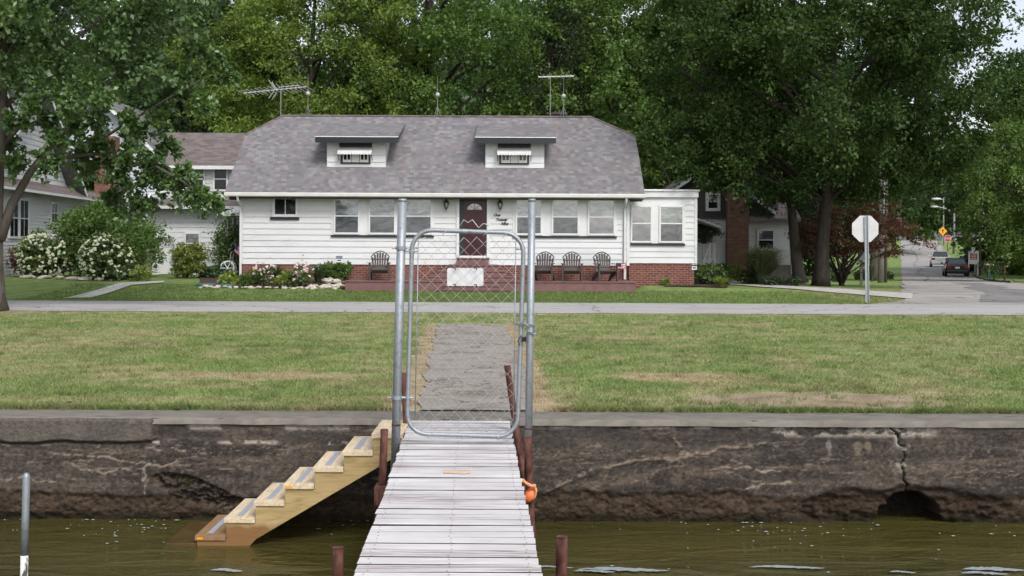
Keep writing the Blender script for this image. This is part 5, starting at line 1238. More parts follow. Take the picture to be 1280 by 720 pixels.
# wooden stairs along the wall
SY0, SY1 = 9.62, 10.38; stair = empty('stairs', P(320, 676, SY0), 'new pine stairs descending from the dock into the water', 'stairs')
def SX(px): return (px - 640) / F * SY0
RUN = .2455; TX = [SX(245.4) - RUN * 1.0 + RUN * i for i in range(8)]; TZ = [-.918, -.855, -.708, -.565, -.422, -.280, -.143, .004]
prof = []
for i in range(0, 8):
    xr = TX[i] + RUN
    prof += [(TX[i] + .012, TZ[i] - .042), (xr + .012, TZ[i] - .042)]
top = prof + [(TX[7] + RUN + .02, -.15), (SX(321), -.885), (SX(300), -1.04), (TX[0] + .1, -1.1)]
for y in (SY0 + .015, SY1 - .055):
    mb = MB(); mb.prism([(x, y, z) for x, z in top], (0, .04, 0)); mb.build('stringer', MT['stringer_wood'], stair)
for i in range(8):
    mb = MB(); x0 = TX[i] - .004; mb.box(x0, x0 + RUN + .012, SY0, SY1, TZ[i] - .040, TZ[i]); t = mb.build('tread', MT['wet_wood' if i == 0 else 'tread_wood'], stair, bevel=.003)
    if 1 <= i <= 6:
        mb = MB(); mb.box(x0 + .085, x0 + .135, SY0 + .09, SY1 - .05, TZ[i] + .0005, TZ[i] + .003); mb.build('grip_strip', MT['grip'], t)
    if i in (1, 4): mb = MB(); mb.box(x0 + .018, x0 + .070, SY0 - .003, SY0 - .001, TZ[i] - .030, TZ[i] - .014); mb.build('tag', MT['sign_yellow'], t)
mb = MB(); mb.box(TX[7] + RUN + .03, TX[7] + RUN + .07, SY0 + .02, SY1 - .1, -.16, -.02); mb.build('ledger', MT['stringer_wood'], stair)
# odds and ends lying on the wall
for (px, py, lab) in ((222, 514.5, 'small dark clump of dirt on the wall coping behind the stairs'), (87, 507.5, 'small dark clump lying in grass behind the coping')):
    q = P(px, py, 0.0 + ZC * F / (py - HY)); mb = MB(); mb.ball((q.x, q.y, .012), (.035, .02, .014), 8, 5, .3); tag(mb.build('dirt_clump', MT['mulch']), lab, 'clump')
# weeds rooted in the wall
for (px, py, lab, s) in ((236, 601, 'small bright green weed in the eroded hollow beside the stairs', 5), (1132, 590, 'tiny green weed in the vertical wall crack', 6)):
    q = P(px, py, WF - .01); V, ti = blades((q.x, q.y, q.z - .02), 26 if s == 5 else 12, .05 if s == 5 else .03, .06 if s == 5 else .03, .016, np.random.default_rng(s), 3)
    o_ = np_mesh('weed', V, np.arange(len(V)).reshape(-1, 4), MT['lf_bush'], None, {'tint': ('FLOAT', 'FACE', ti)}, tuple(q)); tag(o_, lab, 'weed')
# ================================================================ YARD FURNITURE AND PLANTS
# moulded fan back chairs
def make_chair(label):
    root = empty('adirondack_chair', (0, 0, 0), label, 'chair', 'brown chairs on the deck'); pm = MT['chair_plastic']
    mb = MB()
    for i in range(5): y = -.30 + .115 * i; z = .36 - .11 * i / 4; mb.box(-.25, .25, y, y + .10, z - .022, z)
    mb.build('seat', pm, root)
    mb = MB()
    for i in range(7):   # fan of slats, round topped, leaning back
        a = (i - 3) * .085; xb_, xt = (i - 3) * .066, (i - 3) * .088; zt = .93 - .018 * (i - 3) ** 2; y0_, y1_ = .24, .24 + .20
        w0, w1 = .026, .036
        mb.add([(xb_-w0, y0_, .24), (xb_+w0, y0_, .24), (xt+w1, y1_, zt-.03), (xt, y1_, zt), (xt-w1, y1_, zt-.03), (xb_-w0, y0_+.022, .24), (xb_+w0, y0_+.022, .24), (xt+w1, y1_+.022, zt-.03), (xt, y1_+.022, zt), (xt-w1, y1_+.022, zt-.03)],
               [(0, 1, 2, 3, 4), (9, 8, 7, 6, 5), (0, 5, 6, 1), (1, 6, 7, 2), (2, 7, 8, 3), (3, 8, 9, 4), (4, 9, 5, 0)])
    arc = [((i - 6) * .052, .452 + .0, .955 - .0055 * (i - 6) ** 2) for i in range(13)]
    mb.tube(arc, .017, 6); mb.box(-.27, .27, .30, .325, .42, .47); mb.box(-.29, .29, .375, .40, .66, .70); mb.build('backrest', pm, root)
    for s in (-1, 1):
        mb = MB(); mb.prism([(s*.25, -.36, .555), (s*.38, -.36, .555), (s*.38, -.20, .555), (s*.34, .36, .555), (s*.28, .36, .555)] if s > 0 else [(s*.28, .36, .555), (s*.34, .36, .555), (s*.38, -.20, .555), (s*.38, -.36, .555), (s*.25, -.36, .555)], (0, 0, .026)); mb.build('armrest', pm, root, bevel=.006)
        mb = MB(); mb.box(s*.31 - .028, s*.31 + .028, -.33, -.23, 0, .553); mb.build('leg', pm, root, bevel=.006)
        mb = MB(); mb.prism([(s*.29 - .02, -.30, .28), (s*.29 - .02, -.30, .36), (s*.29 - .02, .30, .26), (s*.29 - .02, .62, .0), (s*.29 - .02, .50, .0)], (.04, 0, 0)); mb.build('leg', pm, root)
    return root
ch0 = make_chair('brown fan back chair alone on the deck beside the flower bed')
yC = 38.0
for i, (px, rz, lab) in enumerate(((474.5, 4, None), (679.5, -8, 'brown fan back chair next to the galvanised chain post, first of three'), (715, -2, 'middle one of three brown fan back chairs under the windows'), (757, 12, 'brown fan back chair at the downspout end of the deck, turned inward'))):
    o_ = ch0 if i == 0 else dup(ch0, (0, 0, 0), label=lab)
    o_.location = (P(px, 340, yC).x, yC, dz_ + .001); o_.rotation_euler = (0, 0, R(rz))

# rough field stones edging the bed
stone_bases = []
def stone_mesh(seed):
    rs = random.Random(seed); mb = MB(); mb.ball((0, 0, .36), (1, .8, .5), 9, 6, .0)
    k = [Vector((rs.gauss(0, 1), rs.gauss(0, 1), rs.gauss(0, 1))).normalized() for _ in range(9)]
    for i, p in enumerate(mb.v):
        d = p - Vector((0, 0, .36)); f = 1 - sum(max(0, d.normalized().dot(n) - .72) * .95 for n in k); mb.v[i] = Vector((0, 0, .36)) + d * f
    return mb
rs = random.Random(8); n_st = 0; sbase = [None] * 5
places = []
x = 252
while x < 384: places.append((x + rs.uniform(-1.5, 1.5), 359.3 + (x - 252) * .012 + rs.uniform(-.5, .9), rs.uniform(.09, .17))); x += rs.uniform(4.2, 7.5)
for _ in range(17): places.append((rs.uniform(384, 429), rs.uniform(357.5, 362), rs.uniform(.12, .20)))
for _ in range(8): places.append((rs.uniform(400, 430), rs.uniform(354.5, 357), rs.uniform(.11, .17)))
SL = ['rough tan field stone in the border of the mulch bed', 'rough pale field stone in the heap at the deck corner']
for (px, py, s) in places:
    q = G(px, py); k = n_st % 5; heap = px > 384
    if sbase[k] is None: o_ = stone_mesh(20 + k).build('stone', MT['stone'], None, smooth=False, org=(0, 0, 0)); sbase[k] = o_
    else: o_ = sbase[k].copy(); COL.objects.link(o_)
    o_.location = q + Vector((0, 0, -.02 + (.10 if py < 357 and heap else 0))); o_.scale = (s, s * rs.uniform(.7, 1), s * rs.uniform(.75, 1.1)); o_.rotation_euler = (0, 0, rs.uniform(0, 6.28))
    tag(o_, SL[1] if heap else SL[0], 'stone', 'stones heaped at the deck corner' if heap else 'stones edging the mulch bed'); n_st += 1
# flat stones edging the beds of the gabled house
for i, (px, py) in enumerate(((35, 348), (55, 348.5), (75, 349), (92, 350), (108, 350.5), (124, 351))):
    q = G(px, py); o_ = sbase[i % 5].copy(); COL.objects.link(o_); o_.location = q; o_.scale = (.34, .2, .16); o_.rotation_euler = (0, 0, i)
    tag(o_, 'flat grey stone in the low border under the cream hydrangeas', 'stone', 'stones under the hydrangeas')

def flowers(root_or_none, pts, r, mt, name='blossom', parent=None, seed=2, petals=5):
    rg = random.Random(seed); mb = MB()
    for p in pts:
        p = Vector(p)
        for k in range(petals):
            d = Vector((rg.gauss(0, 1), rg.gauss(0, 1) - .3, rg.gauss(0, 1) + .4)).normalized(); mb.ball(p + d * r * .55, (r * .52, r * .52, r * .42), 5, 3)
    return mb.build(name, MT[mt], parent)
def dome_points(cl, c, n, rg, ymax=None):
    out = []; idx = np.argsort(cl[:, 1])
    for i in range(n):
        p = cl[rg.randrange(len(cl))]; out.append((p[0] + rg.gauss(0, .12), p[1] - abs(rg.gauss(.12, .12)), p[2] + abs(rg.gauss(.10, .12))))
    return out
# cream hydrangeas
rgf = random.Random(4)
for (px, py, rx, h, sd, lab) in ((44, 347.5, .88, 1.55, 31, 'cream flowering hydrangea close to the big maple trunk'), (124, 352, .90, 1.55, 32, 'cream flowering hydrangea beside the pale front walk')):
    c = G(px, py); c.y += .7; root, cl = bush('hydrangea', lab, c, (rx, rx, h), 'lf_bush', 70, 8, 9, .13, .09, sd, 'cream hydrangeas')
    pts = []; rgn = np.random.default_rng(sd + 5)
    for _ in range(150):
        d = rgn.normal(size=3); d[1] = -abs(d[1]) * .9; d[2] = d[2] * .9 + .25; d /= np.linalg.norm(d)
        pts.append((c.x + d[0] * rx * .98, c.y + d[1] * rx * .98, c.z + h * .48 + d[2] * h * .50))
    flowers(root, pts, .062, 'petal_white', 'blossom', root, sd, 6)
# shrubs
bush('yew_bush', 'big loose shrub between the two hydrangeas and the house wall', G(105, 349) + Vector((0, 2.2, 0)), (2.0, 1.5, 2.75), 'lf_mid', 170, 10, 13, .15, .07, 41, flat=.7)
bush('green_bush', 'deep green feathery shrub directly behind the second hydrangea', G(140, 350) + Vector((0, 1.5, 0)), (1.1, 1.0, 2.2), 'lf_mid', 80, 9, 10, .14, .05, 42)
bush('round_bush', 'bright lime low mound beside the front walk and tan box', G(170, 352.5) + Vector((0, .5, 0)), (.42, .4, .55), 'lf_hosta', 26, 8, 8, .08, .04, 43)
bush('evergreen_bush', 'yellow green spiky shrub below the small side window', G(228, 349) + Vector((0, .6, 0)), (.66, .6, 1.25), 'lf_yew', 60, 9, 11, .13, .04, 44, up=.3)
bush('tall_bush', 'tall dark shrub before the back porch posts', G(280, 349) + Vector((0, 1.6, 0)), (.80, .6, 2.25), 'lf_bush', 80, 9, 10, .11, .06, 45)
bush('ground_shrub', 'low dark leafy patch at the foot of the side wall', G(258, 349.5) + Vector((0, .8, 0)), (.9, .4, .5), 'lf_dark', 40, 8, 9, .10, .06, 46)
bush('dark_shrub', 'dark brownish shrub at the base of the maple trunk behind', G(20, 347) + Vector((0, 1.0, 0)), (.7, .6, 1.2), 'lf_red', 40, 7, 8, .11, .06, 47)
# flower bed
GB = 'plants in the stone edged bed'
bush('hosta', 'lime green hosta beneath the hose reel', G(287, 357), (.42, .32, .42), 'lf_hosta', 26, 8, 7, .13, .08, 51, GB, 'plant')
bush('hosta', 'lime green hosta between two pink flowering clumps', G(359.5, 357), (.33, .28, .45), 'lf_hosta', 26, 8, 7, .13, .08, 52, GB, 'plant')
for (px, py, sd, lab) in ((329, 358, 53, 'pale pink flowering clump near the white downspout'), (378, 359, 54, 'pale pink flowering clump beside the lime hosta, nearer the stone heap')):
    c = G(px, py); root, cl = bush('flower_clump', lab, c, (.42, .32, .66), 'lf_bush', 34, 8, 8, .08, .03, sd, GB, 'flowers')
    pts = dome_points(cl, c, 34, rgf); flowers(root, pts, .055, 'petal_pink', 'blossom', root, sd, 4)
c = G(317, 356); root, cl = bush('yellow_flower', 'small plant with one yellow bloom by the downspout', c, (.22, .2, .52), 'lf_mid', 16, 7, 7, .09, .03, 55, GB, 'flowers'); flowers(root, [(c.x, c.y - .12, c.z + .55), (c.x + .05, c.y - .1, c.z + .5)], .055, 'petal_yellow', 'blossom', root, 3, 4)
bush('flower_clump', 'low green clump without flowers at the stone edge', G(306, 359), (.40, .25, .42), 'lf_mid', 24, 8, 8, .08, .03, 56, GB, 'plant')
bush('flower_clump', 'tiny dark green clump in open mulch', G(355, 361), (.20, .15, .22), 'lf_dark', 14, 7, 7, .06, .03, 57, GB, 'plant')
strap_plant('daylily', 'grassy daylily in front of the brick base', G(345, 353.5), 190, .75, .62, .028, 'lf_lily', 58, GB)
strap_plant('daylily', 'tall grassy daylily under the small window', G(374, 352.5), 130, .85, .45, .026, 'lf_lily', 59, GB)
strap_plant('daylily', 'broad fountain shaped daylily beside the blue topped yard sign', G(398, 354), 260, .78, .68, .03, 'lf_lily', 60, GB)
bush('peony_bush', 'rounded dark green plant touching the blue topped yard sign', G(418, 354) + Vector((0, .3, 0)), (.52, .42, .80), 'lf_mid', 46, 9, 8, .11, .05, 61, GB, 'plant')
# beds by the sun room
GS = 'plants along the sun room wall'
bush('low_shrub', 'thin shrub against the brick under the blind window', G(848, 353), (.55, .4, .85), 'lf_bush', 34, 7, 7, .09, .05, 62, GS)
bush('low_shrub', 'broad yellow green shrub at the sun room corner', G(880, 356), (.80, .5, .78), 'lf_bush', 60, 8, 8, .10, .05, 63, GS)
bush('low_shrub', 'dusky shrub in front of the entrance railing', G(900, 351), (.95, .5, .70), 'lf_mid', 54, 8, 8, .09, .05, 64, GS)
bush('hosta', 'tiny lime plant against the brick base', G(833, 357), (.18, .15, .26), 'lf_hosta', 12, 7, 7, .08, .05, 65, GS, 'plant')
bush('herb_tuft', 'small dull tuft beside the deck end and downspout', G(798, 359) + Vector((0, .7, 0)), (.30, .22, .45), 'lf_mid', 22, 7, 8, .08, .02, 66, GS, 'plant')
strap_plant('strap_leaf_plant', 'strap leaved plant leaning over the mulch point', G(902, 359), 120, .45, .6, .035, 'lf_hosta', 67, GS)
strap_plant('feather_grass', 'tall fountain of feather grass before the white side window', G(953, 356), 1300, 1.75, 1.6, .026, 'lf_mag', 68, None, 'ornamental grass')
bush('low_shrub', 'leafy shrub at the foot of the feather grass', G(937, 355), (.42, .35, .60), 'lf_bush', 34, 8, 8, .10, .06, 69, GS)
bush('ground_shrub', 'dark ground shrub beneath the feather grass', G(975, 357.5), (.95, .35, .34), 'lf_dark', 36, 7, 8, .08, .05, 70, GS)
strap_plant('prairie_grass', 'pale straw coloured grass clump behind the stop sign post', G(1090, 352), 420, 1.35, .40, .028, 'lf_mag', 71, None, 'ornamental grass')
bush('low_shrub', 'rounded shrub beside the straw coloured grass clump', G(1076, 350.5), (.55, .5, .80), 'lf_bush', 40, 8, 8, .10, .06, 72, GS)
bush('low_shrub', 'dark mound under the copper leaved tree', G(1046, 352.5), (.75, .5, .42), 'lf_dark', 30, 7, 8, .09, .06, 73, GS)
bush('low_shrub', 'small green shrub beside the utility pole foot', G(1108, 350), (.55, .5, .62), 'lf_bush', 34, 7, 8, .10, .06, 74, GS)

# hose reel, lids and box
hr = empty('hose_reel', G(284, 352) + Vector((0, .5, 0)), 'teal hose reel cart with grey handle by the porch', 'hose reel')
c = P(285.5, 335, 39.6); mb = MB(); AXY = Matrix.Rotation(R(90), 4, 'X')
for k in range(7): mb.tube([c + Vector((r_ * math.cos(a), -.12 + .04 * k, r_ * math.sin(a))) for r_ in (.17,) for a in np.linspace(0, 2*math.pi, 19)[:-1]], .028, 6, closed=True)
mb.build('hose', MT['green_plastic'], hr, smooth=True)
mb = MB()
for y_ in (-.16, .16):
    mb.tube([c + Vector((.235*math.cos(a), y_, .235*math.sin(a))) for a in np.linspace(0, 2*math.pi, 21)[:-1]], .020, 6, closed=True)
    for k in range(6): a = k * math.pi / 3; mb.tube([c + Vector((0, y_, 0)), c + Vector((.23*math.cos(a), y_, .23*math.sin(a)))], .014, 5)
mb.tube([c + Vector((0, -.2, 0)), c + Vector((0, .2, 0))], .04, 8); mb.build('drum', MT['old_white'], hr)
mb = MB(); gz_ = hr.location.z
for y_ in (-.19, .19): mb.tube([c + Vector((.30, y_, gz_ - c.z)), c + Vector((.10, y_, .30)), c + Vector((.14, y_, .55))], .016, 6); mb.tube([c + Vector((-.30, y_, gz_ - c.z)), c + Vector((0, y_, 0))], .016, 6)
mb.tube([c + Vector((.14, -.19, .55)), c + Vector((.14, .19, .55))], .016, 6); mb.build('stand', MT['pole_grey'], hr)
for (px, py, w, lab) in ((258, 357.3, .34, 'flat green plastic cover lying flush in the grass'), (284, 358, .26, 'teal plastic cover at the stone border below the downspout')):
    q = G(px, py); mb = MB(); mb.lathe([(w, 0), (w, .05), (w * .9, .075), (w * .3, .09)], q, 16); o_ = mb.build('plastic_cover', MT['green_plastic']); o_.scale = (1, .7, 1); tag(o_, lab, 'lid')
tb = empty('storage_box', Vector((P(180, 340, 40.4).x, 40.4, gz(-13, 40.4))), 'tan plastic storage box against the white house corner', 'storage box'); q = tb.location
mb = MB(); mb.box(q.x - .20, q.x + .20, q.y - .3, q.y + .3, q.z, q.z + .85); mb.build('body', MT['tan'], tb, bevel=.03)
mb = MB(); mb.prism([(q.x - .23, q.y - .33, q.z + .855), (q.x + .23, q.y - .33, q.z + .855), (q.x + .23, q.y, q.z + 1.02), (q.x + .23, q.y + .33, q.z + .855), (q.x - .23, q.y + .33, q.z + .855), (q.x - .23, q.y, q.z + 1.02)][:2] + [(q.x + .23, q.y + .33, q.z + .98), (q.x - .23, q.y + .33, q.z + .98)], (0, 0, .06)); mb.build('lid', MT['tan'], tb, bevel=.02)
# yard signs
def yard_sign(c, w, h, zt, lab, top='sign_blue'):
    root = empty('yard_sign', (c.x, c.y, gz(c.x, c.y)), lab, 'yard sign'); mb = MB(); mb.box(c.x - .012, c.x + .012, c.y + .02, c.y + .035, root.location.z, zt - .03); mb.build('stake', MT['black_metal'], root)
    mb = MB(); mb.box(c.x - w/2, c.x + w/2, c.y, c.y + .018, zt - h, zt - h * .46); mb.box(c.x - w/2 + .0, c.x + w/2, c.y - .002, c.y + .02, zt - h * .26, zt); p = mb.build('panel', MT['sign_white'], root)
    mb = MB(); mb.box(c.x - w/2, c.x + w/2, c.y - .004, c.y + .016, zt - h * .46 + .001, zt - h * .26 - .001); mb.box(c.x - w * .3, c.x + w * .3, c.y - .004, c.y - .001, zt - h * .8, zt - h * .62); mb.box(c.x - w/2, c.x + w/2, c.y - .006, c.y - .0025, zt - h * .17, zt - h * .05); mb.build('band', MT[top], p)
yard_sign(P(424, 322, 38.6), .22, .22, P(424, 319.5, 38.6).z, 'small white yard sign with dark blue bands by the flower bed')
yard_sign(P(868, 333, 38.8), .17, .22, P(868, 329, 38.8).z, 'small white yard sign at the sun room corner', 'black_metal')
# small flags
def flag(c, w, h, lab, tilt, pole):
    root = empty('small_flag', c, lab, 'flag'); n = 9; V_ = []
    mbs = {'cloth_red': MB(), 'sign_white': MB(), 'sign_blue': MB()}
    def q(u, v): return c + Vector((u * w, .03 * math.sin(u * 7), -v * h - tilt * u * w))
    for r_ in range(7):
        for k in range(6):
            u0, u1 = k / 6, (k + 1) / 6; v0, v1 = r_ / 7, (r_ + 1) / 7; m_ = 'sign_blue' if (u1 <= .51 and r_ < 4) else ('cloth_red' if r_ % 2 == 0 else 'sign_white')
            a = [q(u0, v0), q(u1, v0), q(u1, v1), q(u0, v1)]; mbs[m_].add(a + [p + Vector((0, .004, 0)) for p in a], [(3, 2, 1, 0), (4, 5, 6, 7)])
    full = MB(); mats = []
    for i, (k_, m_) in enumerate(mbs.items()): full.add(m_.v, m_.f, i); mats.append(MT[k_])
    full.build('cloth', mats, root)
    mb = MB(); mb.tube(pole, .009, 5); mb.build('staff', MT['pole_wood'], root)
c = P(293.5, 303, 39.3); flag(c, .22, .34, 'small striped flag by the back porch above the hose reel', .9, [c + Vector((0, 0, .06)), c + Vector((.08, .05, -.75))])
c = P(770, 328.5, 38.7); flag(c, .34, .20, 'small faded striped flag in front of the deck end', .05, [c + Vector((.34, 0, .05)), c + Vector((.345, 0, -.65))])
# hanging fern and cloth at the entrance of the shake sided house
hf, cl = bush('hanging_fern', 'dark hanging fern basket under the side entrance canopy', P(881, 304, 47.6), (.70, .5, .95), 'lf_dark', 46, 8, 10, .10, .03, 75, None, 'hanging plant')
mb = MB()
q = P(881, 302, 47.6)
for k in range(3): a = k * 2.1; mb.tube([q + Vector((.2*math.cos(a), .2*math.sin(a), .3)), Vector((q.x, q.y, P(881, 279, 47.6).z))], .008, 4)
mb.build('hanger', MT['black_metal'], hf)
pl_, cl = bush('porch_flowers', 'potted red and white flowers beside the entrance post', G(876, 346) + Vector((0, .2, 0)), (.25, .25, 1.0), 'lf_dark', 26, 7, 8, .09, .05, 76, None, 'potted plant')
flowers(pl_, dome_points(cl, None, 16, rgf), .05, 'petal_red', 'blossom', pl_, 5, 4)

# aerials and lightning rods on the ridge
def rod(px, py, lab):
    D = 42.6; a = P(px, py, D); root = empty('lightning_rod', (a.x, D, 6.33), lab, 'lightning rod', 'lightning rods along the ridge'); mb = MB(); mb.tube([(a.x, D, 6.34), (a.x, D, a.z), (a.x, D, a.z + .72)], [.016, .012, .004], 6)
    for s in (-1, 1): mb.tube([(a.x, D, 6.75), (a.x + s * .12, D - .08, 6.33)], .008, 5)
    mb.build('spike', MT['pole_grey'], root); mb = MB(); mb.ball((a.x, D, a.z), .085, 12, 8); mb.build('ball', MT['lamp_glass'], root, smooth=True)
rod(385, 117, 'white balled lightning rod beside the long aerial'); rod(547, 118.5, 'white balled lightning rod standing alone above the middle ridge'); rod(704.5, 120, 'white balled lightning rod beside the T shaped aerial')
ya_ = empty('tv_aerial', (P(351, 145, 42.9).x, 42.9, 6.2), 'long comb shaped roof aerial with V shaped reflector', 'aerial')
mb = MB(); a = P(351, 113, 42.9); mb.tube([(a.x, 42.9, 6.1), a], .022, 6); mb.build('mast', MT['pole_grey'], ya_)
b0, b1 = P(304, 116.5, 42.9), P(384, 108.5, 42.9); mb = MB(); mb.tube([b0, b1], .020, 6)
for i in range(15): t = i / 14; p = b0.lerp(b1, t); L_ = .55 + .9 * abs(t - .1) * .7; mb.tube([p + Vector((-.10, -L_, .02)), p + Vector((.10, L_, -.02))], .011, 5)
for s in (1, -1):
    q = P(344, 112, 42.9); mb.tube([q, q + Vector((-.22, -.1, s * .34))], .012, 5); mb.tube([q + Vector((.02, .3, 0)), q + Vector((-.2, .35, s * .34))], .012, 5)
mb.tube([b0.lerp(b1, .55) + Vector((0, 0, .09)), b0.lerp(b1, .86) + Vector((0, 0, .09)), b0.lerp(b1, .88)], .014, 5)
mb.build('boom', MT['aluminium'], ya_)
ta = empty('tv_aerial', (P(688, 145, 43.2).x, 43.2, 6.1), 'T shaped roof aerial with plain crossbar', 'aerial'); mb = MB(); q = P(688, 96, 43.2); mb.tube([(q.x, 43.2, 5.9), q], .018, 6); mb.build('mast', MT['pole_grey'], ta)
b0, b1 = P(672.5, 96.5, 43.2), P(717.5, 95.3, 43.2); mb = MB(); mb.tube([b0, b1], .030, 6)
for i in range(9): p = b0.lerp(b1, i / 8); mb.tube([p + Vector((0, -.5, 0)), p + Vector((0, .5, 0))], .009, 5)
mb.build('boom', MT['aluminium'], ta)
# ================================================================ STREET CORNER
def octagon(c, r, y, th=.004):
    return [Vector((c.x + r * math.cos(R(22.5 + 45 * k)) / math.cos(R(22.5)), y, c.z + r * math.sin(R(22.5 + 45 * k)) / math.cos(R(22.5)))) for k in range(8)]
DS = 32.6; c = P(1081.6, 286, DS); base = G(1083.5, 375.5)
sp = empty('stop_sign', (P(1083.5, 376, DS).x, DS, gz(11, DS)), 'plain back of an octagonal stop sign on a steel post', 'stop sign')
mb = MB(); mb.prism(octagon(c, .372, DS), (0, .004, 0)); pn = mb.build('panel', MT['aluminium'], sp)
mb = MB(); mb.prism(octagon(c, .368, DS + .0045), (0, .002, 0)); mb.build('face', MT['sign_red'], pn)
mb = MB(); xt, xb_ = P(1082.3, 270, DS), P(1083.8, 377, DS); w = .037
for k, (dx0_, dx1_, dy0, dy1) in enumerate(((-w, w, -.012, -.008), (-w, -w + .006, -.045, -.0125), (w - .006, w, -.045, -.0125), (-w - .02, -w - .001, -.049, -.0455), (w + .001, w + .02, -.049, -.0455))):
    mb.add([(xb_.x + dx0_, DS + dy0, -.1), (xb_.x + dx1_, DS + dy0, -.1), (xb_.x + dx1_, DS + dy1, -.1), (xb_.x + dx0_, DS + dy1, -.1), (xt.x + dx0_, DS + dy0, xt.z), (xt.x + dx1_, DS + dy0, xt.z), (xt.x + dx1_, DS + dy1, xt.z), (xt.x + dx0_, DS + dy1, xt.z)], [(0,3,2,1),(4,5,6,7),(0,1,5,4),(1,2,6,5),(2,3,7,6),(3,0,4,7)])
mb.build('post', MT['galv'], sp)
mb = MB()
for dz in (.24, -.24): mb.lathe([(.016, 0), (.016, .012), (.008, .016)], (c.x + .01, DS - .0125, c.z + dz), 8, Matrix.Rotation(R(90), 4, 'X'))
mb.build('bolt', MT['galv'], sp)
# meter on its own post behind the sign
Dm = 47.0; q = P(1077.5, 312, Dm); em = empty('electric_meter', (q.x, Dm, gz(q.x, Dm)), 'round glass electric meter on a slim post behind the stop sign', 'meter')
mb = MB(); mb.box(q.x - .05, q.x + .05, Dm + .06, Dm + .12, em.location.z, q.z - .2); mb.build('post', MT['pole_grey'], em)
mb = MB(); mb.box(q.x - .13, q.x + .13, Dm, Dm + .12, q.z - .45, q.z + .2); mb.build('box', MT['galv'], em, bevel=.01)
mb = MB(); mb.lathe([(.14, 0), (.14, .10), (.10, .14)], (q.x, Dm - .002, q.z), 14, Matrix.Rotation(R(90), 4, 'X')); mb.build('dial', MT['lamp_glass'], em, smooth=True)
# utility poles
def pole(px_t, py_t, px_b, D, r, mt, lab, group='utility poles along the street', name='utility_pole'):
    t, b = P(px_t, py_t, D), P(px_b, 340, D); b.z = gz(b.x, D) - .2; root = empty(name, (b.x, D, b.z + .2), lab, 'pole', group)
    mb = MB(); mb.tube([t, t.lerp(b, .5), b], [r * .8, r * .9, r], 10); mb.build('shaft', MT[mt], root, smooth=True); return root, t, b
p1, t, b = pole(1103.5, 150, 1101, 60, .17, 'pole_grey', 'weathered grey utility pole behind the copper leaved tree')
mb = MB(); mb.tube([t.lerp(b, .35) + Vector((.05, -.2, 0)), t.lerp(b, .62) + Vector((.02, -.2, 0))], .06, 8); mb.build('conduit', MT['galv'], p1)
pole(1108.5, 150, 1106.5, 62, .11, 'pole_wood', 'thin brown pole close beside the weathered grey one')
p3, t, b = pole(1225.5, 255, 1224.5, 95, .13, 'pole_wood', 'brown pole standing beside the white picket fence')
pole(1209.5, 225, 1208, 140, .17, 'pole_wood', 'brown pole nearest the maroon van'); pole(1212.5, 222, 1211.5, 145, .12, 'pole_grey', 'slim pale pole just behind the brown one by the maroon van')
# street lamps
sl_, t, b = pole(1192.8, 250, 1192, 150, .16, 'pole_grey', 'grey street lamp with one raking arm on the grass island', 'street lamps at the hill top', 'street_lamp')
mb = MB(); a0, a1 = P(1192.8, 266, 150), P(1172, 258.5, 150); mb.tube([a0, a0.lerp(a1, .5) + Vector((0, 0, .15)), a1], .06, 6); mb.build('arm', MT['galv'], sl_)
mb = MB(); mb.ball(a1 + Vector((-.45, 0, 0)), (.6, .25, .16), 10, 6); mb.build('lamp_head', MT['aluminium'], sl_, smooth=True)
sl2, t, b = pole(1179.5, 247, 1179, 165, .12, 'pole_grey', 'thinner street lamp with a short arm behind the yellow sign', 'street lamps at the hill top', 'street_lamp')
mb = MB(); a0, a1 = P(1179.5, 250, 165), P(1175, 248.7, 165); mb.tube([a0, a1], .06, 6); mb.build('arm', MT['galv'], sl2)
mb = MB(); mb.ball(a1 + Vector((-.5, 0, 0)), (.75, .25, .18), 10, 6); mb.build('lamp_head', MT['aluminium'], sl2, smooth=True)
# far signs
D = 158.0; q = P(1178.5, 289, D); ys = empty('warning_sign', (q.x, D, gz(q.x, D)), 'yellow diamond warning sign on the grass island', 'road sign'); s = .62
mb = MB(); mb.prism([(q.x - s, D, q.z), (q.x, D, q.z - s), (q.x + s, D, q.z), (q.x, D, q.z + s)], (0, .02, 0)); pn = mb.build('panel', MT['sign_yellow'], ys)
mb = MB(); mb.prism([(q.x - .06, D - .012, q.z - .28), (q.x + .06, D - .012, q.z - .28), (q.x + .06, D - .012, q.z + .08), (q.x + .17, D - .012, q.z + .05), (q.x, D - .012, q.z + .30), (q.x - .17, D - .012, q.z + .05), (q.x - .06, D - .012, q.z + .08)], (0, .006, 0)); mb.build('arrow', MT['black_metal'], pn)
mb = MB(); mb.box(q.x - .04, q.x + .04, D + .022, D + .07, ys.location.z - .1, q.z + .4); mb.build('post', MT['galv'], ys)
D = 148.0; q = P(1184.7, 298, D); ss = empty('stop_sign', (q.x, D, gz(q.x, D)), 'red octagonal stop sign reading STOP at the hill top', 'stop sign')
mb = MB(); mb.prism(octagon(q, .44, D), (0, .012, 0)); pn = mb.build('panel', MT['sign_white'], ss)
mb = MB(); mb.prism(octagon(q, .405, D - .004), (0, .003, 0)); mb.build('face', MT['sign_red'], pn)
lettering('STOP', q.x - .36, D - .012, q.z - .13, .36, pn, 'sign_white', 0.0)
mb = MB(); mb.box(q.x - .045, q.x + .045, D + .014, D + .06, ss.location.z - .1, q.z + .3); mb.build('post', MT['rust'], ss)
D = 92.0; q = P(1217, 320.5, D); ns = empty('lot_sign', (q.x, D, gz(q.x, D)), 'white board with a red panel beside the parked black car', 'sign')
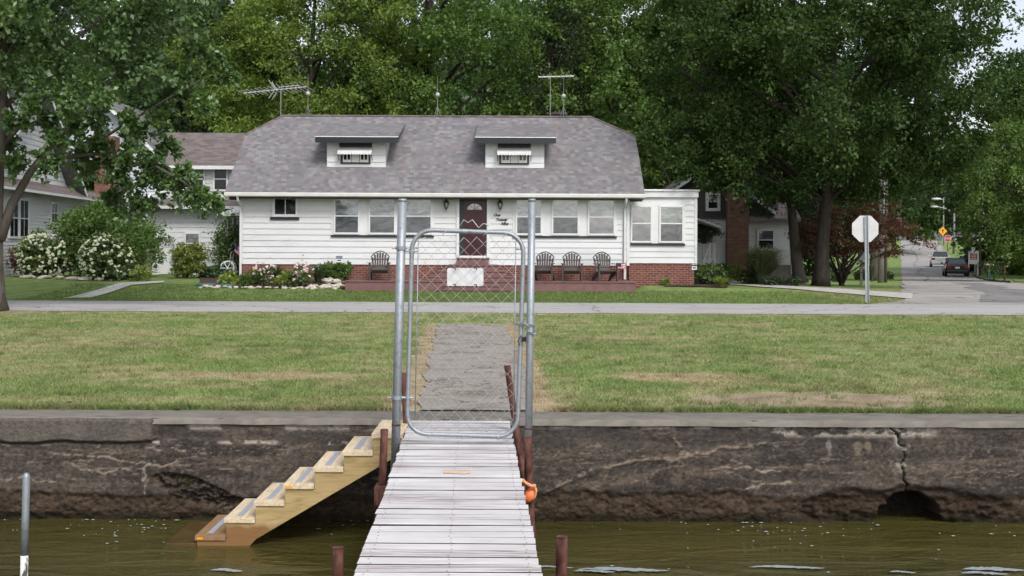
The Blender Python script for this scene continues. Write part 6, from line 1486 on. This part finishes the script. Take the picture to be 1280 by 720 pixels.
mb = MB(); mb.box(q.x - .42, q.x + .42, D, D + .03, q.z - .62, q.z + .45); mb.box(q.x - .2, q.x + .12, D, D + .03, q.z + .452, q.z + .75); pn = mb.build('panel', MT['sign_white'], ns)
mb = MB(); mb.box(q.x - .28, q.x + .28, D - .006, D - .001, q.z - .26, q.z + .22); rp2 = mb.build('red_panel', MT['sign_red'], pn)
mb = MB()
for k in range(3): mb.box(q.x - .2, q.x + .2, D - .009, D - .0065, q.z - .18 + .13 * k, q.z - .13 + .13 * k)
mb.build('text_band', MT['sign_white'], rp2)
mb = MB()
for dx in (-.36, .36): mb.box(q.x + dx - .04, q.x + dx + .04, D + .032, D + .08, ns.location.z - .1, q.z + .4)
mb.build('post', MT['sign_white'], ns)
# mailbox
D = 84.0; q = P(1236.5, 330, D); mbx = empty('mailbox', (q.x, D, gz(q.x, D)), 'pale topped mailbox on a dark green post by the kerb', 'mailbox')
mb = MB(); mb.box(q.x - .09, q.x + .09, D - .02, D + .16, mbx.location.z - .1, q.z - .12); mb.build('post', MT['mail_green'], mbx)
mb = MB(); prof = [(-.26, -.10), (.26, -.10), (.26, .06)] + [(.26 * math.cos(a), .06 + .12 * math.sin(a)) for a in np.linspace(.3, math.pi - .3, 7)] + [(-.26, .06)]
mb.prism([(q.x + a, D - .2, q.z + b_) for a, b_ in prof], (0, .5, 0)); mb.build('box', MT['tan'], mbx)
mb = MB(); mb.box(q.x + .27, q.x + .285, D - .1, D - .02, q.z, q.z + .22); mb.build('flag', MT['sign_red'], mbx)
sk_ = pole(1256, 331, 1255.5, 80, .06, 'rust', 'thin rusty stake near the mailbox', None, 'stake')
# picket fence
D = 104.0; x0, x1 = P(1221, 0, D).x, P(1257, 0, D).x; g_f = gz(x0, D); pf = empty('picket_fence', ((x0 + x1) / 2, D, g_f), 'white picket fence behind the brown pole and mailbox', 'fence')
mb = MB(); x = x0; k = 0
while x < x1: mb.prism([(x, D, g_f), (x + .075, D, g_f), (x + .075, D, g_f + .98), (x + .0375, D, g_f + 1.06), (x, D, g_f + .98)], (0, .025, 0)); x += .135
mb.build('pickets', MT['white_paint'], pf)
mb = MB()
for z in (.25, .8): mb.box(x0, x1, D + .027, D + .07, g_f + z, g_f + z + .09)
mb.build('rail', MT['white_paint'], pf)
mb = MB()
for x in (x0, (x0 + x1) / 2, x1): mb.box(x - .06, x + .06, D + .072, D + .19, g_f, g_f + 1.15)
mb.build('post', MT['white_paint'], pf)

# ---------------------------------------------------------------- vehicles
def make_car(name, label, body, kind, loc, rz):
    root = empty(name, (0, 0, 0), label, 'car')
    # stations along the length (front is +y): y, half width, sill, belt
    if kind == 'sedan': S = [(-2.35, .78, .38, .86), (-2.28, .86, .26, .99), (-1.6, .90, .22, 1.01), (0, .91, .22, .96), (1.3, .90, .22, .93), (2.05, .86, .24, .80), (2.35, .72, .30, .66)]; C_ = [(-1.75, .72, 1.0, .70), (-.95, .74, 1.40, .58), (.15, .74, 1.44, .58), (1.25, .76, .95, .70)]
    elif kind == 'suv': S = [(-2.25, .84, .42, .98), (-2.2, .92, .30, 1.10), (-1.2, .95, .26, 1.10), (0, .95, .26, 1.06), (1.3, .94, .26, 1.05), (2.0, .90, .30, .95), (2.25, .78, .36, .78)]; C_ = [(-2.12, .84, 1.09, .80), (-1.75, .80, 1.66, .68), (.2, .80, 1.70, .66), (1.2, .82, 1.06, .76)]
    elif kind == 'van': S = [(-2.5, .90, .36, 1.05), (-2.42, .97, .26, 1.12), (-1, .98, .24, 1.10), (.6, .98, .24, 1.06), (1.7, .95, .24, 1.00), (2.3, .88, .28, .85), (2.5, .76, .34, .72)]; C_ = [(-2.40, .88, 1.11, .84), (-2.2, .82, 1.72, .74), (.4, .82, 1.76, .72), (1.75, .86, 1.01, .80)]
    else: S = [(-2.7, .88, .50, 1.05), (-2.65, .93, .44, 1.10), (-.7, .94, .40, 1.10), (.3, .94, .40, 1.10), (1.2, .93, .40, 1.12), (2.2, .90, .44, 1.05), (2.6, .82, .50, .92)]; C_ = [(-.85, .84, 1.10, .80), (-.65, .78, 1.74, .70), (.35, .78, 1.78, .68), (1.1, .84, 1.12, .78)]
    mb = MB(); rings = []
    for (y, w, z0, z1) in S:
        zm = z0 + (z1 - z0) * .45; rings.append([(-w*.9, y, z0), (-w, y, zm - .1), (-w, y, zm + .1), (-w*.93, y, z1 - .05), (-w*.84, y, z1), (w*.84, y, z1), (w*.93, y, z1 - .05), (w, y, zm + .1), (w, y, zm - .1), (w*.9, y, z0)])
    vs = [p for r_ in rings for p in r_]; n = 10; fs = [(i*n + j, (i+1)*n + j, (i+1)*n + (j+1) % n, i*n + (j+1) % n) for i in range(len(S) - 1) for j in range(n)]
    fs += [tuple(range(n)), tuple((len(S)-1)*n + j for j in range(n-1, -1, -1))]; mb.add(vs, fs)
    vs = []   # cabin pillars and roof
    for (y, wb, z, wt) in C_: vs += [(-wt if z > 1.2 else -wb, y, z), (wt if z > 1.2 else wb, y, z)]
    rf = [vs[2], vs[3], vs[5], vs[4]]; mb.prism([Vector(p) for p in rf], (0, 0, .045))
    for (a, b_) in ((0, 2), (1, 3), (2, 4), (3, 5), (4, 6), (5, 7)):
        mb.tube([vs[a], vs[b_]], .035, 5)
    if kind in ('suv', 'van', 'sedan'):
        for s in (0, 1): p = Vector(vs[2 + s]).lerp(Vector(vs[4 + s]), .55); mb.tube([p, (p.x * 1.16, p.y, C_[0][2] - .02)], .035, 5)
    mb.build('body', MT[body], root, smooth=False, bevel=.03)
    zb = C_[0][2] - .02; A_, B_, Cc, D_ = [Vector(v) for v in (vs[0], vs[2], vs[4], vs[6])]; A2, B2, C2, D2_ = [Vector(v) for v in (vs[1], vs[3], vs[5], vs[7])]
    def glass(nm, pts):
        cen = sum(pts, Vector()) / len(pts); m_ = MB(); m_.prism([p.lerp(cen, .06) for p in pts], Vector((0, 0, .002))); m_.build(nm, MT['car_glass'], root)
    glass('rear_window', [A_, A2, B2, B_]); glass('windscreen', [D_, D2_, C2, Cc])
    glass('side_window', [Vector((A_.x, A_.y, zb)), B_, Cc, Vector((D_.x, D_.y, zb))]); glass('side_window', [Vector((A2.x, A2.y, zb)), B2, C2, Vector((D2_.x, D2_.y, zb))])
    yr, yf_ = S[0][0], S[-1][0]
    for s in (-1, 1):
        m_ = MB(); w = S[1][1]; zt = S[1][3]; m_.box(min(s*w*.55, s*w*.93), max(s*w*.55, s*w*.93), yr - .012, yr + .09, zt - .30, zt - .10); m_.build('tail_light', MT['tail_red'], root, bevel=.01)
        m_ = MB(); w = S[-1][1]; zt = S[-1][3]; m_.box(min(s*w*.55, s*w*.98), max(s*w*.55, s*w*.98), yf_ - .10, yf_ + .01, zt - .15, zt - .02); m_.build('headlight', MT['lamp_clear'], root, bevel=.01)
        m_ = MB(); m_.ball((s * (S[3][1] + .10), 1.0, S[3][3] + .08), (.10, .05, .07), 8, 5); m_.tube([(s * S[3][1] * .9, 1.0, S[3][3]), (s * (S[3][1] + .08), 1.0, S[3][3] + .06)], .02, 5); m_.build('mirror', MT[body], root)
        for y in (yr + .85, yf_ - .85):
            m_ = MB(); ax_ = Matrix.Rotation(R(90), 4, 'Y'); m_.lathe([(.20, -.10), (.31, -.10), (.335, -.05), (.335, .05), (.31, .10), (.20, .10)], (s * (S[3][1] - .09), y, .335), 18, ax_); wl = m_.build('wheel', MT['tyre'], root)
            m_ = MB(); m_.lathe([(.05, -.112), (.20, -.104), (.20, .104), (.05, .112)], (s * (S[3][1] - .09), y, .335), 14, ax_); m_.build('rim', MT['rim'], wl)
    m_ = MB(); zt = S[1][3]; m_.box(-.17, .17, yr - .016, yr - .002, zt - .34, zt - .20); m_.build('number_plate', MT['sign_white'], root)
    m_ = MB(); m_.box(-S[0][1] * .98, S[0][1] * .98, yr - .05, yr + .05, S[0][2] - .06, S[0][2] + .14); m_.build('bumper', MT[body], root, bevel=.03)
    root.location = loc; root.rotation_euler = (0, 0, rz); return root
SA = -math.atan(.3368)   # heading of the street
def on(px, D): x = P(px, 307, D).x; return (x, D, gz(x, D) + .025)
make_car('sedan', 'black sedan seen from behind, parked on the street near the white sign', 'car_black', 'sedan', on(1194.5, 93), SA * .95)
make_car('compact_suv', 'white sport utility car seen from behind, higher up the street', 'car_white', 'suv', on(1174.5, 124), SA)
make_car('minivan', 'maroon minivan crossing the hill top, seen side on', 'car_maroon', 'van', on(1203, 191), R(96))
make_car('pickup_truck', 'black pickup truck on the drive behind the white sign', 'car_black', 'pickup', on(1219, 113), R(84))
# ================================================================ TREES
def ctr(px, py, D): return tuple(P(px, py, D))
rng = np.random.default_rng(77)
# --- big maple on the near lawn
Dm_ = 27.0; bm_ = G(-5, 389.5); bz = bm_.z
cl = ell_clumps(150, ctr(60, -60, Dm_), (4.0, 3.6, 4.6), rng, .35, .16, 3, zmin=P(60, 110, Dm_).z)
low = [(150, 205, .2), (165, 188, -.3), (190, 205, 0), (205, 222, .3), (228, 215, 0), (232, 238, .2), (262, 252, 0), (248, 244, -.2), (128, 178, 0), (112, 205, .3), (150, 228, 0), (100, 160, -.6), (70, 172, -.9), (118, 150, -.8), (60, 200, -.7), (20, 205, -.5), (85, 130, -1.4), (130, 120, -1.2), (160, 150, -.6), (200, 150, 0),
       (215, 120, .4), (235, 100, .2), (250, 130, .5), (190, 90, -1), (245, 60, 0), (255, 20, .2), (180, 250, .6), (20, 150, -1.2), (-20, 190, -1), (40, 130, -1.5), (210, 180, .2), (172, 165, .3), (140, 250, .9), (160, 262, .8), (285, 95, .6), (270, 70, .5), (185, 225, .5), (110, 185, .4), (60, 150, .2), (5, 175, .4)]
ex = np.array([tuple(P(a, b, Dm_ + c)) for a, b, c in low]); rad = np.concatenate([rng.uniform(.55, .95, len(cl)), rng.uniform(.28, .48, len(ex))])
def maple_limbs(mb):
    f = P(12, 285, Dm_)
    for pts, r in (([(0, 300), (15, 255), (38, 215), (70, 175), (110, 130), (160, 80)], .125), ([(-6, 300), (-20, 230), (-30, 150), (-40, 40)], .18), ([(48, 203), (95, 195), (140, 190), (190, 205), (230, 228), (262, 250)], .06), ([(85, 180), (120, 178), (165, 150), (215, 120), (250, 100)], .05)):
        q = [P(a, b, Dm_ + .15 * i * (1 if r > .1 else -.2)) for i, (a, b) in enumerate(pts)]; mb.tube(q, [r * (1 - .75 * i / (len(q) - 1)) for i in range(len(q))], 9)
tree('maple_tree', 'large maple on the near lawn with a drooping leafy branch before the white houses', 'tree', (P(-6, 389, Dm_).x, Dm_, 0), P(4, -80, Dm_), .225, np.concatenate([cl, ex]), rad, 'lf_maple', 'bark', 15, 27, .128, .105, 5, .16, extra=maple_limbs, nl=150, flat=.75, droop=.35, spread=.10, zlow=.35)
# --- dark spreading tree beside the corner
Do = 41.0; bo = G(1025, 363.5)
cl = ell_clumps(300, ctr(1030, 70, Do), (6.4, 6.0, 6.2), rng, .40, .15, 8, zmin=P(0, 215, Do).z)
low = [(868, 215), (895, 225), (925, 225), (858, 195), (960, 232), (995, 232), (848, 165), (838, 130), (1060, 240), (1090, 238), (1120, 228), (1150, 222), (1180, 218), (1205, 200), (1225, 170), (1240, 140), (1235, 100), (885, 205), (915, 210), (1040, 225), (1075, 215), (1130, 210), (1170, 200), (830, 100), (840, 60), (1200, 180), (1215, 195)]
ex = np.array([tuple(P(a, b, Do + rng.uniform(-2.2, 2.2))) for a, b in low])
tree('oak_tree', 'broad dark crowned tree with straight trunk between the sun room and the stop sign', 'tree', (P(1026, 363, Do).x, Do, gz(11, Do)), P(1034, -90, Do), .25, np.concatenate([cl, ex]), np.concatenate([rng.uniform(.7, 1.25, len(cl)), rng.uniform(.5, .85, len(ex))]), 'lf_oak', 'bark_dark', 16, 27, .165, .10, 9, .13, flat=.65, droop=.3, zlow=.32)
# --- leaning conifer at the shake sided house
Dc = 46.0; bc = P(1000, 356.5, Dc); bc.z = gz(bc.x, Dc); top = P(962, 130, Dc)
cl = np.array([tuple(Vector((bc.x, Dc, bc.z)).lerp(top, t) + Vector((math.cos(a) * r_, math.sin(a) * r_, -.12 * r_))) for t, a, r_ in [(.45 + .55 * i / 110, i * 2.4, (1.9 - 1.3 * i / 110) * rng.uniform(.35, 1)) for i in range(110)]])
tree('conifer_tree', 'leaning conifer with a broad fluted trunk behind the dark spreading tree', 'tree', (bc.x, Dc, bc.z), top, .25, cl, np.full(len(cl), .62), 'lf_conifer', 'bark', 10, 16, .15, .04, 10, .12, flat=.35, droop=.75, up=.2, zlow=.25)
# --- copper leaved tree
Dj = 46.5; bj = P(1052, 352, Dj); bj.z = gz(bj.x, Dj)
cl = ell_clumps(80, ctr(1070, 290, Dj), (2.75, 2.0, 1.15), rng, .3, .2, 12, zmin=1.0); ex = np.array([tuple(P(a, b, Dj + c)) for a, b, c in ((1130, 284, -.6), (1120, 315, -.8), (1110, 318, -.4), (1000, 300, .5), (1010, 318, 0), (1115, 275, -.5), (1030, 265, 0), (1070, 252, 0), (1090, 256, 0))])
def jm(mb):
    for k in range(6): a = k * 1.05; mb.tube([Vector((bj.x, Dj, bj.z)), Vector((bj.x + .35*math.cos(a), Dj + .3*math.sin(a), bj.z + .7)), Vector((bj.x + 1.1*math.cos(a), Dj + .8*math.sin(a), bj.z + 1.7))], [.07, .05, .025], 6)
tree('copper_maple', 'low spreading tree with copper red leaves behind the stop sign', 'tree', (bj.x, Dj, bj.z), (P(1060, 270, Dj).x, Dj, P(0, 270, Dj).z), .09, np.concatenate([cl, ex]), np.concatenate([rng.uniform(.4, .65, len(cl)), np.full(len(ex), .36)]), 'lf_red', 'bark_dark', 10, 14, .13, .065, 13, .35, extra=jm, nl=80, flat=.22, droop=.2, zlow=.2)
# --- trees behind the houses
def big(name, label, px, D, w, h, leaf, seed, bark='bark', n=190, K=13, L=17, ll=.25, lw=.15, r0=.3, low=2.2, lean=0, group='trees behind the bungalow', flat=.65, lo=.35, cat='tree', radm=1.0, droop=.3, rough=.2, frac=.12):
    rg = np.random.default_rng(seed); x = P(px, 307, D).x; g = gz(x, D)
    cl = ell_clumps(n, (x, D, g + low + (h - low) / 2), (w / 2, w / 2 * .85, (h - low) / 2), rg, lo, rough, seed)
    return tree(name, label, cat, (x - lean, D, g), (x, D, g + h * .86), r0, cl, rg.uniform(.8, 1.35, n) * radm * (w / 10) ** .4, leaf, bark, K, L, ll, lw, seed + 1, frac, group, flat=flat, droop=droop, zlow=.25)
big('locust_tree', 'yellow green feathery tree above the bungalow roof beside the comb aerial', 395, 57, 12.0, 17.5, 'lf_locust', 101, n=230, K=14, L=20, ll=.21, lw=.11, flat=.4, lo=.45, radm=1.1)
big('locust_tree', 'yellow green tree with dark forked trunk showing above the middle ridge', 540, 59, 12.5, 18.5, 'lf_mid', 102, bark='bark_dark', n=220, K=14, L=19, ll=.21, lw=.12, r0=.42, frac=.25, flat=.45, lo=.5, radm=1.1)
big('shade_tree', 'dark leafy tree in the gap between maple and yellow green tree', 262, 62, 11, 15.5, 'lf_dark', 103)
big('shade_tree', 'light green tree over the roof end near the T shaped aerial', 775, 63, 12.5, 18, 'lf_light', 105, n=210, K=13, L=18, lo=.45)
big('shade_tree', 'mid green tree over the flat roofed sun room', 862, 58, 9.5, 15, 'lf_mid', 106)
big('shade_tree', 'dense tree behind the gabled house and maple crown', 120, 66, 13, 17, 'lf_mid', 107, lo=.45)
big('shade_tree', 'deep green tree filling the corner behind the big maple', -60, 60, 12, 16, 'lf_dark', 108)
big('shade_tree', 'tall dark tree behind the copper leaved tree and poles', 1092, 76, 10, 19, 'lf_dark', 109, n=170, low=3.5)
big('shade_tree', 'dark loose tree with sky gaps beside the broad dark crown', 1315, 84, 11, 19, 'lf_oak', 110, n=130, low=6.0, lo=.5, r0=.25)
# spruce
rg = np.random.default_rng(140); Ds = 61.0; x = P(693, 307, Ds).x; hs = 19.0
cl = []
for i in range(190): t = i / 190; r_ = (1 - t * .86) * 3.4 * rg.uniform(.3, 1); a = i * 2.399; cl.append((x + r_ * math.cos(a), Ds + r_ * math.sin(a), 1.2 + t * (hs - 1.2) - .22 * r_))
tree('spruce_tree', 'dark drooping spruce behind the T shaped aerial', 'tree', (x, Ds, 0), (x, Ds, hs - .5), .3, np.array(cl), np.full(190, 1.0), 'lf_conifer', 'bark_dark', 11, 16, .20, .05, 141, .6, 'trees behind the bungalow', flat=.3, droop=.8, up=.2)
# light foliage at the far side of the street corner
Dw = 72.0; cl = ell_clumps(150, ctr(1278, 235, Dw), (4.1, 3.6, 5.2), np.random.default_rng(150), .4, .18, 15, zmin=.6)
tree('willow_tree', 'light green drooping tree overhanging the street opposite the stop sign', 'tree', (P(1296, 307, Dw).x, Dw, gz(46, Dw)), P(1290, 110, Dw), .28, cl, np.full(150, .95), 'lf_light', 'bark', 13, 22, .22, .085, 151, .4, flat=.8, droop=.7, zlow=.2)
bush('street_bush', 'pale green low bush beside the picket fence and kerb', Vector((P(1276, 337, 97).x, 97, gz(40, 97))), (2.0, 1.2, 1.8), 'lf_light', 60, 8, 9, .2, .1, 152)
bush('street_bush', 'dark clipped bush in front of the pickup truck', Vector((P(1211, 331, 106).x, 106, gz(40, 106))), (1.1, .8, .9), 'lf_dark', 40, 8, 8, .16, .1, 153)
# trees up the street, each its own crown
up_ = [(1118, 150, 11, 15, 'lf_oak', 'dark tree up the street nearest the utility poles'), (1140, 215, 17, 14, 'lf_conifer', 'blackish green tree at the end of the street'), (1166, 235, 16, 20, 'lf_dark', 'dark tall tree straight above the hill top'), (1192, 262, 18, 22, 'lf_light', 'light green tree behind the grey street lamp'),
       (1218, 240, 15, 20, 'lf_mid', 'mid green tree behind the distant blue house'), (1150, 280, 24, 30, 'lf_light', 'pale tree showing through above the dark street trees'), (1250, 225, 18, 22, 'lf_mid', 'tree beyond the drooping light green one'), (1100, 200, 16, 22, 'lf_dark', 'dark tree behind the utility poles')]
for i, (px, D, w, h, lf, lab) in enumerate(up_): big('roadside_tree', lab, px, D, w, h, lf, 200 + i, n=110, K=11, L=13, ll=.62, lw=.40, low=1.0, group='trees up the street', r0=.35, radm=1.25, frac=.25)
# second rank of trees closing the view, one mesh of each sort copied
proto = {}
lab2 = {0: 'full crowned green tree in the far rank behind the houses', 1: 'dark crowned tree in the far rank behind the houses'}
i = 0
for px in [q for q in range(-160, 1560, 66) if not 1085 < q < 1290]:
    k = i % 2; D = 82 + (i * 37) % 31; x = P(px, 307, D).x; s = 1.0 + .25 * ((i * 29) % 10) / 10
    if k not in proto: proto[k] = big('far_tree', lab2[k], px, D, 14, 19, ('lf_mid', 'lf_dark')[k], 300 + k, n=150, K=12, L=15, ll=.42, lw=.27, low=.6, group='far rank of trees behind the houses', radm=1.25, r0=.4); o_ = proto[k]
    else: o_ = dup(proto[k], (x, D, gz(x, D)), rz=i * 1.3, scale=(s, s, s * .95))
    i += 1

# ================================================================ LIGHT, SKY, CAMERA
W = bpy.data.worlds.new('World'); SC.world = W; W.use_nodes = True; nt = W.node_tree; nt.nodes.clear()
out = nt.nodes.new('ShaderNodeOutputWorld'); bg = nt.nodes.new('ShaderNodeBackground'); sky = nt.nodes.new('ShaderNodeTexSky')
sky.sky_type = 'NISHITA'; sky.sun_disc = False; SUN_EL, SUN_AZ = R(46), R(155)
sky.sun_elevation = SUN_EL; sky.sun_rotation = SUN_AZ; sky.dust_density = 3.0; sky.air_density = 1.0
hs_ = nt.nodes.new('ShaderNodeHueSaturation'); hs_.inputs['Saturation'].default_value = .35
tc = nt.nodes.new('ShaderNodeTexCoord'); mp = nt.nodes.new('ShaderNodeMapping'); mp.inputs['Scale'].default_value = (1, 1, 2.6)
no = nt.nodes.new('ShaderNodeTexNoise'); no.inputs['Scale'].default_value = 2.3; no.inputs['Detail'].default_value = 7
cr = nt.nodes.new('ShaderNodeValToRGB'); cr.color_ramp.elements[0].position = .32; cr.color_ramp.elements[0].color = (.72, .76, .82, 1); cr.color_ramp.elements[1].position = .68; cr.color_ramp.elements[1].color = (1.5, 1.5, 1.5, 1)
mx = nt.nodes.new('ShaderNodeMix'); mx.data_type = 'RGBA'; mx.blend_type = 'MULTIPLY'; mx.inputs[0].default_value = 1
L = nt.links.new
L(tc.outputs['Generated'], mp.inputs['Vector']); L(mp.outputs[0], no.inputs['Vector']); L(no.outputs[0], cr.inputs[0])
L(sky.outputs[0], hs_.inputs['Color']); L(hs_.outputs[0], mx.inputs[6]); L(cr.outputs[0], mx.inputs[7]); L(mx.outputs[2], bg.inputs[0]); bg.inputs[1].default_value = .15; L(bg.outputs[0], out.inputs[0])
sl0 = bpy.data.lights.new('sun', 'SUN'); sl0.energy = 1.5; sl0.angle = R(16); sl0.color = (1, .96, .90)
so = bpy.data.objects.new('sun', sl0); COL.objects.link(so)
# sky rotation turns clockwise from +y; the lamp points from there to the ground
d_s = Vector((math.sin(SUN_AZ) * math.cos(SUN_EL), math.cos(SUN_AZ) * math.cos(SUN_EL), math.sin(SUN_EL)))
so.rotation_euler = (-d_s).to_track_quat('-Z', 'Y').to_euler(); so.location = d_s * 60
cam = bpy.data.cameras.new('camera'); co = bpy.data.objects.new('camera', cam); COL.objects.link(co)
co.location = (0, 0, ZC); co.rotation_euler = (R(90), -ROLL, 0)
cam.sensor_width = 36; cam.lens = F / 1280 * 36; cam.shift_y = -(360 - HY) / 1280; cam.clip_start = .1; cam.clip_end = 2500
SC.camera = co
SC.render.engine = 'CYCLES'; cy_ = SC.cycles; cy_.use_denoising = True
try: cy_.denoiser = 'OPENIMAGEDENOISE'; cy_.denoising_prefilter = 'FAST'; cy_.denoising_input_passes = 'RGB_ALBEDO_NORMAL'
except Exception: pass
cy_.max_bounces = 6; cy_.diffuse_bounces = 3; cy_.glossy_bounces = 3; cy_.transmission_bounces = 3; cy_.transparent_max_bounces = 4
cy_.sample_clamp_indirect = 6
vs_ = SC.view_settings; vs_.view_transform = 'Standard'; vs_.look = 'None'; vs_.exposure = 0.42; vs_.gamma = 1.0; vs_.use_curve_mapping = False
SC.render.resolution_x = 1024; SC.render.resolution_y = 576
